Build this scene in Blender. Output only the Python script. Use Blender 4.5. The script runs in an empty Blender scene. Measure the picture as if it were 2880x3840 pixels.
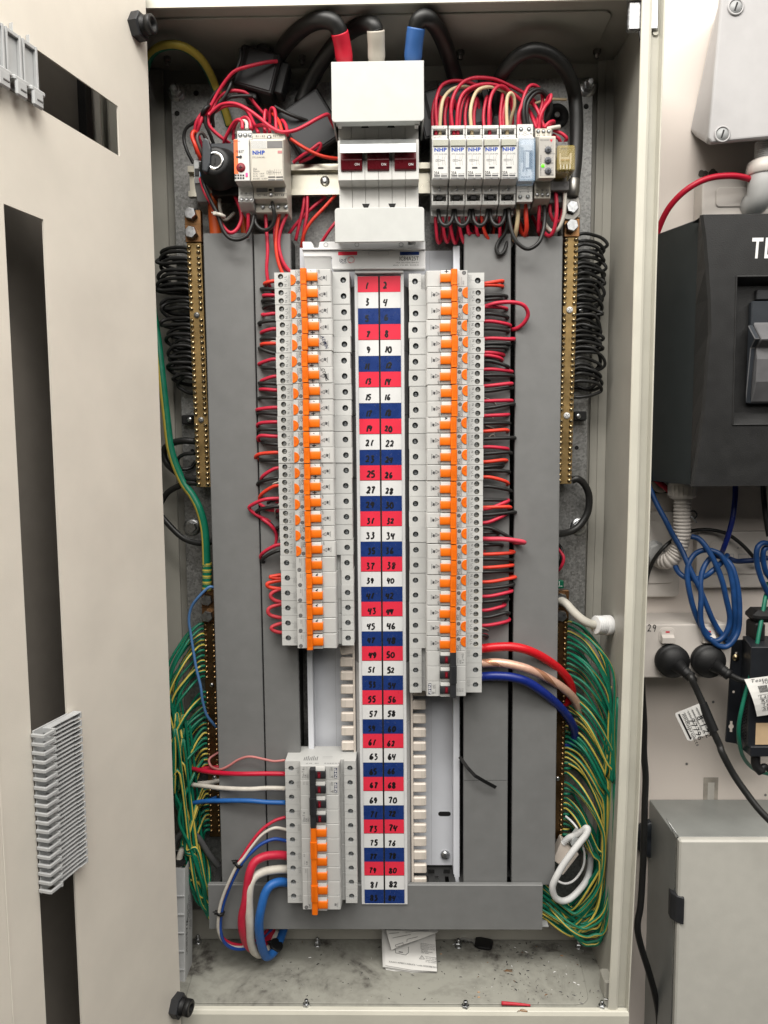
import bpy, bmesh, math, random
from mathutils import Vector, Matrix
random.seed(7)
sc = bpy.context.scene
COL = sc.collection
MM = 0.001
# ------------------------------------------------------------------ camera
F_PX, PITCH, YAW, ROLL = 2823.55, math.radians(5.1436), math.radians(-1.0), math.radians(-.4923)
CAM = Vector((18.83, -881.37, -191.61))            # millimetres
FW = Vector((math.sin(YAW)*math.cos(PITCH), math.cos(YAW)*math.cos(PITCH), -math.sin(PITCH)))
_r = Vector((math.cos(YAW), -math.sin(YAW), 0)); _u = _r.cross(FW)
RT = math.cos(ROLL)*_r + math.sin(ROLL)*_u
UP = -math.sin(ROLL)*_r + math.cos(ROLL)*_u
cam = bpy.data.cameras.new('camera'); camo = bpy.data.objects.new('camera', cam); COL.objects.link(camo)
camo.matrix_world = Matrix(((RT.x, UP.x, -FW.x, CAM.x*MM), (RT.y, UP.y, -FW.y, CAM.y*MM), (RT.z, UP.z, -FW.z, CAM.z*MM), (0, 0, 0, 1)))
cam.sensor_fit = 'VERTICAL'; cam.sensor_height = 24; cam.lens = F_PX/3840*24
cam.clip_start = 0.02; cam.clip_end = 50
sc.camera = camo
# ------------------------------------------------------------------ room light
world = bpy.data.worlds.new('World'); sc.world = world; world.use_nodes = True
bg = world.node_tree.nodes['Background']
bg.inputs[0].default_value = (1.0, .965, .91, 1); bg.inputs[1].default_value = .018
def area(name, loc, target, sx, sy, power, col):
    l = bpy.data.lights.new(name, 'AREA'); l.shape = 'RECTANGLE'; l.size = sx; l.size_y = sy; l.energy = power; l.color = col
    o = bpy.data.objects.new(name, l); COL.objects.link(o); o.location = loc
    o.rotation_euler = (Vector(target)-Vector(loc)).to_track_quat('-Z', 'Y').to_euler()
    return o
area('ceiling_fluorescent_light', (-.15, -.78, .95), (0, -.1, -.3), 1.1, .3, 11, (1.0, .965, .91))
area('bright_room_ceiling', (.45, -2.0, 1.2), (.45, -2.0, 0), 3.2, 3.6, 92, (1.0, .965, .91))
sc.view_settings.view_transform = 'Standard'; sc.view_settings.look = 'None'
sc.view_settings.exposure = 0.42; sc.view_settings.gamma = 1; sc.view_settings.use_curve_mapping = False
sc.render.film_transparent = False
sc.cycles.max_bounces = 6; sc.cycles.diffuse_bounces = 1
# ------------------------------------------------------------------ pixel -> place (measuring frames over the photograph)
CR = {'F': (680, 440, 3.770), 'G': (1220, 420, 4.1475), 'H': (1600, 420, 5.184), 'I': (1880, 420, 5.184), 'J': (720, 140, 2.9625),
      'K': (960, 980, 4.1475), 'L': (1520, 980, 3.77), 'M': (1000, 2040, 4.1475), 'N': (1520, 2380, 4.879), 'O': (1040, 2760, 4.879),
      'P': (1040, 3060, 4.879), 'Q': (1080, 880, 2.592), 'R': (0, 2640, 4.879), 'S': (0, 60, 6.146), 'T': (2560, 2200, 2.909)}
for _c, _x in zip('ABCDE', (0, 540, 1080, 1560, 2160)):
    for _i, _y in enumerate((0, 900, 1860, 2820)):
        CR[_c+str(_i)] = (_x, _y, 2.168 if _i == 3 else 2.304)
def ray(k, x, y):
    ox, oy, s = CR[k]
    return FW*F_PX + RT*(ox+x/s-1440) + UP*(1920-oy-y/s)
def pt(k, x, y, Y):
    d = ray(k, x, y); return CAM + d*((Y-CAM.y)/d.y)
def px(k, x, y, Y): return pt(k, x, y, Y).x
def pz(k, x, y, Y): return pt(k, x, y, Y).z
def ptz(k, x, y, Z):
    d = ray(k, x, y); return CAM + d*((Z-CAM.z)/d.z)
def scale_at(k, x, y, Y):                          # frame pixels per mm
    p = pt(k, x, y, Y); return CR[k][2]*F_PX/((p-CAM).dot(FW))
# ------------------------------------------------------------------ materials
MATS = {}
def lin(c):
    return tuple((v/12.92 if v <= .04045 else ((v+.055)/1.055)**2.4) for v in c)
def mat(name, col, rough=.5, metal=0., var=.06, vscale=60., bump=0., bscale=400., spec=.5, coat=0., emit=None, estr=0., trans=0., ior=1.45, var2=0., v2scale=8., tint=0.):
    if name in MATS: return MATS[name]
    m = bpy.data.materials.new(name); m.use_nodes = True
    nt = m.node_tree; b = nt.nodes['Principled BSDF']
    b.inputs['Roughness'].default_value = rough; b.inputs['Metallic'].default_value = metal
    b.inputs['Specular IOR Level'].default_value = spec; b.inputs['Coat Weight'].default_value = coat
    b.inputs['IOR'].default_value = ior; b.inputs['Transmission Weight'].default_value = trans
    geo = nt.nodes.new('ShaderNodeNewGeometry')
    c = (*col, 1)
    out = None
    if var or var2:
        n = nt.nodes.new('ShaderNodeTexNoise'); n.inputs['Scale'].default_value = vscale; n.inputs['Detail'].default_value = 4
        nt.links.new(geo.outputs['Position'], n.inputs['Vector'])
        r = nt.nodes.new('ShaderNodeMapRange'); r.inputs[1].default_value = .3; r.inputs[2].default_value = .7
        r.inputs[3].default_value = 1-var; r.inputs[4].default_value = 1+var
        nt.links.new(n.outputs['Fac'], r.inputs[0])
        fac = r.outputs[0]
        if var2:
            n2 = nt.nodes.new('ShaderNodeTexNoise'); n2.inputs['Scale'].default_value = v2scale; n2.inputs['Detail'].default_value = 6; n2.inputs['Roughness'].default_value = .65
            nt.links.new(geo.outputs['Position'], n2.inputs['Vector'])
            r2 = nt.nodes.new('ShaderNodeMapRange'); r2.inputs[1].default_value = .3; r2.inputs[2].default_value = .7
            r2.inputs[3].default_value = 1-var2; r2.inputs[4].default_value = 1+var2*.5
            nt.links.new(n2.outputs['Fac'], r2.inputs[0])
            mm_ = nt.nodes.new('ShaderNodeMath'); mm_.operation = 'MULTIPLY'
            nt.links.new(fac, mm_.inputs[0]); nt.links.new(r2.outputs[0], mm_.inputs[1]); fac = mm_.outputs[0]
        x = nt.nodes.new('ShaderNodeVectorMath'); x.operation = 'SCALE'; x.inputs[0].default_value = col
        nt.links.new(fac, x.inputs['Scale']); nt.links.new(x.outputs[0], b.inputs['Base Color'])
        rr = nt.nodes.new('ShaderNodeMapRange'); rr.inputs[3].default_value = max(0, rough-.08); rr.inputs[4].default_value = min(1, rough+.08)
        nt.links.new(n.outputs['Fac'], rr.inputs[0]); nt.links.new(rr.outputs[0], b.inputs['Roughness'])
    else: b.inputs['Base Color'].default_value = c
    if bump:
        nb = nt.nodes.new('ShaderNodeTexNoise'); nb.inputs['Scale'].default_value = bscale; nb.inputs['Detail'].default_value = 3
        nt.links.new(geo.outputs['Position'], nb.inputs['Vector'])
        bp = nt.nodes.new('ShaderNodeBump'); bp.inputs['Strength'].default_value = bump; bp.inputs['Distance'].default_value = .0006
        nt.links.new(nb.outputs['Fac'], bp.inputs['Height']); nt.links.new(bp.outputs[0], b.inputs['Normal'])
    if emit: b.inputs['Emission Color'].default_value = (*emit, 1); b.inputs['Emission Strength'].default_value = estr
    if tint:
        oi = nt.nodes.new('ShaderNodeObjectInfo'); mr = nt.nodes.new('ShaderNodeMapRange'); mr.inputs[3].default_value = 1-tint; mr.inputs[4].default_value = 1+tint*.6
        nt.links.new(oi.outputs['Random'], mr.inputs[0]); lk = b.inputs['Base Color'].links[0].from_socket
        x2 = nt.nodes.new('ShaderNodeVectorMath'); x2.operation = 'SCALE'; nt.links.new(lk, x2.inputs[0]); nt.links.new(mr.outputs[0], x2.inputs['Scale']); nt.links.new(x2.outputs[0], b.inputs['Base Color'])
    MATS[name] = m
    return m
PLW = mat('breaker_plastic', (.62, .62, .6), .42, var=.05, vscale=35, bump=.08, bscale=1500, var2=.07, v2scale=18, tint=.07)
PLW2 = mat('device_white_plastic', (.66, .655, .63), .4, var=.04, bump=.06, bscale=1500, var2=.05, v2scale=22)
PLC = mat('device_cream_plastic', (.6, .565, .49), .45, var=.04, bump=.06, bscale=1500, var2=.06, v2scale=22)
COVER = mat('cover_white_plastic', (.56, .57, .55), .5, var=.02, bump=.1, bscale=2200, var2=.04, v2scale=15)
STRIPW = mat('strip_white_plastic', (.76, .76, .76), .35, var=.03, var2=.04, v2scale=14)
LABW = mat('label_white', (.8, .8, .795), .32, var=.02, var2=.03, v2scale=20)
LABR = mat('label_red', (.85, .04, .078), .3, var=.03, var2=.05, v2scale=20)
LABB = mat('label_navy', (.015, .042, .19), .28, var=.12, vscale=90, var2=.1, v2scale=25)
ORG = mat('toggle_orange', (.95, .19, .008), .35, var=.04, var2=.06, v2scale=30, tint=.06)
BLK = mat('black_plastic', (.009, .009, .0095), .5, var=.15)
BLKM = mat('black_matt', (.006, .006, .006), .7, var=0)
DGREY = mat('dark_grey_plastic', (.026, .027, .03), .48, var=.1, bump=.08, bscale=1200)
SLATE = mat('slate_plastic', (.03, .035, .042), .4, var=.08)
MGREY = mat('mid_grey_plastic', (.16, .155, .155), .5, var=.08)
LGREY = mat('light_grey_plastic', (.42, .43, .43), .45, var=.05)
DUCT = mat('duct_grey_pvc', (.205, .207, .205), .42, var=.04, bump=.05, bscale=900, var2=.06, v2scale=9)
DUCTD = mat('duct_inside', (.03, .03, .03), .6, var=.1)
INK = mat('black_ink', (.008, .008, .009), .45, var=0)
GINK = mat('grey_print', (.05, .05, .055), .6, var=0)
LINK = mat('light_grey_print', (.2, .2, .2), .6, var=0)
BINK = mat('blue_print', (.008, .06, .36), .5, var=0)
NINK = mat('navy_print', (.01, .016, .07), .5, var=0)
RINK = mat('red_print', (.7, .03, .06), .5, var=0)
WINK = mat('white_print', (.85, .85, .84), .5, var=0)
PAINT = mat('beige_powder_coat', (.84, .785, .69), .45, var=.03, vscale=14, bump=.14, bscale=900, var2=.06, v2scale=3.5)
CAB = mat('cabinet_grey_beige_paint', (.43, .415, .365), .4, var=.05, vscale=30, bump=.12, bscale=900, var2=.08, v2scale=6)
LIP = mat('cabinet_flange_paint', (.66, .64, .55), .32, var=.04, vscale=30, bump=.12, bscale=700, var2=.05, v2scale=6)
BOLT = mat('zinc_steel', (.55, .56, .57), .3, 1, var=.2, vscale=250)
DBOLT = mat('dull_steel', (.26, .25, .24), .4, 1, var=.2, vscale=250)
CHROME = mat('chrome', (.75, .76, .78), .12, 1, var=.05)
SCR = mat('terminal_screw_steel', (.4, .42, .43), .35, .8, var=.35, vscale=500)
BRASS = mat('brass_bar', (.42, .285, .12), .46, .8, var=.2, vscale=70, var2=.25, v2scale=25)
BRASSD = mat('aged_brass_bar', (.2, .12, .055), .45, 1, var=.25, vscale=70, var2=.3, v2scale=25)
BSCREW = mat('brass_screw', (.5, .4, .24), .3, 1, var=.2, vscale=400)
COPPER = mat('copper_strap', (.3, .16, .075), .45, 1, var=.25, vscale=90, var2=.2)
RAILM = mat('zinc_rail', (.66, .63, .53), .3, 1, var=.08, vscale=40, var2=.1)
STEEL = mat('bare_steel_plate', (.42, .43, .43), .38, 1, var=.12, vscale=40)
W_RED = mat('wire_red', (.58, .022, .055), .42, var=.07, vscale=200)
W_SCAR = mat('wire_scarlet', (.75, .05, .025), .42, var=.07, vscale=200)
W_BLK = mat('wire_black', (.016, .016, .0155), .42, var=.12, vscale=200)
W_WHT = mat('wire_white', (.66, .62, .55), .45, var=.1, vscale=90)
W_CRM = mat('wire_cream', (.7, .56, .34), .45, var=.06, vscale=90)
W_BLU = mat('wire_blue', (.022, .13, .42), .42, var=.1, vscale=90)
W_NAVY = mat('wire_navy', (.01, .025, .2), .3, var=.1, vscale=90)
W_LBL = mat('wire_light_blue', (.1, .23, .48), .45, var=.06)
W_ORG = mat('wire_orange', (.75, .11, .015), .45, var=.06)
W_PINK = mat('wire_faded_pink', (.55, .2, .19), .5, var=.08)
W_GRN = mat('wire_green', (.006, .17, .095), .4, var=.12, vscale=120)
W_YEL = mat('wire_yellow', (.62, .48, .08), .42, var=.1, vscale=120)
W_GRY = mat('wire_grey', (.13, .13, .13), .45, var=.08)
W_NET = mat('cable_blue_dusty', (.011, .055, .18), .38, var=.25, vscale=60, var2=.25, v2scale=16)
W_GCB = mat('cable_green', (.012, .17, .105), .4, var=.1)
S_RED = mat('sleeve_red', (.72, .022, .05), .42, var=.05); S_WHT = mat('sleeve_white', (.62, .57, .49), .45, var=.05); S_BLU = mat('sleeve_blue', (.05, .15, .42), .42, var=.06)
W_COP = mat('cable_copper_clear', (.78, .48, .36), .3, .25, var=.08, vscale=200)
CREAM = mat('cream_plastic', (.76, .68, .60), .42, var=.04, var2=.05, v2scale=25)
MAROON = mat('maroon_toggle', (.125, .008, .014), .28, var=.06)
PAPER = mat('paper', (.7, .69, .66), .7, var=.05, bump=.1, bscale=300)
PANW = mat('pan_white_paint', (.76, .78, .83), .33, var=.04, vscale=20, bump=.15, bscale=140)
# ------------------------------------------------------------------ special materials
def galvanised():
    m = mat('galvanised_steel', (.3, .3, .3), .42, 1, var=0)
    nt = m.node_tree; b = nt.nodes['Principled BSDF']; geo = [n for n in nt.nodes if n.type == 'NEW_GEOMETRY'][0]
    v = nt.nodes.new('ShaderNodeTexVoronoi'); v.inputs['Scale'].default_value = 420
    n = nt.nodes.new('ShaderNodeTexNoise'); n.inputs['Scale'].default_value = 480; n.inputs['Detail'].default_value = 5; n.inputs['Roughness'].default_value = .7
    nt.links.new(geo.outputs['Position'], v.inputs['Vector']); nt.links.new(geo.outputs['Position'], n.inputs['Vector'])
    mx = nt.nodes.new('ShaderNodeMix'); mx.data_type = 'FLOAT'; mx.inputs[0].default_value = .6
    sep = nt.nodes.new('ShaderNodeSeparateColor'); nt.links.new(v.outputs['Color'], sep.inputs[0])
    nt.links.new(sep.outputs[0], mx.inputs[2]); nt.links.new(n.outputs['Fac'], mx.inputs[3])
    cr = nt.nodes.new('ShaderNodeValToRGB'); cr.color_ramp.elements[0].position = .2; cr.color_ramp.elements[0].color = (.2, .2, .195, 1)
    cr.color_ramp.elements[1].position = .8; cr.color_ramp.elements[1].color = (.44, .44, .43, 1)
    nt.links.new(mx.outputs[0], cr.inputs[0]); nt.links.new(cr.outputs[0], b.inputs['Base Color'])
    r = nt.nodes.new('ShaderNodeMapRange'); r.inputs[3].default_value = .34; r.inputs[4].default_value = .62
    nt.links.new(mx.outputs[0], r.inputs[0]); nt.links.new(r.outputs[0], b.inputs['Roughness'])
    b.inputs['Metallic'].default_value = .75
    return m
GALV = galvanised()
def dirty(name, base, dirt, lo, hi, rough, scale):
    m = mat(name, base, rough, 0, var=0)
    nt = m.node_tree; b = nt.nodes['Principled BSDF']; geo = [n for n in nt.nodes if n.type == 'NEW_GEOMETRY'][0]
    n = nt.nodes.new('ShaderNodeTexNoise'); n.inputs['Scale'].default_value = scale; n.inputs['Detail'].default_value = 8; n.inputs['Roughness'].default_value = .68; n.inputs['Distortion'].default_value = .6
    n2 = nt.nodes.new('ShaderNodeTexNoise'); n2.inputs['Scale'].default_value = scale*9; n2.inputs['Detail'].default_value = 4
    for q in (n, n2): nt.links.new(geo.outputs['Position'], q.inputs['Vector'])
    cr = nt.nodes.new('ShaderNodeValToRGB')
    cr.color_ramp.elements[0].position = lo; cr.color_ramp.elements[0].color = (*base, 1)
    cr.color_ramp.elements[1].position = hi; cr.color_ramp.elements[1].color = (*dirt, 1)
    e = cr.color_ramp.elements.new((lo+hi)/2); e.color = tuple(.72*a+.28*d for a, d in zip(base, dirt))+(1,)
    ad = nt.nodes.new('ShaderNodeMath'); ad.operation = 'MULTIPLY_ADD'; ad.inputs[1].default_value = .22
    nt.links.new(n2.outputs['Fac'], ad.inputs[0])
    sb = nt.nodes.new('ShaderNodeMath'); sb.operation = 'SUBTRACT'; sb.inputs[1].default_value = .11
    nt.links.new(n.outputs['Fac'], sb.inputs[0]); nt.links.new(sb.outputs[0], ad.inputs[2])
    nt.links.new(ad.outputs[0], cr.inputs[0]); nt.links.new(cr.outputs[0], b.inputs['Base Color'])
    return m
FLOORP = dirty('dusty_cabinet_floor', (.36, .355, .31), (.075, .068, .06), .44, .68, .55, 12)
WALLM = dirty('cream_wall_paint', (.83, .745, .675), (.62, .55, .48), .58, .85, .7, 7)
def clear(name, col, rough, alpha):
    m = mat(name, col, rough, 0, var=0); nt = m.node_tree; b = nt.nodes['Principled BSDF']
    b.inputs['Alpha'].default_value = alpha; b.inputs['Coat Weight'].default_value = .5
    return m
BLUEGL = clear('clear_blue_cover', (.3, .48, .7), .1, .2)
YELGL = clear('clear_amber_cover', (.5, .38, .1), .12, .42)
# ------------------------------------------------------------------ mesh builder (all numbers in mm)
def catmull(pts, n=6):
    P = [Vector(p) for p in pts]
    if len(P) < 3:
        return [P[0].lerp(P[-1], i/n) for i in range(n+1)]
    out = []
    Q = [P[0]*2-P[1]]+P+[P[-1]*2-P[-2]]
    for i in range(1, len(Q)-2):
        a, b, c, d = Q[i-1:i+3]
        for j in range(n):
            t = j/n
            out.append(.5*((2*b)+(c-a)*t+(2*a-5*b+4*c-d)*t*t+(3*b-a-3*c+d)*t*t*t))
    out.append(P[-1])
    return out
GLY = {}
def make_glyphs():
    chars = [c for c in map(chr, range(33, 127))]
    obs = []
    for bold in (0, 1, 2):
        for ch in chars:
            cu = bpy.data.curves.new('glyph', 'FONT'); cu.body = ch; cu.resolution_u = 2; cu.fill_mode = 'FRONT'
            cu.offset = (0, .022, .05)[bold]
            o = bpy.data.objects.new('glyph', cu); COL.objects.link(o); obs.append((bold, ch, o, cu))
    bpy.context.view_layer.update(); dg = bpy.context.evaluated_depsgraph_get()
    for bold, ch, o, cu in obs:
        me = bpy.data.meshes.new_from_object(o.evaluated_get(dg))
        v = [(q.co.x, q.co.y) for q in me.vertices]; f = [tuple(p.vertices) for p in me.polygons]
        w = max((q[0] for q in v), default=.3)
        GLY[bold, ch] = (v, f, w); bpy.data.meshes.remove(me)
    for bold, ch, o, cu in obs: bpy.data.objects.remove(o); bpy.data.curves.remove(cu)
make_glyphs()
class MB:
    def __init__(s): s.v = []; s.f = []; s.m = []; s.s = []; s.mats = []; s.dec = []; s.solid = None
    def mi(s, m):
        if m not in s.mats: s.mats.append(m)
        return s.mats.index(m)
    def add(s, vs, fs, m, smooth=False, decal=False):
        b = len(s.v); s.v += [tuple(q) for q in vs]; k = s.mi(m)
        for f in fs:
            s.f.append(tuple(b+i for i in f)); s.m.append(k); s.s.append(smooth); s.dec.append(decal)
        return s
    def box(s, x0, x1, y0, y1, z0, z1, m, bev=0.):
        if x0 > x1: x0, x1 = x1, x0
        if y0 > y1: y0, y1 = y1, y0
        if z0 > z1: z0, z1 = z1, z0
        lo = (x0, y0, z0); hi = (x1, y1, z1)
        if not bev:
            vs = [(hi[0] if i & 1 else lo[0], hi[1] if i & 2 else lo[1], hi[2] if i & 4 else lo[2]) for i in range(8)]
            return s.add(vs, [(0, 4, 6, 2), (1, 3, 7, 5), (0, 1, 5, 4), (2, 6, 7, 3), (0, 2, 3, 1), (4, 5, 7, 6)], m)
        bev = min(bev, .49*min(hi[i]-lo[i] for i in range(3)))
        idx = {}; vs = []
        for i in range(8):
            sg = [(i >> a) & 1 for a in range(3)]
            for a in range(3):
                c = []
                for q in range(3):
                    e = hi[q] if sg[q] else lo[q]
                    if q != a: e += -bev if sg[q] else bev
                    c.append(e)
                idx[i, a] = len(vs); vs.append(c)
        fs = []
        for a in range(3):
            o = [q for q in range(3) if q != a]
            for sg in (0, 1):
                c = [(sg << a) | (p << o[0]) | (q << o[1]) for p, q in ((0, 0), (1, 0), (1, 1), (0, 1))]
                fs.append([idx[i, a] for i in c])
        for a in range(3):
            o = [q for q in range(3) if q != a]
            for p in (0, 1):
                for q in (0, 1):
                    i0 = (p << o[0]) | (q << o[1]); i1 = i0 | (1 << a)
                    fs.append([idx[i0, o[0]], idx[i0, o[1]], idx[i1, o[1]], idx[i1, o[0]]])
        for i in range(8): fs.append([idx[i, 0], idx[i, 1], idx[i, 2]])
        return s.add(vs, fs, m)
    def prism(s, poly, ax, a0, a1, m, smooth=False, caps=True):
        n = len(poly)
        def mk(p, a):
            return {'x': (a, p[0], p[1]), 'y': (p[0], a, p[1]), 'z': (p[0], p[1], a)}[ax]
        vs = [mk(p, a0) for p in poly]+[mk(p, a1) for p in poly]
        s.add(vs, [(i, (i+1) % n, n+(i+1) % n, n+i) for i in range(n)], m, smooth)
        if caps:
            s.add(vs[:n], [tuple(range(n))], m); s.add(vs[n:], [tuple(range(n))], m)
        return s
    def lathe(s, o, d, prof, m, n=16, smooth=True, up=None):
        o = Vector(o); d = Vector(d).normalized()
        a = d.orthogonal().normalized() if up is None else (Vector(up)-d*Vector(up).dot(d)).normalized(); b = d.cross(a)
        vs = []; fs = []
        for r, h in prof:
            for i in range(n):
                t = 2*math.pi*i/n; vs.append(o+d*h+(a*math.cos(t)+b*math.sin(t))*r)
        for j in range(len(prof)-1):
            for i in range(n): fs.append((j*n+i, j*n+(i+1) % n, (j+1)*n+(i+1) % n, (j+1)*n+i))
        s.add(vs, fs, m, smooth)
        if prof[0][0] > 1e-6: s.add(vs[:n], [tuple(range(n))], m)
        if prof[-1][0] > 1e-6: s.add(vs[-n:], [tuple(range(n))], m)
        return s
    def cyl(s, p0, p1, r, m, n=12, smooth=True):
        p0 = Vector(p0); p1 = Vector(p1); return s.lathe(p0, p1-p0, [(r, 0), (r, (p1-p0).length)], m, n, smooth)
    def tube(s, pts, r, m, n=8, seg=6, stripe=None, twist=0., caps=True, raw=False, phase=0., frac=.3):
        P = [Vector(p) for p in pts] if raw else catmull(pts, seg)
        N = len(P); T = [(P[min(i+1, N-1)]-P[max(i-1, 0)]).normalized() for i in range(N)]
        a = T[0].orthogonal().normalized(); vs = []
        rr = r if callable(r) else (lambda t: r)
        for i in range(N):
            a = (a-T[i]*a.dot(T[i]))
            a = a.normalized() if a.length > 1e-6 else T[i].orthogonal().normalized()
            b = T[i].cross(a)
            q = rr(i/(N-1))
            tw = twist*i+phase
            for k in range(n):
                t = 2*math.pi*k/n+tw; vs.append(P[i]+(a*math.cos(t)+b*math.sin(t))*q)
        f1 = []; f2 = []
        for i in range(N-1):
            for k in range(n):
                f = (i*n+k, i*n+(k+1) % n, (i+1)*n+(k+1) % n, (i+1)*n+k)
                (f2 if stripe and k < n*frac else f1).append(f)
        b = len(s.v); s.v += [tuple(q) for q in vs]
        for fs, mm_ in ((f1, m), (f2, stripe)):
            if fs:
                kx = s.mi(mm_)
                for f in fs: s.f.append(tuple(b+i for i in f)); s.m.append(kx); s.s.append(True); s.dec.append(True)
        if caps:
            kx = s.mi(m)
            for f in (tuple(b+i for i in range(n)), tuple(b+(N-1)*n+i for i in range(n))):
                s.f.append(f); s.m.append(kx); s.s.append(False); s.dec.append(True)
        return s
    def quad(s, a, b, c, d, m): return s.add([a, b, c, d], [(0, 1, 2, 3)], m, decal=True)
    def rect(s, x0, x1, z0, z1, y, m):             # flat print facing the viewer
        return s.add([(x0, y, z0), (x1, y, z0), (x1, y, z1), (x0, y, z1)], [(0, 1, 2, 3)], m, decal=True)
    def disc(s, x, z, y, r, m, n=14, a0=0., a1=2*math.pi):
        full = abs(a1-a0-2*math.pi) < 1e-6
        vs = [(x+r*math.cos(a0+(a1-a0)*i/n), y, z+r*math.sin(a0+(a1-a0)*i/n)) for i in range(n if full else n+1)]
        return s.add(vs, [tuple(range(len(vs)))], m, decal=True)
    def ring(s, x, z, y, r0, r1, m, n=16):
        vs = [(x+r*math.cos(2*math.pi*i/n), y, z+r*math.sin(2*math.pi*i/n)) for r in (r0, r1) for i in range(n)]
        return s.add(vs, [(i, (i+1) % n, n+(i+1) % n, n+i) for i in range(n)], m, decal=True)
    def line(s, x0, z0, x1, z1, y, w, m):
        d = Vector((x1-x0, z1-z0)); d.normalize(); nx, nz = -d.y*w/2, d.x*w/2
        return s.add([(x0+nx, y, z0+nz), (x1+nx, y, z1+nz), (x1-nx, y, z1-nz), (x0-nx, y, z0-nz)], [(0, 1, 2, 3)], m, decal=True)
    def outline(s, pts, y, w, m):
        for i in range(len(pts)):
            a = pts[i]; b = pts[(i+1) % len(pts)]; s.line(a[0], a[1], b[0], b[1], y, w, m); y -= .02
        return s
    def text(s, st, o, size, m, right=(1, 0, 0), up=(0, 0, 1), bold=0, align='l', shear=0., wid=1., gap=.07, fit=None):
        right = Vector(right); up = Vector(up); o = Vector(o); k = size/.69
        x = 0; pos = []
        for ch in st:
            if ch == ' ': x += .32; continue
            g = GLY[bold, ch]; pos.append((x, g)); x += g[2]+gap
        x -= gap
        if fit: wid = fit/(x*k)
        off = {'l': 0, 'c': -x/2, 'r': -x}[align]
        for p, (v, f, w) in pos:
            s.add([o+right*((q[0]+p+off+shear*q[1])*k*wid)+up*(q[1]*k) for q in v], f, m, decal=True)
        return s
    def ink(s, pts, y, t, m, right=Vector((1, 0, 0)), up=Vector((0, 0, 1)), o=Vector((0, 0, 0)), nrm=Vector((0, 1, 0)), seg=4):
        w = MB(); P = [Vector((p[0], 0, p[1])) for p in pts]
        w.tube(P, t/2, m, n=6, seg=seg)
        vs = [o+right*q[0]+up*q[2]+nrm*(y+q[1]*.12) for q in w.v]
        b = len(s.v); s.v += [tuple(q) for q in vs]; k = s.mi(m)
        for f in w.f: s.f.append(tuple(b+i for i in f)); s.m.append(k); s.s.append(False); s.dec.append(True)
        return s
    def holed(s, x0, x1, z0, z1, cx, cz, r, y, m, depth, wall, n=16, bottom=None):
        angs = [2*math.pi*i/n for i in range(n)]
        def edge(t):
            c, q = math.cos(t), math.sin(t); k = 1e9
            if c > 1e-9: k = min(k, (x1-cx)/c)
            if c < -1e-9: k = min(k, (x0-cx)/c)
            if q > 1e-9: k = min(k, (z1-cz)/q)
            if q < -1e-9: k = min(k, (z0-cz)/q)
            return cx+c*k, cz+q*k
        for cx_, cz_ in ((x0, z0), (x1, z0), (x1, z1), (x0, z1)): angs.append(math.atan2(cz_-cz, cx_-cx) % (2*math.pi))
        angs = sorted(set(round(a, 6) for a in angs)); n = len(angs)
        vs = [(cx+r*math.cos(t), y, cz+r*math.sin(t)) for t in angs]+[(edge(t)[0], y, edge(t)[1]) for t in angs]
        s.add(vs, [(i, (i+1) % n, n+(i+1) % n, n+i) for i in range(n)], m, decal=True)
        vs = [(cx+r*math.cos(t), y+q, cz+r*math.sin(t)) for q in (0, depth) for t in angs]
        s.add(vs, [(i, (i+1) % n, n+(i+1) % n, n+i) for i in range(n)], wall, True, decal=True)
        s.add(vs[n:], [tuple(range(n))], bottom or wall, decal=True)
        return s
    def plate(s, us, zs, hole, fn, t, m):          # sheet with rectangular openings; fn(u, z, d) -> point, d = 0 front .. 1 back
        nu, nz = len(us)-1, len(zs)-1
        full = lambda i, j: 0 <= i < nu and 0 <= j < nz and not hole((us[i]+us[i+1])/2, (zs[j]+zs[j+1])/2)
        for i in range(nu):
            for j in range(nz):
                if not full(i, j): continue
                a, b, c, d = us[i], us[i+1], zs[j], zs[j+1]
                for q in (0, 1): s.add([fn(a, c, q), fn(b, c, q), fn(b, d, q), fn(a, d, q)], [(0, 1, 2, 3)], m)
                for (p0, p1, ni, nj) in (((a, c), (a, d), i-1, j), ((b, c), (b, d), i+1, j), ((a, c), (b, c), i, j-1), ((a, d), (b, d), i, j+1)):
                    if not full(ni, nj): s.add([fn(*p0, 0), fn(*p1, 0), fn(*p1, 1), fn(*p0, 1)], [(0, 1, 2, 3)], m)
        return s
    def mesh(s, name, bevel=0., org=(0, 0, 0), segs=1):
        me = bpy.data.meshes.new(name); ox, oy, oz = org
        sv = [((x-ox)*MM, (y-oy)*MM, (z-oz)*MM) for x, y, z in s.v]
        me.from_pydata(sv, [], s.f)
        me.polygons.foreach_set('material_index', s.m); me.polygons.foreach_set('use_smooth', s.s)
        for m in s.mats: me.materials.append(m)
        bm = bmesh.new(); bm.from_mesh(me); bm.faces.ensure_lookup_table()
        sol = [f for f, d in zip(bm.faces, s.dec) if not d]
        if sol:
            if bevel:
                vv = list({v for f in sol for v in f.verts}); bmesh.ops.remove_doubles(bm, verts=vv, dist=1e-6)
                sol = [f for f in sol if f.is_valid]
            bmesh.ops.recalc_face_normals(bm, faces=sol)
            if bevel:
                es = [e for e in {e for f in sol for e in f.edges} if len(e.link_faces) == 2 and e.calc_face_angle(0) > .5]
                bmesh.ops.bevel(bm, geom=es, offset=bevel*MM, segments=segs, profile=.6, affect='EDGES', clamp_overlap=True)
        bm.to_mesh(me); bm.free(); me.validate()
        return me
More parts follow.
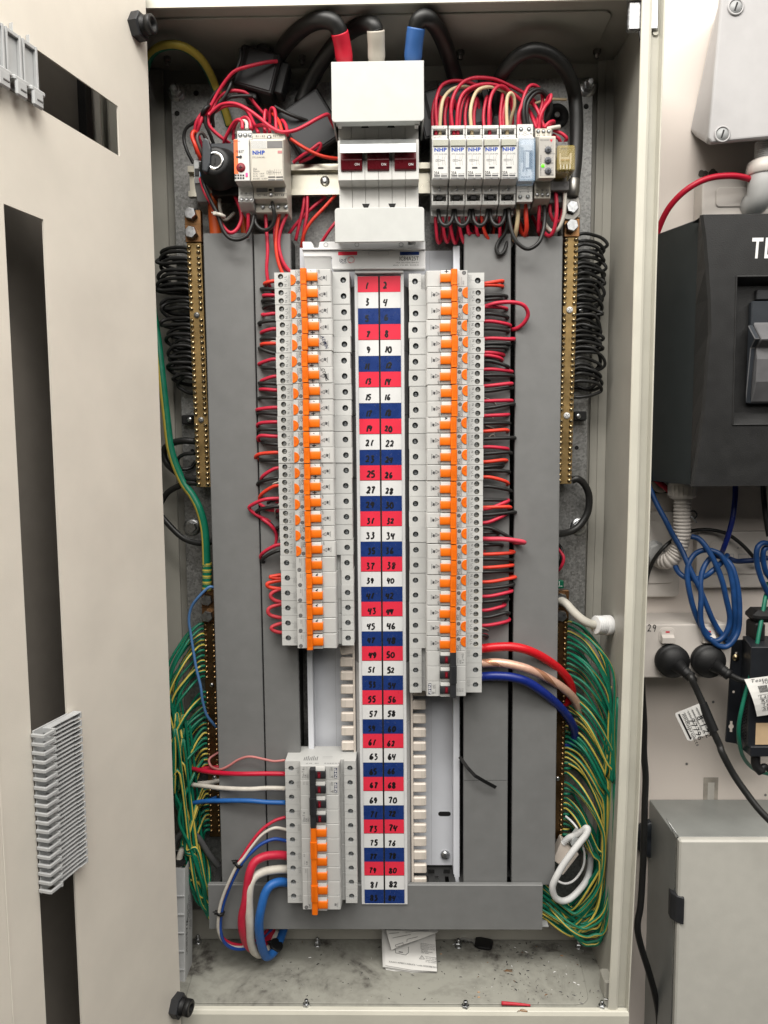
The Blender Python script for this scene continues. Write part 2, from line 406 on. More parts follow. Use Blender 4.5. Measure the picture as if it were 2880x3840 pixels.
    def build(s, name, parent=None, label=None, cat=None, group=None, kind=None, bevel=0., segs=1, org=None):
        if parent is None and org is None and s.v:
            xs, ys, zs = zip(*s.v); org = ((min(xs)+max(xs))/2, (min(ys)+max(ys))/2, min(zs))
        base = Vector((0, 0, 0))
        if parent is not None:
            org = org or ORIG.get(parent.name, (0, 0, 0))
        me = s.mesh(name, bevel, org or (0, 0, 0), segs)
        o = bpy.data.objects.new(name, me); COL.objects.link(o)
        if parent is None: o.location = Vector(org)*MM
        else: o.parent = parent
        ORIG[o.name] = org or (0, 0, 0)
        tag(o, label, cat, group, kind)
        return o
def tag(o, label=None, cat=None, group=None, kind=None):
    for k, v in (('label', label), ('category', cat), ('group', group), ('kind', kind)):
        if v: o[k] = v
    return o
ORIG = {}
def thing(name, label, cat, loc, group=None, rot=None):
    o = bpy.data.objects.new(name, None); COL.objects.link(o); o.empty_display_size = .01
    o.location = Vector(loc)*MM
    if rot: o.rotation_euler = rot
    ORIG[o.name] = tuple(loc)
    return tag(o, label, cat, group)
KIDS = {}
def kid(parent, me, name, loc=(0, 0, 0), rot=None, label=None):   # a part that shares its mesh, placed relative to its parent (mm)
    o = bpy.data.objects.new(name, me); COL.objects.link(o); o.parent = parent
    o.location = Vector(loc)*MM
    if rot: o.rotation_euler = rot
    if label: o['label'] = label
    return o
def wire(path, r, m, name, label, cat, group=None, n=8, seg=6, parent=None, **kw):
    w = MB(); w.tube(path, r, m, n=n, seg=seg, **kw)
    return w.build(name, parent, label, cat, group)
def W(k, pts, r, m, label, group=None, name='wire', cat='wire', **kw):
    return wire([pt(k, *p) for p in pts], r, m, name, label, cat, group, **kw)
_O1 = ['zeroth', 'first', 'second', 'third', 'fourth', 'fifth', 'sixth', 'seventh', 'eighth', 'ninth', 'tenth', 'eleventh', 'twelfth', 'thirteenth', 'fourteenth', 'fifteenth', 'sixteenth', 'seventeenth', 'eighteenth', 'nineteenth']
_OT = {2: 'twent', 3: 'thirt', 4: 'fort', 5: 'fift', 6: 'sixt', 7: 'sevent', 8: 'eight'}
def ordw(n):
    if n < 20: return _O1[n]
    a, b = divmod(n, 10)
    return _OT[a]+('ieth' if b == 0 else 'y-'+_O1[b])
_CW = ['zero', 'one', 'two', 'three', 'four', 'five', 'six', 'seven', 'eight', 'nine', 'ten', 'eleven', 'twelve', 'thirteen', 'fourteen', 'fifteen', 'sixteen', 'seventeen', 'eighteen', 'nineteen']
_CT = {2: 'twenty', 3: 'thirty', 4: 'forty', 5: 'fifty', 6: 'sixty', 7: 'seventy', 8: 'eighty'}
def numw(n):
    if n < 20: return _CW[n]
    a, b = divmod(n, 10)
    return _CT[a]+('-'+_CW[b] if b else '')
def hexbolt(mb, p, d, af, h, m, washer=0., stud=0., mw=None):
    p = Vector(p); d = Vector(d).normalized(); q = 0
    if washer: mb.lathe(p, d, [(washer, 0), (washer, 1.2), (washer*.6, 1.5)], mw or m, 16); q = 1.3
    mb.lathe(p+d*q, d, [(af/1.732, 0), (af/1.732, h*.85), (af/1.732*.88, h)], m, 6, smooth=False)
    if stud: mb.lathe(p+d*(q+h), d, [(stud, 0), (stud, stud*1.6), (stud*.7, stud*1.9)], m, 10)
def cross_screw(mb, p, r, h, m, slot=INK, d=(0, -1, 0), rot=.4, n=14):
    p = Vector(p); d = Vector(d)
    mb.lathe(p, d, [(r, 0), (r, h*.4), (r*.8, h*.85), (r*.35, h)], m, n)
    for a in (rot, rot+math.pi/2):
        c, s_ = math.cos(a)*r*.66, math.sin(a)*r*.66
        mb.cyl(p+d*(h*.78)+Vector((c, 0, s_)), p+d*(h*.78)-Vector((c, 0, s_)), r*.14, slot, 6)
# ------------------------------------------------------------------ room wall
YW = 97
w = MB(); w.box(-1400, 1400, YW, YW+60, -1700, 1300, WALLM); w.build('wall', kind='structure')
# ------------------------------------------------------------------ cabinet
ZC, ZF, YB, YF = 268, -855, 85, -52
cab = thing('switchboard_cabinet', 'open beige steel switchboard cabinet standing tall around all the breakers', 'cabinet', (0, YB, ZF))
ZL = [ZC+8, 0, -289, -600, ZF-8]; XO = [3.5, 1.2, 0, -4.5, -11.5]
def loft(m_, prof, mtl):                            # right side sheet, follows the slight lean of the cabinet
    n = len(prof)
    vs = [(p[0]+dx, p[1], z) for z, dx in zip(ZL, XO) for p in prof]
    fs = [(j*n+i, j*n+(i+1) % n, (j+1)*n+(i+1) % n, (j+1)*n+i) for j in range(len(ZL)-1) for i in range(n)]
    m_.add(vs, fs, mtl); m_.add(vs[:n], [tuple(range(n))], mtl); m_.add(vs[-n:], [tuple(range(n))], mtl)
m = MB(); m.box(-283, 283, YB, YB+1.5, ZF, ZC, CAB); m.build('back_panel', cab)
m = MB(); loft(m, [(282.5, YB), (282.5, YF+2), (284, YF+2), (284, YB)], CAB); m.build('side_panel', cab)
m = MB(); m.box(-286, -284.5, YF+2, YB, ZF, ZC, CAB); m.build('side_panel', cab)
m = MB(); loft(m, [(263, 82), (263, 79.5), (272, 79.5), (272, 77), (282.2, 77), (282.2, 82)], CAB); m.build('corner_channel', cab)
m = MB(); m.box(-282, -263, 77, 82, ZF+1, ZC-1, CAB, 1); m.build('corner_channel', cab)
m = MB(); loft(m, [(272.5, YF+1), (273.5, YF-.5), (275, YF-1), (281, YF-1), (284, YF+.5), (285.5, YF+9), (294.6, YF+9), (294.8, YF-3), (296.2, YF-3), (296.4, YB+8), (285, YB+8), (284.2, YF+2)], LIP)
m.build('front_flange', cab, bevel=.5)
m = MB(); m.prism([(-297, YB+8), (-297, YF-2), (-290, YF-2), (-290, YF+9), (-284, YF), (-273, YF), (-273, YF+1.5), (-286.5, YF+2), (-286.5, YB+8)], 'z', ZF-8, ZC+8, LIP); m.build('front_flange', cab)
m = MB(); m.box(-284, 284, YF+2, YB, ZC, ZC+1.5, CAB); m.build('roof_panel', cab)
m = MB(); m.prism([(YF, ZC-2), (YF, ZC+12), (YB+8, ZC+12), (YB+8, ZC+2), (YF+3, ZC+2), (YF+3, ZC-2)], 'x', -284, 285.5, LIP); m.build('front_flange', cab)
fz = ZF
m = MB(); m.box(-284, 283, YF+2, YB, ZF-1.5, ZF, FLOORP); m.build('floor_panel', cab)
m = MB(); m.prism([(YF+3, ZF+3), (YF-3, ZF+2.2), (YF-5, ZF-2), (YF-5, ZF-30), (YB, ZF-30), (YB, ZF-3), (YF+3, ZF-3)], 'x', -284, 285, LIP); m.build('front_flange', cab, bevel=.6)
m = MB(); m.box(-283, 282, 74, 79, ZF+.5, ZF+42, CAB, 1); m.build('floor_upstand', cab)
def gland(name, corners, z0, z1, mtl, r=14):
    pts = []
    n = len(corners)
    for i in range(n):
        a, b, c = (Vector(corners[j % n]) for j in (i-1, i, i+1))
        u = (a-b).normalized()*r; v = (c-b).normalized()*r
        for t in range(6):
            t /= 5; p = (b+u)*(1-t)**2+2*b*t*(1-t)+(b+v)*t*t; pts.append((p.x, p.y))
    g = MB(); g.prism(pts, 'z', z0, z1, mtl); return g.build(name, cab, bevel=.5)
a = ptz('B0', 180, 445, ZC); b = ptz('D0', 1500, 385, ZC)
gland('gland_plate', [(a.x-8, a.y), (b.x+8, b.y), (b.x+8, YF+22), (a.x-8, YF+22)], ZC-2.2, ZC, CAB)
a = ptz('B3', 480, 1620, ZF); b = ptz('D3', 1280, 1633, ZF); c = ptz('D3', 1415, 2060, ZF); d = ptz('B3', 360, 2055, ZF)
gland('gland_plate', [(a.x-4, a.y), (b.x+6, b.y), (c.x, c.y), (d.x-6, c.y)], ZF, ZF+1.6, FLOORP, 18)
for k, x, y in (('B0', 200, 495), ('B0', 1365, 485), ('C0', 1490, 440), ('D0', 385, 440), ('D0', 1565, 430)):
    p = ptz(k, x, y, ZC); m = MB(); hexbolt(m, (p.x, p.y, ZC), (0, 0, -1), 8, 5, DBOLT, 0, 2.6); m.build('roof_bolt', cab)
for k, x, y in (('B3', 440, 1548), ('C3', 240, 1570), ('C3', 1385, 1578), ('D3', 345, 1582), ('D3', 1322, 1590), ('C3', 150, 2080), ('C3', 1440, 2090), ('D3', 405, 2090), ('D3', 1512, 2090)):
    p = ptz(k, x, y, ZF); m = MB(); hexbolt(m, (p.x, p.y, ZF+.2), (0, 0, 1), 7.6, 4.4, BOLT, 5, 2.4); m.build('floor_bolt', cab)
# latch and hinge bits on the right flange
p = pt('E0', 490, 150, -30); m = MB(); m.box(p.x-10, p.x+22, -48, -40, p.z-22, p.z+22, BOLT, 1.5); m.prism([(p.x+2, p.z-22), (p.x+14, p.z-22), (p.x+14, p.z-60), (p.x+8, p.z-60)], 'y', -46, -43, BOLT); m.build('latch_keeper', cab)
for y in (60, 285):
    p = pt('E0', 668, y, YF+8.5); m = MB(); m.cyl((p.x+2, YF+9.2, p.z), (p.x+2, YF+7, p.z), 3, LIP); m.build('rivet', cab)
p = ptz('E3', 250, 1960, ZF); m = MB(); m.box(p.x-6, p.x+10, p.y-12, p.y+12, ZF+.5, ZF+24, CAB, 2); m.build('corner_bracket', cab)
# debris on the floor
m = MB(); rnd = random.Random(4)
for i in range(420):
    x = rnd.uniform(-150, 270); y = rnd.uniform(YF+10, 70); s_ = rnd.uniform(.3, 1.3)
    if rnd.random() < .45: x = rnd.gauss(190, 50); x = min(x, 276)
    a_ = rnd.uniform(0, 6.3); l_ = rnd.choice([rnd.uniform(.5, 1.6), rnd.uniform(1.5, 5)])
    c_, q_ = math.cos(a_)*l_, math.sin(a_)*l_; t_ = rnd.uniform(.25, .55)
    m.add([(x, y, ZF+1.9), (x+c_, y+q_, ZF+1.9), (x+c_*.6-q_*t_*.4, y+q_*.6+c_*t_*.4, ZF+2.6), (x-q_*t_*.3, y+c_*t_*.3, ZF+2.2)], [(0, 1, 2), (0, 2, 3), (0, 3, 1)], rnd.choice([BLK, BLK, DGREY, DGREY, MGREY, WINK, COPPER]))
m.build('floor_debris', kind='stuff')
# ------------------------------------------------------------------ galvanised mounting plate
YP = 62
pl = thing('mounting_plate', 'speckled galvanised steel back plate that carries all the switchgear', 'mounting plate', (3, YP, -790))
zt = pz('D0', 700, 683, YP)
m = MB(); m.box(-250, 256, YP, YP+2, -790, zt, GALV, .6)
for k, x, y, r in (('B0', 450, 805, 3.2), ('B0', 285, 980, 3.2), ('D0', 1470, 920, 3.2), ('D1', 1388, 1795, 2.6), ('B1', 418, 1820, 2.4)):
    p = pt(k, x, y, YP-.3); m.disc(p.x, p.z, YP-.3, r, BLKM)
m.build('sheet', pl)
for k, x, y in (('B0', 285, 800), ('D0', 1480, 755), ('B2', 418, 268), ('E2', 25, 262)):
    p = pt(k, x, y, YP); m = MB(); hexbolt(m, (p.x, YP, p.z), (0, -1, 0), 12, 7, BOLT, 11, 4.2 if y > 300 else 0); m.build('corner_bolt', pl)
p = pt('D0', 1212, 1008, YP); m = MB(); m.lathe((p.x, YP, p.z), (0, -1, 0), [(14.5, 0), (14.5, 2), (13.5, 3), (7, 3.2), (6.5, 2), (0, 2)], DGREY, 28); m.cyl((p.x, YP-3, p.z), (p.x, YP-6, p.z), 3.2, DBOLT); m.build('rubber_grommet', pl)
# ------------------------------------------------------------------ DIN rail
rail = thing('mounting_rail', 'zinc plated channel rail behind the main switch and contactors', 'rail', (0, 40, 117.8))
m = MB(); x0, x1 = px('F', 100, 900, 32), px('D0', 1350, 1560, 32)
m.prism([(38, 135.2), (30, 135.2), (30, 128.5), (38, 127), (38, 108.5), (30, 107), (30, 100.5), (38, 100.5), (38, 101.7), (31.2, 101.7), (31.2, 106.2), (39.2, 107.5), (39.2, 128), (31.2, 129.3), (31.2, 134), (38, 134)], 'x', x0, x1, RAILM); m.build('channel', rail)
for k, x, y in (('C0', 318, 1560),):
    p = pt(k, x, y, 36); m = MB(); cross_screw(m, (p.x, 38, p.z), 5.6, 4, BOLT, BLK, rot=.3); m.build('screw', rail)
m = MB(); m.box(x0+20, x1-20, 40, YP, 110, 126, RAILM); m.build('standoff', rail)
# ------------------------------------------------------------------ cable ducts
def duct(name, label, xa, xb, z0, z1, yf, splits=(), slots=True, lean=0.):
    d = thing(name, label, 'cable duct', ((xa+xb)/2, YP, z0), 'slotted grey cable ducts')
    b = MB()
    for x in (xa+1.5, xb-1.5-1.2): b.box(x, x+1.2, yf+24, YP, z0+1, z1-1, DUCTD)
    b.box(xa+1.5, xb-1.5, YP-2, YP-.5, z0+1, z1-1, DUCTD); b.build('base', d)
    if slots:
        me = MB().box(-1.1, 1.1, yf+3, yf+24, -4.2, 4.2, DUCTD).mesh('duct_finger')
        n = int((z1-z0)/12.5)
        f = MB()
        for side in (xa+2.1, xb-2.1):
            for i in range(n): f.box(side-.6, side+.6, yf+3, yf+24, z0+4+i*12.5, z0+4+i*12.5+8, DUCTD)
        f.build('finger_row', d, kind='stuff')
    zz = [z1]+list(splits)+[z0]
    for a_, b_ in zip(zz[:-1], zz[1:]):
        l = MB(); g = .35
        l.prism([(xa, yf+7), (xa, yf+.8), (xa+.8, yf), (xb-.8, yf), (xb, yf+.8), (xb, yf+7), (xb-1.2, yf+7), (xb-1.2, yf+1.4), (xa+1.2, yf+1.4), (xa+1.2, yf+7)], 'z', b_+g, a_-g, DUCT); l.build('lid', d)
    return d
YD = 10
zbl = pz('B3', 640, 1085, YD)
duct('cable_duct', 'outer left grey cable duct with a plain closed lid', -203, -146.2, zbl, pz('B0', 700, 2012, YD), YD)
duct('cable_duct', 'inner left grey cable duct behind the left breaker wires', -144.6, -102, zbl, pz('B0', 1100, 2018, YD), YD)
duct('cable_duct', 'inner right grey cable duct whose lid is jointed under a black cable tie', 98, 152, pz('D3', 560, 1075, YD), pz('D0', 560, 2020, YD), YD, [pz('D3', 560, 231, YD)])
duct('cable_duct', 'outer right grey cable duct crossed by red, copper and blue cables', 157.6, 211, pz('D3', 900, 1080, YD), pz('D0', 1100, 2040, YD), YD)
bd = thing('cable_duct', 'horizontal grey cable duct lying across the bottom of the board', 'cable duct', (-12, YP, -793), 'slotted grey cable ducts')
m = MB(); m.prism([(8, -732.8), (2.8, -732.8), (2, -733.6), (2, -790.5), (2.8, -791.3), (8, -791.3), (8, -790), (3.4, -790), (3.4, -734), (8, -734)], 'x', -218.5, 194.5, DUCT); m.build('lid', bd)
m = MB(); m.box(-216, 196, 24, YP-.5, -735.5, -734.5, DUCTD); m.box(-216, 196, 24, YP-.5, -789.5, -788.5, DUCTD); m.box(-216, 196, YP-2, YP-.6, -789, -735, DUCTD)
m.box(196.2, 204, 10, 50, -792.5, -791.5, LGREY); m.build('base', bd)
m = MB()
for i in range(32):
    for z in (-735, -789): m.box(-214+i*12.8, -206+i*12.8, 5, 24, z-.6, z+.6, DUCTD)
m.build('finger_row', bd, kind='stuff')
# ------------------------------------------------------------------ busbar chassis
YPAN = 44
ch = thing('busbar_chassis', 'white folded metal busbar chassis behind the numbered strip', 'busbar chassis', (0, YPAN, -745))
zpt, zpb = 38, -741
m = MB(); m.prism([(-93, 22), (-86.5, 22), (-86.5, YPAN-1.2), (86.5, YPAN-1.2), (86.5, 22), (94, 22), (94, YPAN), (-93, YPAN)], 'z', zpb+10, zpt, PANW)
m.box(87.7, 94, 22, YPAN, zpb-3, zpb+10, PANW); m.box(-93, -87.7, 22, YPAN, zpb-3, zpb+10, PANW)
for x in (60, -60): m.box(x-.2, x+.2, YPAN-1.35, YPAN-1.2, zpb+11, zpt-2, LGREY)
m.build('pan', ch, bevel=.4)
p = pt('C3', 1272, 503, YPAN-1.4); m = MB()
m.prism([(p.x+sg*5+3*math.sin(t)*sg, p.z+3*math.cos(t)) for sg in (1, -1) for t in ([.0, .5, 1, 1.57, 2.1, 2.6, 3.14] if sg == 1 else [3.14, 2.6, 2.1, 1.57, 1, .5, 0])], 'y', YPAN-1.5, YPAN-1.3, BLKM); m.build('slot', ch)
p = pt('C3', 1278, 838, YPAN-3); m = MB(); cross_screw(m, (p.x, YPAN-1.2, p.z), 6, 4.5, BOLT, DGREY, rot=.5); m.build('screw', ch)
for x in (1160, 1290):
    p = pt('C3', x, 1010, 40)
m = MB(); m.box(30, 88, 30, YPAN, -752, zpb+2, LGREY, 1)
for x in (1165, 1290):
    p = pt('C3', x, 1010, 29.8); m.rect(p.x-4, p.x+4, p.z-6, p.z+9, 29.7, BLKM); m.disc(p.x, p.z-7, 29.6, 3, BLKM)
m.build('end_bracket', ch)
INS = mat('busbar_insulator_shaded', (.23, .225, .23), .5, var=.06); INSL = mat('busbar_insulator_pale', (.55, .55, .555), .45, var=.05)  # same plastic; the darker grey carries the shade between the breakers
for i in range(10):                                 # moulded insulator blocks under the strip
    z1 = -10-i*74; z0 = max(z1-73.4, -748)
    m = MB(); m.prism([(-36, 36), (-33, 14), (-28.6, 4), (28.6, 4), (33, 14), (36, 36)], 'z', z0, z1, INS if i < 6 else INSL); m.build('insulator_block', ch, bevel=.3)
TOOTH = MB(); TOOTH.box(.2, 16.3, 0, 7, -5.7, 5.7, CREAM, 1.3)
for i in range(3): TOOTH.box(10.5+i*1.6, 11+i*1.6, -.15, .2, -4.4, 4.4, PLC)
TOOTHM = TOOTH.mesh('busbar_shroud')
t0 = pz('C2', 1120, 1690, 10); tn = pz('C3', 1060, 1062, 10); N = 14
for i in range(15):
    z = t0+(tn-t0)*i/14
    kid(ch, TOOTHM, 'busbar_shroud', (36-0, 10-YPAN, z+745))
for i in range(8):
    y = (1325, 1438, 1557, 1675, 1795, 1913, 2035, 2163)[i]; p = pt('C2', 585, y, 10)
    kid(ch, TOOTHM, 'busbar_shroud', (-35, 10-YPAN, p.z+745), (0, math.pi+(-.12 if i == 0 else 0), 0))
m = MB()
for s_, zt_, zb_ in ((1, t0+6, tn-10), (-1, -434, -568)):
    m.prism([(s_*33.6, 30), (s_*33.6, 11), (s_*36.4, 11), (s_*36.4, 30)], 'z', zb_, zt_, CREAM)
m.build('shroud_spine', ch, bevel=.4)
# ------------------------------------------------------------------ numbered label strip
DIG = {'0': [[(.3, .95), (.08, .6), (.12, .15), (.35, .03), (.55, .3), (.5, .75), (.28, .93)]], '1': [[(.42, 1), (.3, .55), (.22, 0)]],
       '2': [[(.08, .8), (.25, 1), (.48, .85), (.4, .5), (.06, .05), (.3, .12), (.6, .06)]], '3': [[(.12, .95), (.45, .98), (.28, .62), (.52, .45), (.4, .08), (.08, .02)]],
       '4': [[(.18, .98), (.08, .5), (.5, .48)], [(.58, .95), (.42, .4), (.36, -.05)]], '5': [[(.6, .98), (.2, .95), (.17, .58), (.45, .55), (.5, .2), (.3, 0), (.06, .08)]],
       '6': [[(.45, 1), (.18, .6), (.12, .18), (.34, 0), (.52, .22), (.4, .45), (.16, .3)]], '7': [[(.06, .9), (.3, .96), (.55, .95), (.36, .5), (.26, -.02)]],
       '8': [[(.5, .85), (.28, .98), (.14, .78), (.34, .55), (.5, .22), (.3, 0), (.1, .22), (.3, .5)], [(.31, .52), (.5, .7), (.5, .86)]],
       '9': [[(.5, .8), (.25, .95), (.1, .66), (.3, .48), (.5, .72)], [(.52, .8), (.42, .4), (.3, 0)]]}
st = thing('circuit_number_strip', 'long vertical strip of red, white and blue numbered labels, 1 to 84', 'label strip', (0, 12, -757))
m = MB(); m.box(-28.1, 28.3, 1, 12, -756.6, -.2, STRIPW, .8)
m.box(-28.1, -25.3, 0, 1, -756.6, 2.5, STRIPW); m.box(25.3, 28.3, 0, 1, -756.6, 2.5, STRIPW); m.box(-25.2, 25.2, 0, 1, -756.6, -756.05, STRIPW)
m.box(-27.5, 28, -2.5, 12, 2.7, 14, STRIPW, .6); m.box(-.9, .9, .3, 1.2, -756, 0, BLKM)
m.build('carrier', st)
rl = random.Random(11); CN = ('red', 'white', 'navy blue'); CMAT = (LABR, LABW, LABB)
LABM = [MB().box(-11.75, 11.75, .35, 1.5, -8.85, 8.85, c).mesh('circuit_label') for c in CMAT]
for i in range(42):
    for s_ in (0, 1):
        n = 2*i+1+s_; c = i % 3; xc = -12.75 if s_ == 0 else 12.75; zc = -18*i-9
        m = MB(); m.box(-11.75, 11.75, .35, 1.5, -8.85, 8.85, CMAT[c])
        if c == 0 and i: m.rect(-11.75, 11.75, -8.84, -8.5, .3, BLKM)
        x = (-3.2 if s_ == 0 else -7.2)+rl.uniform(-1, 1)-(1.5 if n > 9 and s_ == 0 else 0); z = -5.6+rl.uniform(-.9, .9); h = rl.uniform(6, 7.4)
        for q, ch_ in enumerate(str(n)):
            wd = h*.95; sh = rl.uniform(.05, .3)
            for sti, stk in enumerate(DIG[ch_]):
                m.ink([(a*wd+sh*b_*h*.5+rl.uniform(-.35, .35), b_*h+rl.uniform(-.4, .4)) for a, b_ in stk], .3-.03*sti, rl.uniform(1.8, 2.3), INK, o=Vector((x, 0, z)), seg=3)
            x += wd*(.5 if ch_ == '1' else .78); z += rl.uniform(-.4, .3)
        if n == 84: m.ink([(0, 0), (.3, .1), (.5, 0)], .3, 1, INK, o=Vector((x+.6, 0, z)))
        if c == 2:
            for q in range(3):
                a = rl.uniform(-9, 9); b_ = rl.uniform(1, 7); m.line(a, b_, a+rl.uniform(-2, 2), b_+rl.uniform(-2, .5), .31, .16, LINK)
        me = m.mesh('circuit_label'); kid(st, me, 'circuit_label', (xc, -12, zc+757), label=f'{CN[c]} label with handwritten {n}')
# chassis top cover with the maker's label
YT = -4
tc = thing('chassis_top_cover', 'white moulded top cover with a printed maker label above the numbered strip', 'cover', (0, 12, 6))
g = lambda x, y: (px('C1', x, y, YT), pz('C1', x, y, YT))
m = MB()
pol = [g(122, 10), g(198, 10), g(214, 32), g(222, 62), g(262, 62), g(268, 20), g(275, 10), g(1038, 8), g(1038, 38), g(1104, 38), g(1104, 6), g(1187, 5), g(1187, 83), g(128, 92)]
m.prism(pol, 'y', YT+2, 12, STRIPW)
m.prism([g(122, 78), g(1187, 74), g(1187, 86), g(122, 90)], 'y', YT-2.5, YT+3, STRIPW)
pol = [g(124, 92), g(1187, 88), g(1187, 246), g(390, 250), g(383, 246), g(378, 150), g(370, 143), g(135, 143)]
m.prism(pol, 'y', YT, 10, STRIPW)
m.prism([g(386, 236), g(1187, 232), g(1187, 252), g(386, 256)], 'y', YT-1.6, YT+4, STRIPW)
a = g(135, 143); b = g(372, 143)
m.add([(a[0], YT+1, a[1]), (b[0], YT+1, b[1]), (b[0], 12, b[1]-26), (a[0]+2, 12, b[1]-26)], [(0, 1, 2, 3)], STRIPW)
m.build('moulding', tc, bevel=.6)
for x in (327, 595, 977):
    p = pt('C1', x, 40, YT+2); m = MB(); m.lathe((p.x, YT+2.1, p.z), (0, -1, 0), [(2.7, 0), (2.7, .4), (2.1, .5), (1.6, -1), (0, -1)], LGREY, 14); m.build('locating_pin', tc)
m = MB(); y = YT-.3
def gr(x0, y0, x1, y1, mt, d=0):
    a = g(x0, y0); b = g(x1, y1); m.rect(a[0], b[0], b[1], a[1], y-d, mt)
gr(430, 98, 1136, 234, LABW); gr(433, 102, 598, 131, LABR, .1); gr(967, 102, 1133, 130, LABB, .1)
a = g(698, 101); b = g(867, 130); m.outline([(a[0], a[1]), (b[0], a[1]), (b[0], b[1]), (a[0], b[1])], y-.1, .15, LINK)
a = g(440, 188); m.text('ipd', (a[0], y-.1, a[1]), 4.4, NINK, bold=0, shear=.18, wid=1.0)
a = g(463, 199); m.text('INDUSTRIAL', (a[0], y-.1, a[1]), .9, NINK, fit=6.2); a = g(463, 206); m.text('PRODUCTS', (a[0], y-.1, a[1]), .9, NINK, fit=5)
a = g(545, 172)
for i in range(4):
    pts = []
    for t in range(15):
        an = .7+i*1.55+t*.17; r = 4.0-.13*t*(.5 if i % 2 else .8); pts.append((a[0]+r*math.cos(an)*1.02, a[1]+r*math.sin(an)))
    m.ink(pts, y-.1-.02*i, .42, RINK, seg=2)
a = g(1129, 177); m.text('IC84A25T', (a[0], y-.1, a[1]), 4.4, INK, align='r', fit=22)
a = g(1128, 200); m.text('1 Pole 250A 415Vac 35kA/0.1s', (a[0], y-.1, a[1]), 1.5, GINK, align='r', fit=26)
a = g(1128, 222); m.text('WO: 711 ER: 54113-0', (a[0], y-.1, a[1]), 1.4, GINK, align='r', fit=29)
m.build('maker_lettering', tc)
# ------------------------------------------------------------------ breakers (local frame: x from the outer terminal edge inward, y from the rail forward, z centred on the pole)
PT_ = 17.85; HZ = 8.78
SH, BD = -45., -58.
UPV = (-1, 0, 0)                                    # lettering runs up the board: its right is +z, its up is -x
def vtext(m, s, x, z, y, size, mt, **kw): return m.text(s, (x, y, z), size, mt, right=(0, 0, 1), up=(-1, 0, 0), **kw)
def house(m, x, z, y, mt):                          # small printed house symbol
    m.add([(x-1.6, y, z-.6), (x-1.3, y, z+2.6), (x+.9, y, z+1.9), (x+.7, y, z-1)], [(0, 1, 2, 3)], mt, decal=True)
    m.line(x+2.4, z-2.8, x+2.4, z+3.2, y, .42, mt)
    for a, b in ((1.3, -1.6), (1.3, .2), (1.3, 1.7)): m.disc(x+a, z+b, y, .4, mt, 6)
def tri(m, x, z, y, r, mt, w=.3):
    m.outline([(x-r, z), (x+r*.8, z+r*.95), (x+r*.8, z-r*.95)], y, w, mt); m.disc(x+.3, z, y-.05, .45, mt, 6)
def housing(m, poles, mcb, holes_out, plate=None):
    z0 = -HZ-PT_*(poles-1); z1 = HZ
    xi = 70.5 if mcb else 65.4
    # side silhouette, terminal faces left open for the screw wells
    prof = [(0, 0), (0, SH), (18.3, SH), (20, BD), (64.6, BD), (65.4, BD+1.2)]
    prof += [(66.2, SH+6), (70.4, SH+6), (70.6, SH)] if mcb else [(65.6, SH)]
    prof += [(84.6, SH), (84.6, 0)]
    for p in range(poles):
        a, b = -HZ-PT_*p+(.05 if p < poles-1 else 0)-(.1 if p < poles-1 else 0), HZ-PT_*p
        n = len(prof)
        for i in range(n):
            q = prof[i]; r = prof[(i+1) % n]
            if abs(q[1]-SH) < .01 and abs(r[1]-SH) < .01: continue
            m.add([(q[0], q[1], a), (r[0], r[1], a), (r[0], r[1], b), (q[0], q[1], b)], [(0, 1, 2, 3)], PLW)
        for z in (a, b): m.add([(q[0], q[1], z) for q in prof], [tuple(range(n))], PLW)
        zc = (a+b)/2
        if holes_out == 2:
            m.holed(0, 18.3, zc, b, 7, zc+4.4, 3.05, SH, PLW, 5, PLC); m.holed(0, 18.3, a, zc, 7, zc-4.6, 3.05, SH, PLW, 5, PLC)
        else:
            m.holed(0, 18.3, a, b, 7.2, zc-.2, 3.35, SH, PLW, 6, LGREY)
            for xa, xb in ((0, 3.6), (10.8, 14)): m.line(xa, zc-.2, xb, zc-.3, SH-.04, .22, LINK)
        xc = 77.6
        m.holed(70.6 if mcb else 65.6, 84.6, a, b, xc, zc-.2, 3.35, SH, PLW, 6, LGREY)
        if mcb:
            for xa, xb in ((71, 74), (81.2, 84.3)): m.line(xa, zc-.2, xb, zc-.3, SH-.04, .22, LINK)
def drum_arc(zc, hw, r0, bulge, n=7):
    return [(BD+.4-bulge*math.cos((i/n-.5)*math.pi)*1.0-r0, zc+hw*math.sin((i/n-.5)*math.pi)) for i in range(n+1)]
def add_arc(m, x0, x1, zc, hw, d0, bulge, mt):
    pts = [(BD+1, zc-hw)]+[(BD-d0-bulge*math.sqrt(max(0, 1-((i/8*2-1)*.82)**2)), zc+hw*(i/8*2-1)) for i in range(9)]+[(BD+1, zc+hw)]
    m.prism(pts, 'x', x0, x1, mt)
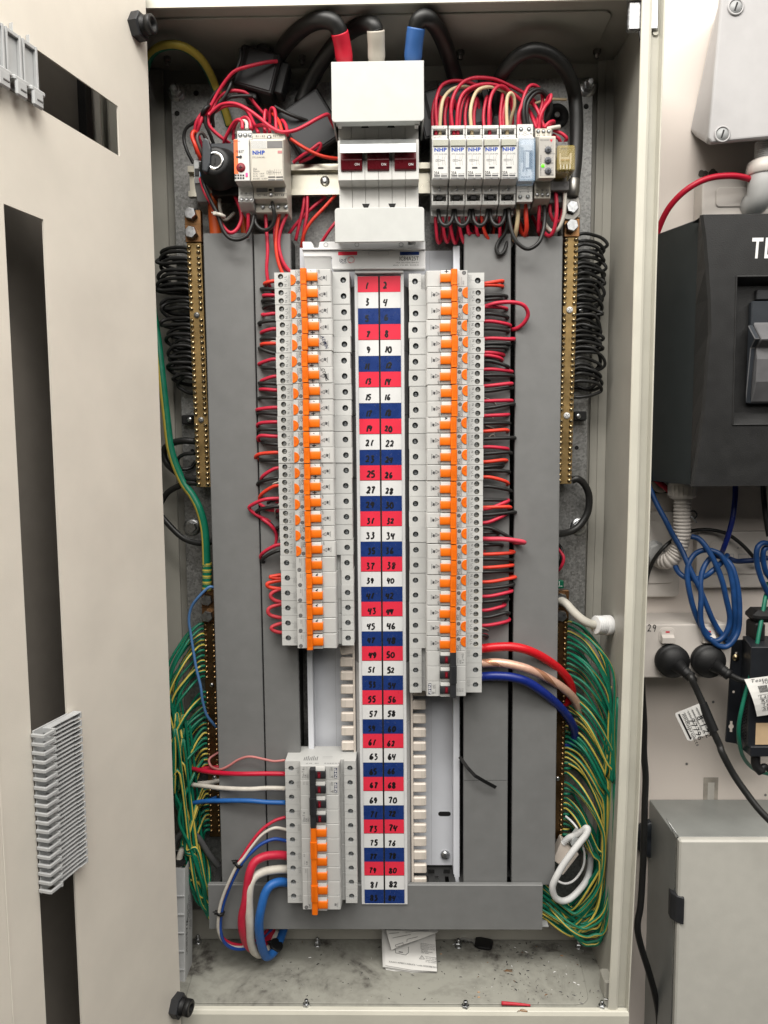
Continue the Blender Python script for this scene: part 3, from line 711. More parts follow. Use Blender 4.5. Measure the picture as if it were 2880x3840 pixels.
def make_mesh(kind):
    out = {}
    m = MB(); housing(m, 1, kind == 'mcb', 2 if kind == 'rcbo' else 1); y = BD-.05; ys = SH-.05
    if kind == 'rcbo':
        vtext(m, 'L', 13.8, 3.0, ys, 2.8, GINK); vtext(m, 'N', 13.8, -6.8, ys, 2.6, GINK)
        m.ink([(11.4, -1.6), (13.2, -1.2), (13.6, 0), (13, 1.2), (11.4, 1.5)], ys, .3, GINK, seg=2)
        vtext(m, 'Made in Hungary', 16.6, -6, ys, 1.0, LINK, fit=12); vtext(m, 'max 16mm', 14.9, -2, ys, .8, LINK, fit=4)
        m.rect(25.4, 25.6, .4, 8, y, GINK); vtext(m, 'DDUC2', 27.9, 1.2, y, 2.1, GINK, fit=7); vtext(m, 'C20', 30.6, 2, y, 2.3, GINK, bold=1)
        0; vtext(m, '30mA', 27, -2.4, y, 1.2, LINK, fit=3.6)
        m.disc(28.3, -5.2, y, 2.25, LINK, 14); m.ring(28.3, -5.2, y-.03, 1.5, 1.9, GINK, 14); m.ink([(27, -5.6), (28, -4.4), (28.6, -6), (29.4, -4.8)], y-.05, .28, GINK, seg=2)
        vtext(m, 'OFF', 52.8, 4.2, y-.4, 1.9, GINK, fit=4.2); tri(m, 53.4, -1, y-.4, 2.2, GINK, .45); house(m, 57.6, -.9, y-.4, GINK)
    else:
        for i in range(5): vtext(m, 'max 25mm  2.5Nm', 14.6+i*.8, -6.5, ys, .55, LINK, fit=6.5+i % 2*2)
        m.rect(26.3, 26.5, -1.5, 7.4, y, GINK); vtext(m, 'DG61', 25.2, 2.4, y, 1.6, GINK, shear=.2, fit=4.6)
        m.disc(23.7, -6, y, 2.35, LINK, 14); m.ring(23.7, -6, y-.03, 1.6, 2.0, GINK, 14); m.ink([(22.4, -6.4), (23.4, -5.2), (24, -6.8), (24.8, -5.6)], y-.05, .28, GINK, seg=2)
        for i in range(3): m.line(28.6, 6.9-.0*i, 31.4, 6.9, y, .18, LINK)
        m.line(28.6, 5.2, 31.4, 6.1, y, .18, LINK)
        vtext(m, 'OFF', 53.6, 4.6, y, 1.5, GINK, fit=3.6); house(m, 57.5, -1.5, y, LINK)
    m.rect(38.3, 49.2, -HZ, HZ, y+.02, PLC)
    out['housing'] = m.mesh('housing', bevel=.35)
    m = MB(); m.box(49.6 if kind == 'rcbo' else 49.9, 64.3, BD-.35, BD+2, -8.45, 8.45, PLW); out['front_plate'] = m.mesh('front_plate', bevel=.3)
    m = MB(); add_arc(m, 38.4, 49.3, 0, 8.5, 1.2, 2.6, PLW2); out['toggle_drum'] = m.mesh('toggle_drum', bevel=.2)
    m = MB(); add_arc(m, 37.5, 50.2, .1, 4.45, 4.2, 1.5, ORG)
    m.prism([(32.2, BD+1), (31.6, BD-7.6), (32.1, BD-8.8), (33, BD-9.3), (37.2, BD-9.3), (38.1, BD-8.8), (38.6, BD-7.6), (38.2, BD+1)], 'z', -8.45, 8.45, ORG)
    for i in range(4): m.box(33.1+i*1.15, 33.5+i*1.15, BD-9.75, BD-9, -3.5, 5.2, ORG)
    for i in range(3): m.disc(33.3+i*1.3, -4.2, BD-9.45, .18, INK, 6)
    out['toggle'] = m.mesh('toggle', bevel=.3, segs=2)
    if kind == 'rcbo':
        m = MB(); n = 14; pts = [(20.05+6.1*math.cos(t), -2.3+6.0*math.sin(t)) for t in [(-.5+i/n)*math.pi for i in range(n+1)]]
        m.prism(pts, 'y', BD-.9, BD+1, ORG)
        m.line(21.8, -4.3, 21.8, -.6, BD-1, .28, RINK); m.line(21.8, -2.7, 23.4, -2.7, BD-1.05, .25, RINK); m.disc(22.2, -5.8, BD-1, .25, RINK, 6)
        out['test_button'] = m.mesh('test_button', bevel=.25)
    return out
m = MB(); cross_screw(m, (0, 0, 0), 2.75, 2.2, SCR, BLK, rot=.5); TSCREW = m.mesh('terminal_screw')
RM, MM_ = make_mesh('rcbo'), make_mesh('mcb')
rb = random.Random(5)
def breaker(kind, x, zc, side, label, group, pens=(), text=None):
    t = thing('residual_current_breaker' if kind == 'rcbo' else 'circuit_breaker', label, 'circuit breaker', (x, 30, zc), group, None if side < 0 else (0, math.pi, 0))
    t.rotation_euler[1] += rb.uniform(-.004, .004); t.rotation_euler[2] += rb.uniform(-.004, .004); t.location.y -= abs(rb.gauss(0, .00025)); t.location.x += rb.gauss(0, .00022)
    M = RM if kind == 'rcbo' else MM_
    for n_ in M:
        o = kid(t, M[n_], n_)
    if kind == 'rcbo': sp = [(7, SH+4.6, 4.3), (7, SH+4.6, -4.7)]
    else: sp = [(7.2, SH+5.6, -.2)]
    for p in sp+[(77.6, SH+5.6, -.2)]: kid(t, TSCREW, 'terminal_screw', p, (0, rb.uniform(0, 3), 0))
    if pens:
        m = MB(); q = rb.uniform
        for pk, pzz in pens:
            yy = BD-1.2-2.6*math.sqrt(max(0, 1-(pzz/8.5*.82)**2))-.12; x_ = 43.2+q(-.5, .5)
            if pk == 'plus':
                m.ink([(x_-2.4, pzz+q(-.3, .3)), (x_+2.3, pzz+q(-.3, .3))], yy, 1.0, INK); m.ink([(x_+q(-.4, .4), pzz-1.8), (x_, pzz+1.7)], yy-.5, .95, INK)
            elif pk == 'dot': m.ink([(x_-.2, pzz-.3), (x_, pzz), (x_+.2, pzz+.3)], yy, 1.7, INK)
            else:
                m.ink([(x_-1.3, pzz-.9), (x_+.1, pzz+.2), (x_+1.5, pzz+1.2)], yy, 1.2, INK); m.ink([(x_+.2, pzz), (x_+.5, pzz-1.5)], yy-.3, 1.2, INK)
        o = kid(t, m.mesh('pen_mark'), 'pen_mark')
    if text:
        m = MB(); m.text(text, (52.2, BD-.45, 7.0), 3.4, NINK if text[0] == 'A' else INK, right=(.36, 0, -.93), up=(.93, 0, .36), bold=1, shear=.2, fit=14.5)
        kid(t, m.mesh('handwriting'), 'handwriting')
    return t
XL = -117.2
ZL_ = lambda i: 2.0-PT_*(i+.5)
pens = {0: (('dot', 6.6), ('plus', -6.6)), 1: (('plus', -6.6),), 2: (('plus', -6.6),), 3: (('dot', 6.8), ('plus', -6.6)), 4: (('dot', 6.6), ('plus', -6.6)), 5: (('dot', 6.6), ('plus', -6.6)), 6: (('dot', 6.6), ('plus', -6.6)), 7: (('dot', 6.6),),
        8: (('dot', 6.6), ('plus', -6.8)), 10: (('dot', 6.6), ('plus', -6.6)), 12: (('dot', 6.8), ('plus', -6.4)), 13: (('dot', 6.6), ('plus', -6.6)), 14: (('dot', 6.6), ('tick', -6.6))}
for i in range(18, 24): pens[i] = (('dot' if i == 18 else 'tick', 6.4),)
for i in range(24):
    n = 2*i+1; c = CN[i % 3]
    ex = {4: ', marked ADMIN', 6: ', pen scribble'}.get(i, '')
    if i < 18: breaker('rcbo', XL, ZL_(i), -1, f'white breaker with orange toggle and test button, left of {c} label {numw(n)}'+ex, 'breakers left of the numbered strip', pens.get(i, ()), {4: 'ADMIN', 6: 'COMMS'}.get(i))
    else: breaker('mcb', XL, ZL_(i), -1, f'single screw white breaker with orange toggle, left of {c} label {numw(n)}', 'breakers left of the numbered strip', pens.get(i, ()))
PR = 17.9
ZR = lambda i: -.8-PR*(i+.5)
XR = lambda i: 118.6-1.5*i/24
for i in range(24):
    n = 2*i+2; c = CN[i % 3]
    if i == 0: breaker('mcb', XR(i), ZR(i), 1, 'single screw white breaker with orange toggle, right of red label two', 'breakers right of the numbered strip', (('plus', -7),))
    else: breaker('rcbo', XR(i), ZR(i), 1, f'white breaker with orange toggle and test button, right of {c} label {numw(n)}', 'breakers right of the numbered strip', {9: (('tick', -7),), 21: (('tick', 6.8),)}.get(i, ()))
# ------------------------------------------------------------------ multi-pole breakers
def multipole(x, zc, side, poles, label, dark, din, nhp, tail, prints):
    t = thing('multipole_breaker' if poles > 1 else 'circuit_breaker', label, 'circuit breaker', (x, 30, zc), 'large breakers on the busbar chassis', None if side < 0 else (0, math.pi, 0))
    m = MB(); housing(m, poles, True, 1)
    y = BD-.05; ys = SH-.05
    for p in range(poles):
        m.rect(38.3, 49.2, -HZ-PT_*p, HZ-PT_*p, y+.02, PLC)
        for i in range(4): vtext(m, 'max 25mm  2.5Nm', 14.4+i*.8, -6.5-PT_*p, ys, .55, LINK, fit=8) if p in (0, poles-1) else None
    for s_, a, b, sz, mt, kw in prints: vtext(m, s_, a, b, y, sz, mt, **kw)
    if din is not None:
        z = din; vtext(m, 'Din-T 6', 24.6, z, y, 2.6, GINK, fit=11.6); vtext(m, tail, 26.9, z, y, 1.7, GINK, bold=1); m.outline([(27.7, z), (27.7, z+4.8), (29.3, z+4.8), (29.3, z)], y, .16, GINK); vtext(m, '6000', 29.1, z+.5, y, 1.1, GINK)
    if nhp is not None:
        z = nhp; m.rect(59.9, 63.3, z-6.4, z+6.2, y-.4, NINK); vtext(m, 'NHP', 63, z-5.9, y-.45, 2.7, WINK, bold=1, fit=11.8)
        vtext(m, 'OFF', 58.3, z+2.6, y-.4, 2.3, GINK, fit=4.6); tri(m, 57.4, z-4.6, y-.4, 1.5, GINK); vtext(m, 'AUTOMATIC SYSTEM', 55.4, z-5.6, y-.4, .9, LINK, fit=11)
        for i in range(4):
            zz = z+6.2-i*1.25 if False else z
        for i in range(3):
            for q in (0, 1): m.line(23+q*3.4+i*.0, z+6.6-1.5*i, 25.4+q*3.4, z+6.9-1.5*i, y, .22, GINK)
    me = m.mesh('housing', bevel=.35); kid(t, me, 'housing')
    for p in range(poles):
        z = -PT_*p
        f = MB(); f.box(49.9, 64.3, BD-.35, BD+2, -8.6+z, 8.6+z, PLW); kid(t, f.mesh('front_plate', bevel=.3), 'front_plate')
        d = MB(); add_arc(d, 38.4, 49.3, z, 8.6, 1.2, 2.6, PLW2); kid(t, d.mesh('toggle_drum', bevel=.2), 'toggle_drum')
        k = MB(); add_arc(k, 37.5, 50.2, z-.2, 4.5, 4.2, 1.5, DGREY if dark else ORG)
        if dark:
            w_ = MB(); add_arc(w_, 40.8, 44.4, z-.2, 4.0, 4.8, 1.2, MAROON); vtext(w_, 'ON', 43.5, z-2.9, BD-6.15, 1.6, RINK, fit=4)
        to_ = kid(t, k.mesh('toggle', bevel=.25), 'toggle')
        if dark: kid(to_, w_.mesh('on_window'), 'on_window')
        kid(t, TSCREW, 'terminal_screw', (7.2, SH+5.6, -.2+z), (0, rb.uniform(0, 3), 0)); kid(t, TSCREW, 'terminal_screw', (77.6, SH+5.6, -.2+z), (0, rb.uniform(0, 3), 0))
    b = MB(); mt = DGREY if dark else ORG; z1, z0 = HZ, -HZ-PT_*(poles-1)
    pr = [(32.2, BD+1), (31.6, BD-7.6), (32.1, BD-8.8), (33, BD-9.3), (37.2, BD-9.3), (38.1, BD-8.8), (38.6, BD-7.6), (38.2, BD+1)]
    if dark: b.prism(pr, 'z', z0-1, z1-1.2, mt)
    else: b.prism(pr, 'z', z0-1, z1-.8, mt)
    if poles > 1: b.prism([(q[0]+(-.6 if q[0] < 35 else .7), q[1]-(.8 if q[1] < BD else 0)) for q in pr], 'z', z0+PT_*.85, z1-PT_*1.0, mt)
    for i in range(3): b.box(33.3+i*1.3, 33.6+i*1.3, BD-9.8-(.8 if poles > 1 else 0), BD-9, z0+PT_*.85, z1-PT_ if poles > 1 else z1-5, mt)
    kid(t, b.mesh('handle_tie', bevel=.4, segs=2), 'handle_tie')
    return t
P3 = 17.75
multipole(117.0, ZR(24)-2*PT_, 1, 3, 'triple pole breaker with black toggles showing red, right of labels fifty to fifty-four', True, None, None, '', [])
t3 = bpy.data.objects.get('multipole_breaker')
m = MB(); y = BD-.05; z = -2*PT_                        # its printing, upside down like the breaker itself
vtext(m, 'Din-T 6', 24.6, z-6, y, 2.6, GINK, fit=11.6); vtext(m, 'C63', 26.9, z+1.5, y, 1.7, GINK, bold=1); m.outline([(27.7, z), (27.7, z+5), (29.3, z+5), (29.3, z)], y, .16, GINK)
m.rect(59.9, 63.3, -6.6, 6.4, y-.4, NINK); vtext(m, 'NHP', 63, -6.1, y-.45, 2.7, WINK, bold=1, fit=12)
vtext(m, 'OFF', 58.3, -5, y-.4, 2.3, GINK, fit=4.6); tri(m, 57.4, 4.6, y-.4, 1.5, GINK); vtext(m, 'AUTOMATIC SYSTEM', 55.4, -5.6, y-.4, .9, LINK, fit=11)
for i in range(3):
    for q in range(3): m.ink([(22.6+q*2.8, 3-i*1.6+q*.3), (23.8+q*2.8, 3.5-i*1.6), (24.8+q*2.8, 2.8-i*1.6)], y, .3, GINK, seg=2)
kid(t3, m.mesh('lettering'), 'lettering')
LB = -567.3
zb = lambda i: LB-17.84*(i+.5)
multipole(XL, zb(0), -1, 1, 'single pole breaker with black toggle at the top of the lower left block', True, -6.2, 0, 'C10', [])
multipole(XL, zb(1), -1, 3, 'triple pole breaker with black toggles showing red in the lower left block', True, -2*PT_-6.2, 0, 'C10', [])
multipole(XL, zb(4), -1, 3, 'triple pole breaker with orange toggles directly under the black toggles', False, None, None, '',
          [('OFF', 54.6, 4.2, 1.3, LINK, dict(fit=3)), ('6kA', 23.4, -2*PT_+3.5, 1.6, GINK, dict(fit=3.6)), ('400/415', 23.4, -2*PT_-6, .9, LINK, dict(fit=5)), ('C10', 26.6, -2*PT_-6.5, 1.9, GINK, dict(bold=1)), ('NHP', 57.4, -2*PT_-4, 1.9, GINK, dict(bold=1, fit=7)), ('MOD6', 61.4, -2*PT_-4, 1.8, GINK, dict(bold=1, fit=7))])
multipole(XL, zb(7), -1, 3, 'lowest triple pole breaker with orange toggles in the lower left block', False, None, None, '',
          [('OFF', 54.6, 4.2, 1.3, LINK, dict(fit=3)), ('C63', 29, -2*PT_-6.6, 1.9, GINK, dict(bold=1)), ('DG63', 25, 1.5, 1.5, GINK, dict(fit=4.5, shear=.2))])
m = MB(); y = BD-.05; m.rect(26.3, 26.55, -2*PT_-3.4, 7, y, GINK); m.disc(24.2, -2*PT_-6, y, 2.35, LINK, 14); m.ring(24.2, -2*PT_-6, y-.03, 1.6, 2.0, GINK, 14); house(m, 59.5, -2*PT_-3, y-.4, LINK)
kid([o for o in COL.objects if o.name.startswith('multipole_breaker')][-1], m.mesh('lettering'), 'lettering')
# top face printing on the lower left block
t1 = [o for o in COL.objects if o.get('label', '').startswith('single pole breaker with black')][0]
m = MB(); zt_ = HZ+.05
def ttext(s_, x, yy, size, **kw): m.text(s_, (x, yy, zt_), size, GINK, right=(-1, 0, 0), up=(0, -1, 0), **kw)
ttext('16 07', 42, BD+8, 2.6, fit=16); ttext('603403', 66, BD+8, 2.6, fit=18)
for i in range(8): m.add([(22+i*2.2, BD+15, zt_), (23.2+i*2.2, BD+15, zt_), (23.2+i*2.2, BD+24+i % 3*2, zt_), (22+i*2.2, BD+24+i % 3*2, zt_)], [(0, 1, 2, 3)], LINK, decal=True)
for a, b in (((44, BD+22), (56, BD+22)), ((44, BD+26), (56, BD+26))): m.add([(a[0], a[1], zt_), (b[0], b[1], zt_), (b[0], b[1]+.3, zt_), (a[0], a[1]+.3, zt_)], [(0, 1, 2, 3)], GINK, decal=True)
kid(t1, m.mesh('lettering'), 'lettering')
# ------------------------------------------------------------------ helper: box between two frame corners at a depth
def fb(m, k, x0, y0, x1, y1, yf, yb, mt, bev=.4):
    a = pt(k, x0, y0, yf); b = pt(k, x1, y1, yf); m.box(a.x, b.x, yf, yb, b.z, a.z, mt, bev); return a, b
def frect(m, k, x0, y0, x1, y1, y, mt):
    a = pt(k, x0, y0, y); b = pt(k, x1, y1, y); m.rect(a.x, b.x, b.z, a.z, y, mt)
def ftext(m, k, s, x, y, Y, size_px, mt, **kw):
    p = pt(k, x, y, Y); sc_ = scale_at(k, x, y, Y)
    if 'fit' in kw: kw['fit'] /= sc_
    m.text(s, (p.x, Y, p.z), size_px/sc_, mt, **kw)
def fline(m, k, x0, y0, x1, y1, Y, w, mt):
    a = pt(k, x0, y0, Y); b = pt(k, x1, y1, Y); m.line(a.x, a.z, b.x, b.z, Y, w, mt)
def well(m, k, x, y, rpx, Y, mt=PLW2, depth=5):     # raised collar round a screw well
    p = pt(k, x, y, Y); r = rpx/scale_at(k, x, y, Y); m.lathe((p.x, Y+.1, p.z), (0, -1, 0), [(r*1.18, 0), (r*1.14, .35), (r, .35), (r*.97, -depth+2), (0, -depth+2)], mt, 16); return p, r
def fscrew(k, x, y, rpx, Y, parent, mt=BOLT, name='terminal_screw', h=1.8, rot=None):
    p = pt(k, x, y, Y); r = rpx/scale_at(k, x, y, Y); m = MB(); cross_screw(m, (p.x, Y, p.z), r, h, mt, BLK, rot=rb.uniform(0, 1.5) if rot is None else rot); return m.build(name, parent)
def zf(k, y, Y, x=800): return pz(k, x, y, Y)
# ------------------------------------------------------------------ main isolator
iso = thing('main_isolator_switch', 'large white three pole main switch with maroon ON toggles and metal tie bar', 'main switch', (1.5, 30, 60))
X0, X1 = px('C0', 434, 1400, -25), px('C0', 1130, 1400, -25); wd = (X1-X0)/6
zc = lambda y, Y: pz('C0', 780, y, Y)
for i in range(6):
    m = MB(); prof = [(30, zc(1000, -16)), (-16, zc(1000, -16)), (-16, zc(1200, -16)), (-31, zc(1212, -31)), (-31, zc(1555, -31)), (-16, zc(1612, -16)), (-16, zc(1830, -16)), (30, zc(1830, -16))]
    m.prism(prof, 'x', X0+wd*i+.12, X0+wd*(i+1)-.12, PLW2); m.build('pole_housing', iso, bevel=.35)
for i, (xa, xb) in enumerate(((455, 643), (685, 875), (920, 1108))):
    a = pt('C0', xa, 1300, -34); b = pt('C0', xb, 1478, -31); m = MB(); zt_ = zc(1290, -34); zm = zc(1378, -36); zb_ = zc(1476, -32)
    m.prism([(-28, zt_), (-33, zt_), (-36.5, zm), (-33.5, zb_+1), (-31.5, zb_), (-28, zb_)], 'x', a.x, b.x, MAROON)
    p = pt('C0', xa+120, 1430, -35.4); m.text('ON', (p.x, -35.5, p.z), 2.6, WINK, wid=.9); m.build('toggle', iso, bevel=.4)
m = MB(); a = pt('C0', 448, 1205, -40); b = pt('C0', 1106, 1320, -40)
m.prism([(-31.2, zc(1206, -31)), (-41, zc(1243, -41)), (-43.2, zc(1243, -42)-.2), (-43.2, zc(1322, -42)), (-42, zc(1322, -42)), (-42, zc(1243, -42)-1.4), (-40.6, zc(1243, -41)-1.4), (-31.2, zc(1206, -31)-1.4)], 'x', a.x, b.x, mat('tie_bar_zinc', (.62, .64, .63), .35, .8, var=.15, vscale=60, var2=.15)); m.build('tie_bar', iso, bevel=.2)
m = MB()
for x, y, d in ((665, 1105, 1), (890, 1103, 1), (673, 1760, -1), (900, 1758, -1)):
    p = pt('C0', x, y, -16.3); q = 4.3; m.add([(p.x-q, -16.25, p.z), (p.x+q, -16.25, p.z), (p.x+q*.35, -16.25, p.z+6.3*d), (p.x-q*.35, -16.25, p.z+6.3*d)], [(0, 1, 2, 3)], BLKM, decal=True)
m.build('keying_slot', iso)
def cover(name, corners, top_round, yf, depth, lip):
    (xa, ya), (xb, yb) = corners
    a = pt('C0', xa, ya, yf); b = pt('C0', xb, yb, yf); r = 3.4; pts = []
    def arc(cx, cz, t0): return [(cx+r*math.cos(t0+i*math.pi/8), cz+r*math.sin(t0+i*math.pi/8)) for i in range(5)]
    if top_round: pts = [(a.x, b.z), (b.x, b.z)]+arc(b.x-r, a.z-r, 0)+arc(a.x+r, a.z-r, math.pi/2)
    else: pts = [(b.x, a.z), (a.x, a.z)]+arc(a.x+r, b.z+r, math.pi)+arc(b.x-r, b.z+r, 1.5*math.pi)
    m = MB(); m.prism(pts, 'y', yf, yf+2.2, COVER)
    for x in (a.x, b.x-2): m.prism([(yf+2.2, b.z+(r if not top_round else 0)), (yf+2.2, a.z-(r if top_round else 0)), (yf+depth, a.z-(r if top_round else 0)), (yf+depth, b.z+(r if not top_round else 15))], 'x', x, x+2, COVER)
    if top_round: m.box(a.x+4, b.x-4, yf+2.2, yf+9, a.z-1.8, a.z, COVER)
    else: m.box(a.x+4, b.x-4, yf+2.2, yf+12, b.z, b.z+1.8, COVER); m.box(a.x, b.x, yf+2.2, yf+depth, a.z-2, a.z, COVER)
    return m.build(name, iso, bevel=.7, segs=2)
cover('terminal_cover', ((372, 534), (1176, 1043)), False, -44, 62, 0)
cover('terminal_cover', ((403, 1797), (1178, 2084)), True, -33, 40, 0)
for xa, xb in ((432, 466), (1092, 1126)):
    m = MB(); a = pt('C0', xa, 1040, -30); b = pt('C0', xb, 1104, -30); m.prism([(-36, a.z), (-36, b.z), (-27, b.z), (-20, a.z)], 'x', a.x, b.x, PLW2); m.build('cover_clip', iso, bevel=.3)
# ------------------------------------------------------------------ 20 A contactors
CK = ((90, 410), (425, 746), (750, 1078), (1083, 1404), (1417, 1738))
def contactor(i, label):
    xa, xb = CK[i]; k = 'H'; cx = (xa+xb)/2; A = px(k, xa, 900, -14)+.25; B = px(k, xb, 900, -14)-.25
    z = lambda y, Y: pz(k, cx, y, Y)
    t = thing('contactor', label, 'contactor', ((A+B)/2, 30, z(1900, 0)), 'row of slim contactors')
    dy = -2.5*i
    m = MB()
    m.prism([(30, z(262+dy, -14)), (-14, z(262+dy, -14)), (-14, z(328+dy, -14)), (-5, z(331+dy, -14)), (-5, z(448+dy, -14)), (-14, z(451+dy, -14)), (-14, z(516+dy, -14)), (-30, z(526+dy, -30)), (-30, z(1312+dy, -30)), (-14.2, z(1440+dy, -14)), (-14.2, z(1600+dy, -14)), (-3, z(1606+dy, -14)), (-3, z(1730+dy, -14)), (-14.2, z(1735+dy, -14)), (-13, z(1815+dy, -13)), (2, z(1905+dy, 2)), (2, z(2020+dy, 2)), (30, z(2020+dy, 2))], 'x', A, B, PLW2)
    for x in (A, B-1.7):
        for a_, b_ in ((330, 449), (1602, 1733)): m.box(x, x+1.7, -13.9, -2, z(b_+dy, -14), z(a_+dy, -14), PLW2)
    m.build('housing', t, bevel=.4)
    m = MB(); m.box(A+.9, B-.9, -31.4, -29.5, z(1312+dy, -30)+1, z(672+dy, -31), PLW2, .3); Y = -31.5
    ox = xa-90
    ftext(m, k, 'NHP', 146+ox, 768+dy, Y, 66, BINK, bold=2, fit=246)
    ftext(m, k, 'DTC-20-20-240L', 152+ox, 836+dy, Y, 30, GINK, fit=250)
    for s_, x, y in (('A1', 215, 866), ('1', 308, 866), ('3', 356, 866), ('A2', 215, 1036), ('2', 308, 1036), ('4', 356, 1036)): ftext(m, k, s_, x+ox, y+dy, Y, 16, GINK)
    for x0, y0, x1, y1 in ((173, 925, 272, 925), (173, 960, 272, 960), (175, 925, 175, 960), (272, 925, 272, 960), (222, 870, 222, 925), (222, 960, 222, 1015), (312, 870, 312, 915), (353, 870, 353, 915), (293, 915, 314, 960), (333, 915, 355, 960), (314, 960, 314, 1015), (355, 960, 355, 1015), (272, 942, 340, 942)): fline(m, k, x0+ox, y0+dy, x1+ox, y1+dy, Y-.01*(x0 % 7), .22, GINK)
    ftext(m, k, '240V~', 185+ox, 950+dy, Y-.1, 16, GINK, fit=70)
    frect(m, k, 222+ox, 1072+dy, 326+ox, 1106+dy, Y, GINK); ftext(m, k, '20A', 144+ox, 1220+dy, Y, 62, INK, fit=104, bold=1); ftext(m, k, '240/415V', 278+ox, 1218+dy, Y, 24, GINK, fit=128)
    for x0, x1 in ((146, 262), (278, 396)):
        frect(m, k, x0+ox, 1230+dy, x1+ox, 1256+dy, Y, GINK); frect(m, k, x0+ox, 1272+dy, x1+ox, 1308+dy, Y, LINK)
    for s_, x, y in (('1', 182, 306), ('3', 316, 306), ('2', 178, 1782), ('4', 312, 1782)): ftext(m, k, s_, x+ox, y+dy, -14.3, 20, GINK)
    ftext(m, k, 'A1', 146+ox, 512+dy, -14.3, 20, GINK); ftext(m, k, 'A2', 134+ox, 1552+dy, -14.3, 24, GINK)
    fline(m, k, 248+ox, 1440+dy, 248+ox, 1480+dy, -14.5, .3, GINK); m.build('front_lettering', t)
    m = MB(); a = pt(k, 128+ox, 545+dy, -31.5); b = pt(k, 418+ox, 664+dy, -31.5); m.box(a.x, b.x, -32.6, -30, b.z, a.z, PLC, .3)
    for q in range(20):
        for r_ in range(7): x = a.x+.6+(b.x-a.x-1.2)*q/19; zz = b.z+.5+(a.z-b.z-1)*r_/6; m.rect(x-.17, x+.17, zz-.25, zz+.25, -32.7, mat('grille_green', (.1, .2, .13), .5, var=0))
    m.build('grille', t)
    m = MB(); frect(m, k, 122+ox, 338+dy, 384+ox, 352+dy, -13.2, LINK) if 0 else None
    m = MB(); p, r = well(m, k, 246+ox, 1515+dy, 42, -14.2, PLW2); m.build('screw_collar', t); fscrew(k, 246+ox, 1515+dy, 38, -13, t)
    m = MB(); p, r = well(m, k, 250+ox, 516+dy, 36, -14.2, PLW2); m.build('screw_collar', t)
    m = MB(); a = pt(k, 185+ox, 1650+dy, -6); b = pt(k, 300+ox, 1732+dy, -6); m.box(a.x, b.x, -11, -3, b.z, a.z, BLK, .3); m.build('cable_clamp', t)
    for x_, mt_ in {0: ((180, W_RED), (258, W_CRM)), 1: ((525-333, W_RED), (605-333, W_RED)), 2: ((885-666, W_CRM),), 3: ((1230-999, W_RED),), 4: ((1570-1332, W_CRM),)}[i]:
        p, q = pt(k, x_+ox, 362+dy, -8), pt(k, x_+ox, 446+dy, -8); m = MB(); m.tube([p, p.lerp(q, .5), q], 2.0, mt_, n=8, seg=2); m.build('wire_end', t)
    return t
for i, s_ in enumerate(('leftmost of the five white contactors, next to the main switch', 'white contactor with two red wires on top, second from the left end', 'middle one of the five white contactors marked twenty amps', 'white contactor with a single red wire in its top window', 'white contactor beside the clear blue time switch')): contactor(i, s_)
# ------------------------------------------------------------------ time switch
k = 'I'; z = lambda y, Y, x=460: pz(k, x, y, Y)
t = thing('time_switch', 'white time switch behind a clear blue hinged cover', 'time switch', (px(k, 450, 1000, 0), 30, z(1760, 0)))
A, B = px(k, 303, 400, -14)+.2, px(k, 620, 400, -14)-.2
m = MB(); m.prism([(30, z(235, -14)), (-14, z(235, -14)), (-14, z(478, -14)), (-22, z(490, -22)), (-22, z(1340, -22)), (-14, z(1395, -14)), (-14, z(1750, -14)), (0, z(1790, 0)), (0, z(1880, 0)), (30, z(1880, 0))], 'x', A, B, PLW2); m.build('housing', t, bevel=.4)
m = MB()
for x, y in ((382, 337), (537, 335), (365, 1650), (515, 1648)): well(m, k, x, y, 40, -14.1)
m.build('screw_collar', t)
for x, y in ((382, 342), (537, 342), (365, 1655), (515, 1655)): fscrew(k, x, y, 36, -12.5, t, SCR)
m = MB(); frect(m, k, 385, 540, 610, 1300, -22.4, LABW); frect(m, k, 380, 685, 430, 980, -22.5, LGREY); frect(m, k, 430, 748, 608, 1110, -22.6, MGREY)
for i in range(22): frect(m, k, 440, 760+i*16, 475, 767+i*16, -22.8, WINK); frect(m, k, 500, 770+i*14, 525, 775+i*14, -22.8, WINK); frect(m, k, 545, 790+i*14, 580, 797+i*14, -22.8, INK)
frect(m, k, 478, 770, 540, 1080, -22.7, WINK); frect(m, k, 590, 800, 606, 1160, -22.7, DGREY)
ftext(m, k, '16 A', 400, 1160, -22.9, 52, GINK, fit=110); ftext(m, k, 'legrand', 388, 1275, -22.9, 40, GINK, fit=170)
fline(m, k, 470, 1225, 490, 1170, -22.9, .3, GINK); m.ink([(pt(k, a, b, 0).x, pt(k, a, b, 0).z) for a, b in ((460, 1180), (480, 1165), (470, 1195), (490, 1180), (480, 1215))], -22.9, .3, GINK, seg=2)
ftext(m, k, 'L', 342, 440, -14.2, 34, GINK); ftext(m, k, 'N', 560, 438, -14.2, 34, GINK); p = pt(k, 462, 420, -14.2); m.ring(p.x, p.z, -14.2, 2.0, 2.2, GINK); ftext(m, k, 'M', 450, 432, -14.2, 24, GINK)
fline(m, k, 385, 440, 425, 440, -14.2, .2, GINK); fline(m, k, 500, 436, 540, 436, -14.2, .2, GINK)
ftext(m, k, '1', 360, 1575, -14.2, 32, GINK); ftext(m, k, '4', 508, 1572, -14.2, 32, GINK)
for q in ((335, 1498, 380, 1498), (380, 1500, 430, 1478), (430, 1492, 500, 1490), (515, 1450, 550, 1450), (515, 1450, 515, 1518), (515, 1518, 550, 1518), (300, 1542, 595, 1540)): fline(m, k, *q, -14.25, .2, GINK)
m.build('dial', t)
m = MB(); a, b = pt(k, 348, 486, -40), pt(k, 664, 1330, -40)
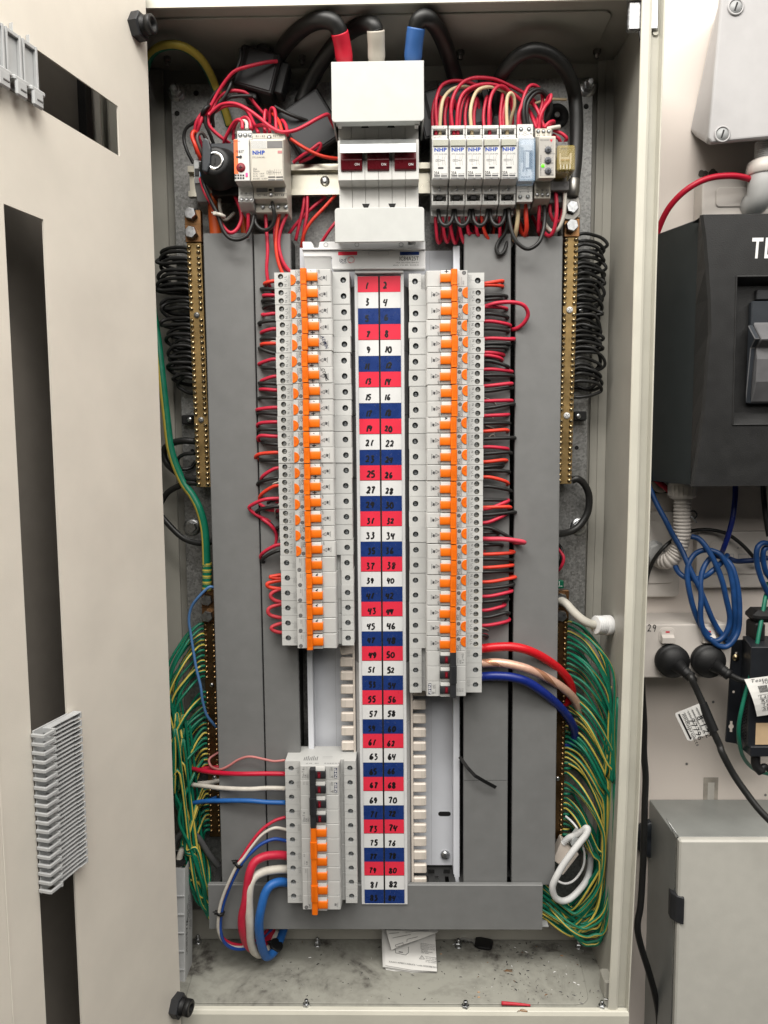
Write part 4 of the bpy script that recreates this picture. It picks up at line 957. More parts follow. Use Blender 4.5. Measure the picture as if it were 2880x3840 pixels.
m.box(a.x, b.x, -38, -37, b.z+1, a.z-1, BLUEGL, .3)
for x in (a.x, b.x-1.1): m.box(x, x+1.1, -38, -23, b.z, a.z, BLUEGL, .3)
m.box(a.x+1.1, b.x-1.1, -37.5, -23, a.z-1.2, a.z, BLUEGL, .3); m.box(a.x+1.1, b.x-1.1, -37.5, -23, b.z, b.z+2, BLUEGL, .3); m.build('clear_cover', t)
# ------------------------------------------------------------------ delay timer
z = lambda y, Y, x=850: pz(k, x, y, Y)
t = thing('delay_timer', 'narrow grey delay timer with three grey dials and a lit green lamp', 'timer', (px(k, 810, 1000, 0), 30, z(1760, 0)))
A, B = px(k, 660, 400, -14)+.2, px(k, 980, 400, -14)-.2
m = MB(); m.prism([(30, z(318, -14)), (-14, z(318, -14)), (-14, z(470, -14)), (-37, z(474, -37)), (-37, z(1285, -37)), (-12, z(1350, -12)), (-12, z(1680, -12)), (4, z(1850, 4)), (30, z(1850, 4))], 'x', A, B, PLC); m.build('housing', t, bevel=.5)
m = MB(); frect(m, k, 745, 512, 1024, 1242, -37.2, mat('timer_face', (.42, .4, .37), .5, var=.03)); Y = -37.4
ftext(m, k, 'CARLO GAVAZZI', 752, 556, Y, 22, GINK, fit=175); p = pt(k, 972, 548, Y); q = 30/scale_at(k, 972, 548, Y); m.add([(p.x-q, Y, p.z+q*.5), (p.x+q, Y, p.z+q*.5), (p.x, Y, p.z-q*1.3)], [(0, 1, 2)], RINK, decal=True)
for s_, x, y in (('FUNCTION', 890, 820), ('TIME', 945, 1005), ('RANGE', 915, 1228)): ftext(m, k, s_, x, y, Y, 20, GINK)
for cy, cx, n in ((730, 912, 7), (935, 910, 9), (1140, 912, 8)):
    for i in range(n):
        a = math.radians(-30+240*i/(n-1)); c, s_ = math.cos(a), math.sin(a); fline(m, k, cx+c*70, cy-s_*70, cx+c*84, cy-s_*84, Y, .25, GINK)
        if i % 2 == 0: ftext(m, k, str(i+1), cx+c*94-6, cy-s_*94+6, Y, 16, GINK)
ftext(m, k, 'DMB51CM24', 776, 1235, Y, 20, GINK, right=(0, 0, 1), up=(-1, 0, 0), fit=380)
ftext(m, k, 'A1', 690, 474, -14.3, 34, GINK, fit=58); ftext(m, k, '15', 795, 474, -14.3, 34, GINK, fit=55); ftext(m, k, 'Y1', 890, 474, -14.3, 34, GINK, fit=55)
for s_, x in (('16', 668), ('18', 762), ('A2', 862)): ftext(m, k, s_, x, 1543, -12.3, 36, GINK, fit=56)
m.build('face_lettering', t)
for cx, cy in ((912, 730), (910, 935), (912, 1140)):
    p = pt(k, cx, cy, -38.5); m = MB(); m.lathe((p.x, -37.3, p.z), (0, -1, 0), [(3.6, 0), (3.6, .8), (3.3, 1.4), (0, 1.4)], mat('dial_grey', (.09, .095, .11), .5), 20)
    for a in (.2, 1.77): m.cyl((p.x+1.7*math.cos(a), -38.6, p.z+1.7*math.sin(a)), (p.x-1.7*math.cos(a), -38.6, p.z-1.7*math.sin(a)), .45, BLK, 6)
    m.build('dial', t)
p = pt(k, 808, 1045, -37.5); m = MB(); m.lathe((p.x, -37.3, p.z), (0, -1, 0), [(1.75, 0), (1.6, .7), (0, .9)], mat('green_lamp', (.1, .8, .02), .4, var=0, emit=(.12, .9, .01), estr=.9), 14); m.build('green_lamp', t)
m = MB()
for x in (718, 820, 922): well(m, k, x, 378, 38, -14.1, PLC)
for x in (697, 797, 900): well(m, k, x, 1607, 40, -12.1, PLC)
m.build('screw_collar', t)
for x in (718, 820, 922): fscrew(k, x, 382, 34, -12.6, t, SCR)
for x in (697, 797, 900): fscrew(k, x, 1610, 36, -11, t, BOLT)
# ------------------------------------------------------------------ plug-in relay
t = thing('plug_in_relay', 'small relay in a clear amber case standing on its socket', 'relay', (px(k, 1200, 1000, 0), 10, z(1340, 0, 1200)))
a, b = pt(k, 1108, 652, -38), pt(k, 1448, 1125, -38); c0, c1 = pt(k, 1035, 760, -4), pt(k, 1340, 1335, -4)
def frus(m, f, r, yf, yr, mt):
    v = [(f[0], yf, f[2]), (f[1], yf, f[2]), (f[1], yf, f[3]), (f[0], yf, f[3]), (r[0], yr, r[2]), (r[1], yr, r[2]), (r[1], yr, r[3]), (r[0], yr, r[3])]
    m.add(v, [(0, 1, 2, 3), (0, 1, 5, 4), (1, 2, 6, 5), (2, 3, 7, 6), (3, 0, 4, 7), (4, 5, 6, 7)], mt)
wd_ = b.x-a.x
m = MB(); m.box(a.x-1, b.x-.5, -38, -2, b.z-1, a.z+.6, YELGL, 1.6); m.build('amber_case', t)
m = MB(); cx = (a.x+b.x)/2-.6; zt_, zb_ = a.z, b.z
m.box(cx-6.5, cx+6.5, -20, -4, zb_+3, zt_-6, CREAM, .6); m.box(cx-5, cx+5, -30, -20, zb_+9, zt_-9, PLC, .8); m.box(cx-6.6, cx-4.8, -33, -20, zb_+8, zt_-6, CREAM, .4); m.box(cx+4.8, cx+6.6, -33, -20, zb_+8, zt_-6, CREAM, .4)
m.box(cx-4.5, cx-.5, -32, -30, zb_+12, zt_-12, COPPER, .3); m.box(cx+.5, cx+4.5, -32, -30, zb_+12, zt_-12, COPPER, .3); m.build('coil_and_contacts', t)
m = MB()
for i in range(4): m.box(cx-6+i*3.4, cx-4.2+i*3.4, -33, -24, zb_+2.5, zb_+8, BOLT, .3)
m.build('contact_blades', t)
m = MB(); ftext(m, k, 'RH2B-UL', 1155, 725, -38.2, 24, GINK, fit=140); m.build('lettering', t)
sk = thing('relay_socket', 'dark grey relay socket with screw wells below the amber relay', 'relay socket', (px(k, 1150, 1600, 0), 30, z(1800, 0, 1150)))
m = MB(); a, b = pt(k, 965, 1345, -12), pt(k, 1345, 1520, -12); m.prism([(30, pz(k, 1150, 570, -4)), (-3, pz(k, 1150, 570, -4)), (-3, a.z), (-12, a.z), (-12, b.z), (-2, b.z), (-2, pz(k, 1150, 1760, -2)), (30, pz(k, 1150, 1790, 0))], 'x', a.x, b.x-1.5, MGREY)
m.build('housing', sk, bevel=.6)
m = MB()
for x, y, Y in ((1065, 1408, -12), (1245, 1408, -12), (1010, 1640, -2.2), (1185, 1635, -2.2), (1050, 660, -3.2), (1210, 640, -3.2)): p, r = well(m, k, x, y, 42, Y, MGREY); m.disc(p.x, p.z, Y+1, r*.96, BLK)
for x in (1050, 1225): frect(m, k, x-45, 1500, x+60, 1550, -12.2 if 0 else -2.3, BLK)
m.build('screw_collar', sk)
# ------------------------------------------------------------------ 25 A contactor, left
k = 'F'; z = lambda y, Y, x=1230: pz(k, x, y, Y)
t = thing('contactor', 'wide cream contactor rated 25 amps at the left end of the rail', 'contactor', (px(k, 1230, 900, 0), 30, z(1380, 10)))
A, B = px(k, 1012, 700, -14), px(k, 1478, 700, -14)
m = MB(); m.prism([(30, z(225, -14)), (-14, z(225, -14)), (-14, z(312, -14)), (-31, z(316, -31)), (-31, z(900, -31)), (-14, z(985, -14)), (-14, z(1150, -14)), (-3, z(1228, -3)), (-3, z(1345, -3)), (6, z(1375, 6)), (30, z(1375, 6))], 'x', A, B, PLC); m.build('housing', t, bevel=.6)
m = MB(); a, b = pt(k, 982, 325, -32.5), pt(k, 1440, 895, -32.5); m.box(a.x, b.x, -32.8, -30, b.z, a.z, PLC, .5); Y = -33
frect(m, k, 1212, 335, 1428, 432, Y, MGREY); frect(m, k, 984, 332, 1206, 440, Y+.05, PLW2)
for i in range(18):
    for j in range(9): frect(m, k, 988+i*12, 336+j*11.6, 993+i*12, 341+j*11.6, Y, GINK)
ftext(m, k, 'NHP', 1004, 525, Y, 50, BINK, bold=2, fit=178); frect(m, k, 1362, 470, 1424, 508, Y, mat('faded_red_print', (.5, .2, .2), .6, var=0)); ftext(m, k, 'DTC-25-04-240L', 1002, 578, Y, 22, GINK, fit=180)
ftext(m, k, '25A', 1014, 746, Y, 30, GINK, fit=56)
for s_, y, f_ in (('240/415V', 776, 94), ('AC-7a    5.4kW', 808, 160), ('AC-7b    1.6kW', 842, 160), ('IEC61095   Ui-500V', 878, 205)): ftext(m, k, s_, 1014, y, Y, 20, GINK, fit=f_)
for q in ((1208, 758, 1300, 758), (1208, 800, 1300, 800), (1208, 758, 1208, 800), (1300, 758, 1300, 800), (1252, 732, 1252, 758), (1252, 800, 1252, 822), (1300, 780, 1405, 780)): fline(m, k, *q, Y, .22, GINK)
for i in range(4): x = 1312+i*31; fline(m, k, x+6, 735, x+6, 765, Y-.02, .22, GINK); fline(m, k, x-4, 765, x+6, 800, Y-.02, .22, GINK); fline(m, k, x+6, 800, x+6, 820, Y-.02, .22, GINK)
ftext(m, k, '240V~', 1220, 788, Y-.05, 20, GINK, fit=70)
for x0, x1 in ((1228, 1328), (1340, 1438)): frect(m, k, x0, 836, x1, 852, Y, GINK); frect(m, k, x0, 872, x1, 890, Y, LINK)
for s_, x, y in (('R1', 1052, 282), ('R3', 1138, 282), ('R5', 1296, 278), ('R7', 1385, 278), ('R2', 1076, 1116), ('R4', 1162, 1115), ('R6', 1320, 1114), ('R8', 1408, 1114)): ftext(m, k, s_, x, y, -14.3, 28, GINK, fit=44)
fline(m, k, 1020, 298, 1455, 290, -14.3, .25, GINK); fline(m, k, 1048, 1082, 1490, 1080, -14.3, .25, GINK)
for x, y in ((1118, 268), (1362, 265), (1142, 1095), (1386, 1095)): fline(m, k, x, y-14, x, y+14, -14.3, .25, GINK)
frect(m, k, 1060, 1000, 1220, 1058, -14.25, LINK); frect(m, k, 1312, 995, 1466, 1052, -14.25, LINK); frect(m, k, 1234, 1012, 1280, 1042, -14.3, BLK); m.build('front_lettering', t)
m = MB()
for x, y in ((1243, 285), (1267, 1093)): well(m, k, x, y, 32, -14.1, PLC)
m.build('screw_collar', t)
fscrew(k, 1243, 288, 27, -13, t); fscrew(k, 1267, 1093, 30, -14, t)
for x in (1152, 1262, 1368, 1476): fscrew(k, x, 1270, 32, -3, t, SCR)
# ------------------------------------------------------------------ step relay FEB3T
t = thing('timer_relay', 'narrow white timer with an orange stripe beside the key switch', 'timer', (px(k, 910, 800, 0), 30, z(1300, 0, 900)))
z = lambda y, Y, x=880: pz(k, x, y, Y)
A, B = px(k, 800, 700, -14), px(k, 1008, 700, -14)
m = MB(); m.prism([(30, z(188, -14)), (-14, z(188, -14)), (-14, z(302, -14)), (-33, z(308, -33)), (-33, z(900, -33)), (-14, z(985, -14)), (-14, z(1108, -14)), (-16, z(1112, -16)), (-16, z(1195, -16)), (-2, z(1330, -2)), (30, z(1330, -2))], 'x', A, B, PLW2); m.build('housing', t, bevel=.5)
m = MB(); Y = -33.2; frect(m, k, 738, 312, 816, 800, Y, mat('orange_print', (.85, .16, .04), .5, var=0)); frect(m, k, 806, 316, 810, 796, Y-.05, WINK)
ftext(m, k, 'FEB3T', 764, 503, Y-.1, 36, INK, shear=.25, fit=116); ftext(m, k, 'DOLD TIMER', 736, 345, Y-.1, 14, INK, fit=90)
frect(m, k, 775, 548, 818, 578, Y-.1, BLK); p = pt(k, 838, 560, Y); m.disc(p.x, p.z, Y-.12, 1.6, BLK)
for i in range(4):
    for j in range(2): frect(m, k, 756+i*36, 808+j*38, 782+i*36, 832+j*40, Y-.05, DGREY)
ftext(m, k, '15', 828, 1090, -14.3, 26, GINK, fit=36); ftext(m, k, '18', 895, 1090, -14.3, 26, GINK, fit=34); ftext(m, k, 'A2', 960, 1092, -14.3, 26, GINK, fit=40); m.build('face_lettering', t)
p = pt(k, 841, 710, Y); m = MB(); m.lathe((p.x, -33.1, p.z), (0, -1, 0), [(5, 0), (5, .3), (4.6, .3), (4.4, 1.2), (0, 1.2)], mat('dark_red_dial', (.22, .02, .03), .5), 20)
for a in (.0, 1.57): m.cyl((p.x+1.9*math.cos(a), -34.3, p.z+1.9*math.sin(a)), (p.x-1.9*math.cos(a), -34.3, p.z-1.9*math.sin(a)), .5, BLK, 6)
m.build('dial', t)
p = pt(k, 924, 812, Y); m = MB(); m.box(p.x-1.2, p.x+1.2, -33.8, -33.1, p.z-2, p.z+2, mat('pink_lamp', (.9, .05, .2), .4, var=0, emit=(1, .05, .2), estr=.7), .3); m.build('pink_lamp', t)
m = MB()
for x in (833, 903, 972): well(m, k, x, 252, 31, -14.1)
for x in (852, 922, 990): well(m, k, x, 1166, 31, -16.1)
m.build('screw_collar', t)
for x in (833, 903, 972): fscrew(k, x, 254, 27, -13, t, SCR)
for x in (852, 922, 990): fscrew(k, x, 1168, 28, -15.5, t)
# ------------------------------------------------------------------ key switch and terminal blocks
t = thing('key_switch', 'dark grey square key switch with a chrome lock and black lever', 'key switch', (px(k, 550, 700, 0), 30, z(1100, 10, 550)))
m = MB(); a, b = pt(k, 335, 368, -8), pt(k, 785, 945, -8); m.box(a.x, b.x, -8, 30, b.z, a.z, SLATE, .8); a2, b2 = pt(k, 420, 960, 0), pt(k, 800, 1090, 0); m.box(a2.x, b2.x, 2, 30, b2.z, a2.z, BLK, .8); m.build('housing', t)
c = pt(k, 556, 742, -8); m = MB(); d = Vector((-.02, -1, .02)); m.lathe(c, d, [(23, 0), (23, 3), (20.5, 5), (20, 9), (17, 11), (15.8, 24), (13, 26), (10.2, 26)], BLK, 36); m.build('collar', t)
e = c+d*26; m = MB(); m.lathe(e, d, [(10.2, -.5), (9.8, .6), (7, .9), (6.8, -.8), (4.5, -.6), (0, -.2)], CHROME, 28); m.box(e.x-.7, e.x+.7, e.y-1.2, e.y, e.z-3.4, e.z+3.4, BLK); m.build('lock_barrel', t)
m = MB(); m.prism([(e.x-13.5, e.z-11), (e.x-12.6, e.z+19), (e.x-9.5, e.z+23.5), (e.x-5.5, e.z+21), (e.x-3.2, e.z+12), (e.x-4.5, e.z-4), (e.x-8, e.z-13)], 'y', e.y-3, e.y+9, SLATE); m.build('lever', t, bevel=1.5, segs=2)
t = thing('terminal_block', 'pale grey terminal block with blue inserts left of the key switch', 'terminal block', (px(k, 245, 900, 6), 30, z(1190, 14, 270)))
m = MB(); a, b = pt(k, 172, 562, 4), pt(k, 322, 940, 4); m.prism([(30, a.z), (8, a.z), (4, a.z-4), (4, b.z), (16, pz(k, 270, 1195, 16)), (30, pz(k, 270, 1195, 16))], 'x', a.x, b.x, LGREY); m.build('housing', t, bevel=.5)
m = MB()
for y0, y1, x0, x1, mt in ((630, 685, 248, 310, BLK), (700, 750, 245, 325, BLK), (725, 830, 190, 250, BLK), (780, 832, 262, 325, W_LBL), (640, 670, 300, 325, W_LBL), (845, 935, 190, 320, LINK)): a, b = pt(k, x0, y0, 3.4), pt(k, x1, y1, 3.4); m.box(a.x, b.x, 2.6, 4.5, b.z, a.z, mt, .3)
m.build('insert', t)
# ------------------------------------------------------------------ current transformers (black boxes round the incoming cables)
def ct(label, cen, sx, sy, sz, rot, tilt=0, extra=True):
    t = thing('current_transformer', label, 'current transformer', (0, 0, 0), 'black current transformers'); t.location = Vector(cen)*MM; t.rotation_euler = (tilt, rot, 0)
    m = MB(); m.box(-sx/2, sx/2, -sy/2, sy/2, -sz/2, sz/2, BLK, 2.2)
    m.box(-sx/2+3, sx/2-3, -sy/2-1.2, -sy/2+1, -sz/2+3, sz/2-3, DGREY, 1); kid(t, m.mesh('case'), 'case')
    if extra:
        m = MB(); m.box(sx/2-6, sx/2+9, -sy/2+8, sy/2-4, -sz*.35, sz*.42, BLK, 1.5); m.box(-8, 8, -sy/2+6, sy/2-6, sz/2-1, sz/2+7, BLK, 1.5); m.box(-10, 6, -sy/2+6, sy/2-6, -sz/2-7, -sz/2+1, BLK, 1.5); kid(t, m.mesh('clamp_lug'), 'clamp_lug')
        m = MB(); m.box(sx*.33, sx*.33+4.5, -sy/2-1.5, -sy/2, sz*.28, sz*.28+6.5, BLKM); m.box(-sx*.36, -sx*.36+4, -sy/2-1.6, -sy/2, -sz*.1, sz*.42, BLKM); kid(t, m.mesh('terminal_opening'), 'terminal_opening')
    return t
p = pt('B0', 975, 600, 10); ct('square black current transformer with a red wire into its corner', (p.x, 26, p.z), 47, 34, 46, math.radians(16))
p = pt('B0', 1440, 1090, 26); ct('black current transformer tilted below the square one, near the main switch', (p.x, 36, p.z), 58, 30, 62, math.radians(-32), extra=False)
p = pt('D0', 300, 960, 30); ct('black current transformer hidden behind the red wires above the contactors', (p.x, 38, p.z), 78, 30, 54, math.radians(-14))
# ------------------------------------------------------------------ neutral and earth bars
m = MB(); m.lathe((0, 0, 0), (0, -1, 0), [(2.55, -.2), (2.55, .5), (2.1, 1.5), (1.1, 2.1), (0, 2.3)], BSCREW, 10); m.box(-2.2, 2.2, -2.5, -1.3, -.3, .3, BLKM); BS = m.mesh('clamp_screw')
m = MB(); m.lathe((0, 0, 0), (0, -1, 0), [(2.5, -.2), (2.5, .4), (2.0, 1.3), (1.0, 1.9), (0, 2.1)], mat('aged_brass_screw', (.42, .27, .13), .3, 1, var=.3, vscale=400), 10); m.box(-2.1, 2.1, -2.3, -1.2, -.3, .3, BLKM); BSD = m.mesh('clamp_screw')
def bar(label, xt, xb, wd, zt, zb, yf, rows, mt, sm, mscrews, lug, c0, c1, msc):
    cx = (xt+xb)/2
    t = thing('terminal_bar', label, 'terminal bar', (cx, YP, zb), 'brass terminal bars at the edges of the board')
    X = lambda z: xb+(xt-xb)*(z-zb)/(zt-zb)
    m = MB(); m.add([(X(z)+o, y, z) for z in (zt, zb) for y in (yf, yf+9) for o in (0, wd)], [(0, 1, 5, 4), (2, 3, 7, 6), (0, 1, 3, 2), (4, 5, 7, 6), (0, 2, 6, 4), (1, 3, 7, 5)], mt); m.build('bar', t, bevel=.4)
    m = MB(); m.box(cx-1+wd, cx+wd+5, yf+6, YP, zb+2, zt-2, BLK) if msc else None
    m.box(cx+2, cx+wd-2, yf+9, YP, zb+4, zt-4, BLK); m.build('insulating_base', t)
    r = random.Random(int(abs(zt)*10)+int(xt))
    for z in rows:
        for o in (c0, c1): kid(t, sm, 'clamp_screw', (X(z)+o-cx, yf-YP, z-zb), (0, r.uniform(0, 3.14), 0))
    for z, rad, mt2 in mscrews:
        m = MB(); cross_screw(m, (X(z)+wd/2, yf, z), rad, 2, mt2, BLK, rot=.6); m.build('mounting_screw', t)
    if lug:
        z1, z2, b1, b2 = lug; m = MB(); m.box(X(zt)-1, X(zt)+wd+1, yf-1.5, yf+7, z2, z1, COPPER, .6); m.box(X(zt)-1.4, X(zt)+wd+1.4, yf-1.6, yf+7.2, (b1+b2)/2-.6, (b1+b2)/2+.2, BRASSD); m.build('lug_strap', t)
        for b, dx in ((b1, 0), (b2, 0)):
            m = MB(); hexbolt(m, (X(zt)+wd*.42+dx, yf-1.5, b), (0, -1, 0), 13, 8, BOLT, 0, 0); m.build('clamp_bolt', t)
    return t, X
YB1, YE = 30, 44
rl_ = [60, 107, 157, 207, 255, 303, 352, 400, 450, 498, 547, 595, 695, 743, 790, 838, 887, 936, 985, 1030, 1080, 1128, 1177, 1223, 1272, 1318, 1367, 1413, 1460, 1505, 1600, 1645, 1693, 1740, 1787, 1833, 1878, 1925, 1970, 2017, 2063, 2110]
rowsL = [pz('B1', 420, y, YB1) for y in rl_]
zB = lambda k, x, y, Y: pz(k, x, y, Y)
SCRD = mat('steel_dull_screw', (.3, .3, .29), .5, .8, var=.2)
barL, XBL = bar('brass neutral bar with two screw rows on the left, steel bolts on top', -227.8, -224.6, 17.3, zB('B1', 420, 25, YB1), zB('B1', 500, 2135, YB1), YB1, rowsL, BRASS, BS, [(zB('B1', 440, 650, YB1), 3.6, SCRD), (zB('B1', 490, 1555, YB1), 3.6, SCRD)], (zB('B0', 420, 1815, YB1), zB('B0', 420, 2095, YB1), zB('B0', 400, 1858, YB1), zB('B0', 400, 2020, YB1)), 2.6, 13.6, True)
rr_ = [-2+50*i for i in range(12)]+[645, 695, 745, 795, 845, 893, 940, 990, 1040, 1087, 1135, 1182, 1230, 1278, 1325, 1372, 1420, 1465, 1563, 1612, 1658, 1705, 1752, 1800, 1845, 1892, 1938, 1983, 2032, 2078]
rowsR = [pz('D1', 1330, y, YB1) for y in rr_]
barR, XBR = bar('brass neutral bar on the right with two white cross head screws', 217.6, 213.4, 16, zB('D0', 1350, 2050, YB1), zB('D1', 1300, 2107, YB1), YB1, rowsR, BRASS, BS, [(zB('D1', 1325, 605, YB1), 3.9, WINK), (zB('D1', 1300, 1518, YB1), 3.9, WINK)], (zB('D0', 1350, 1890, YB1), zB('D0', 1350, 2048, YB1), zB('D0', 1350, 1800, YB1-2), zB('D0', 1350, 1962, YB1)), 1.6, 13.2, False)
ze = [pz('B2', 530, 1120+43.2*i, YE) for i in range(27)]; z12 = pz('B2', 585, 1633, YE); zlow = pz('B3', 560, 690, YE)
def earth_rows(zt, zb, skip):
    n = int((zt-zb)/6.75); return [z for z in (zt-3-6.75*i for i in range(n)) if all(abs(z-s_) > 4 for s_ in skip)]
zt_ = pz('B2', 530, 1095, YE); sk_ = [z12, pz('B3', 575, 208, YE)]; rowsEL = earth_rows(zt_, zlow, sk_)
barEL, XEL = bar('dark brown earth bar half hidden behind the left cable duct', px('B2', 516, 1200, YE), px('B3', 528, 500, YE), 17, zt_, zlow, YE, rowsEL, BRASSD, BSD, [(z, 3, BOLT) for z in sk_], (pz('B2', 550, 805, YE), pz('B2', 550, 1090, YE), pz('B2', 550, 890, YE), pz('B2', 550, 1030, YE)), 2.4, 12.5, False)
zt_ = pz('D2', 1260, 1075, YE); zlow = pz('D3', 1160, 708, YE); sk_ = [pz('D2', 1250, 1640, YE), pz('D3', 1165, 215, YE)]; rowsER = earth_rows(zt_, zlow, sk_)
xr_ = px('D2', 1310, 1100, YE)
barER, XER = bar('dark brown earth bar beside the right bundle of green and yellow wires', xr_-17, xr_-19, 17, zt_, zlow, YE, rowsER, BRASSD, BSD, [(z, 3, BOLT) for z in sk_], (pz('D2', 1260, 815, YE), pz('D2', 1260, 1070, YE), pz('D2', 1255, 880, YE), pz('D2', 1255, 1025, YE)), 4, 14, False)
for k, x0, y0, x1, y1, sx, sy, s_ in (('B1', 322, 1512, 425, 1592, 392, 1553, 'left'), ('D1', 1365, 1480, 1475, 1560, 1405, 1522, 'right'), ('D1', 1390, 585, 1500, 665, 1425, 612, 'upper right')):
    a, b = pt(k, x0, y0, 48), pt(k, x1, y1, 48)
    t = thing('bar_bracket', f'small black plastic bracket screwed beside the {s_} neutral bar', 'bracket', ((a.x+b.x)/2, YP, b.z), 'black brackets of the neutral bars')
    m = MB(); m.box(a.x, b.x, 48, YP, b.z, a.z, BLK, 1.2); m.build('body', t); m = MB(); p = pt(k, sx, sy, 46); cross_screw(m, (p.x, 48, p.z), 3.3, 2, BOLT, BLK); m.build('screw', t)
p = pt('D2', 1250, 760, 40); m = MB(); m.box(p.x-9, p.x+3.6, 38, 46, p.z-5.5, p.z+4.5, mat('earth_tag_green', (.0, .12, .06), .5), 1); m.line(p.x-2, p.z-1.6, p.x-2, p.z+3.6, 37.9, .6, WINK); m.line(p.x-5, p.z-2.2, p.x+1.6, p.z-2.2, 37.9, .6, WINK); m.build('earth_tag', label='green earth tag on top of the right earth bar', cat='tag')
# ------------------------------------------------------------------ black neutral wires, right then left
rw = random.Random(21)
prof = [(0, 1655), (100, 1650), (250, 1652), (380, 1640), (450, 1615), (550, 1600), (640, 1640), (700, 1592), (800, 1612), (900, 1635), (1050, 1630), (1100, 1580), (1180, 1600), (1240, 1628), (1270, 1625)]
def interp(t, P):
    for (a, b), (c, d) in zip(P[:-1], P[1:]):
        if a <= t <= c: return b+(d-b)*(t-a)/(c-a)
    return P[-1][1] if t > P[-1][0] else P[0][1]
GN = 'black neutral wires looping from the brass bars'
for i in range(27):
    y = -30+48.5*i+rw.uniform(-12, 12); z0 = pz('D1', 1390, y, 37); xt = px('D1', interp(y+25, prof)+rw.uniform(-40, 8), y, 45); dz = rw.uniform(3, 9); xb_ = XBR(z0)+15.5
    dr = rw.uniform(4, 24); tw = rw.uniform(-3.5, 3.5)
    P = [(xb_-1, 37, z0), (xb_+10, 36+rw.uniform(-2, 2), z0+dz*.35), (xt-8, 40+rw.uniform(-4, 3), z0-.2*dz), (xt, 44+tw, z0-dr*.75), (xt-9-abs(tw), 51+tw, z0-dr*1.2-tw), (xb_+8, 57, z0-dr*.95), (xb_-8, 58, z0-dr*.85)]
    if i == 26: P[3:] = [(xt, 46, z0-9), (xt-10, 44, z0-14), (xb_+12, 42, z0-17), (xb_-6, 46, z0-16.5)]
    wire(P, 2.05+rw.uniform(-.12, .1), W_BLK, 'neutral_wire', f'black neutral wire looping right off the brass bar, {ordw(i+1)} loop from its top', 'wire', GN)
profL = [(0, 130), (100, 110), (450, 100), (520, 150), (700, 140), (760, 150), (830, 195), (1000, 195), (1130, 205), (1200, 240), (1230, 245)]
for i in range(25):
    y = 70+47.5*i+rw.uniform(-10, 10)
    if 620 < y < 680: continue
    z0 = pz('B1', 370, y, 37); xt = px('B1', interp(y, profL)+rw.uniform(-6, 50), y, 45); xb_ = XBL(z0)+1; dz = rw.uniform(2, 8); dr = rw.uniform(4, 19)*(-1 if rw.random() < .2 else 1)
    P = [(xb_, 37, z0), (xb_-9, 37, z0+dz*.4), (xt+9, 40+rw.uniform(-3, 4), z0+dz*.3), (xt, 45+rw.uniform(-4, 4), z0-dr*.4), (xt+8+rw.uniform(0, 8), 53, z0-dr*.9+rw.uniform(-3, 3)), (xb_-4, 56, z0-dr), (xb_+8, 58, z0-dr)]
    wire(P, 2.2, W_BLK, 'neutral_wire', f'black neutral wire looping left off the brass bar, {ordw(i+1)} loop from its top', 'wire', GN)
W('B1', [(445, 1740, 38), (330, 1735, 38), (220, 1765, 44), (170, 1830, 48), (200, 1930, 48), (300, 2020, 44), (400, 2060, 38), (470, 2060, 36)], 4.2, W_BLK, 'thick black cable bending around the lower end of the left neutral bar', name='neutral_cable', cat='cable')
W('B1', [(440, 1845, 40), (350, 1850, 42), (290, 1900, 46), (320, 1975, 50), (400, 1970, 54), (445, 1920, 56)], 2.3, W_BLK, 'small black wire loop near the lower end of the left neutral bar')
W('B1', [(460, 2100, 38), (380, 2100, 38), (270, 2140, 44), (190, 2200, 50), (130, 2330, 54), (180, 2420, 50), (330, 2570, 46), (480, 2620, 42), (640, 2600, 40)], 3.8, W_BLK, 'black cable looping from the bottom of the left neutral bar behind the panel edge', name='neutral_cable', cat='cable')
W('D1', [(1345, 2078, 37), (1400, 2065, 36), (1460, 2120, 40), (1495, 2220, 44), (1480, 2360, 46), (1400, 2480, 44), (1300, 2530, 40), (1210, 2540, 30)], 4.4, W_BLK, 'thick black cable curving from the bottom of the right neutral bar behind the duct', name='neutral_cable', cat='cable')
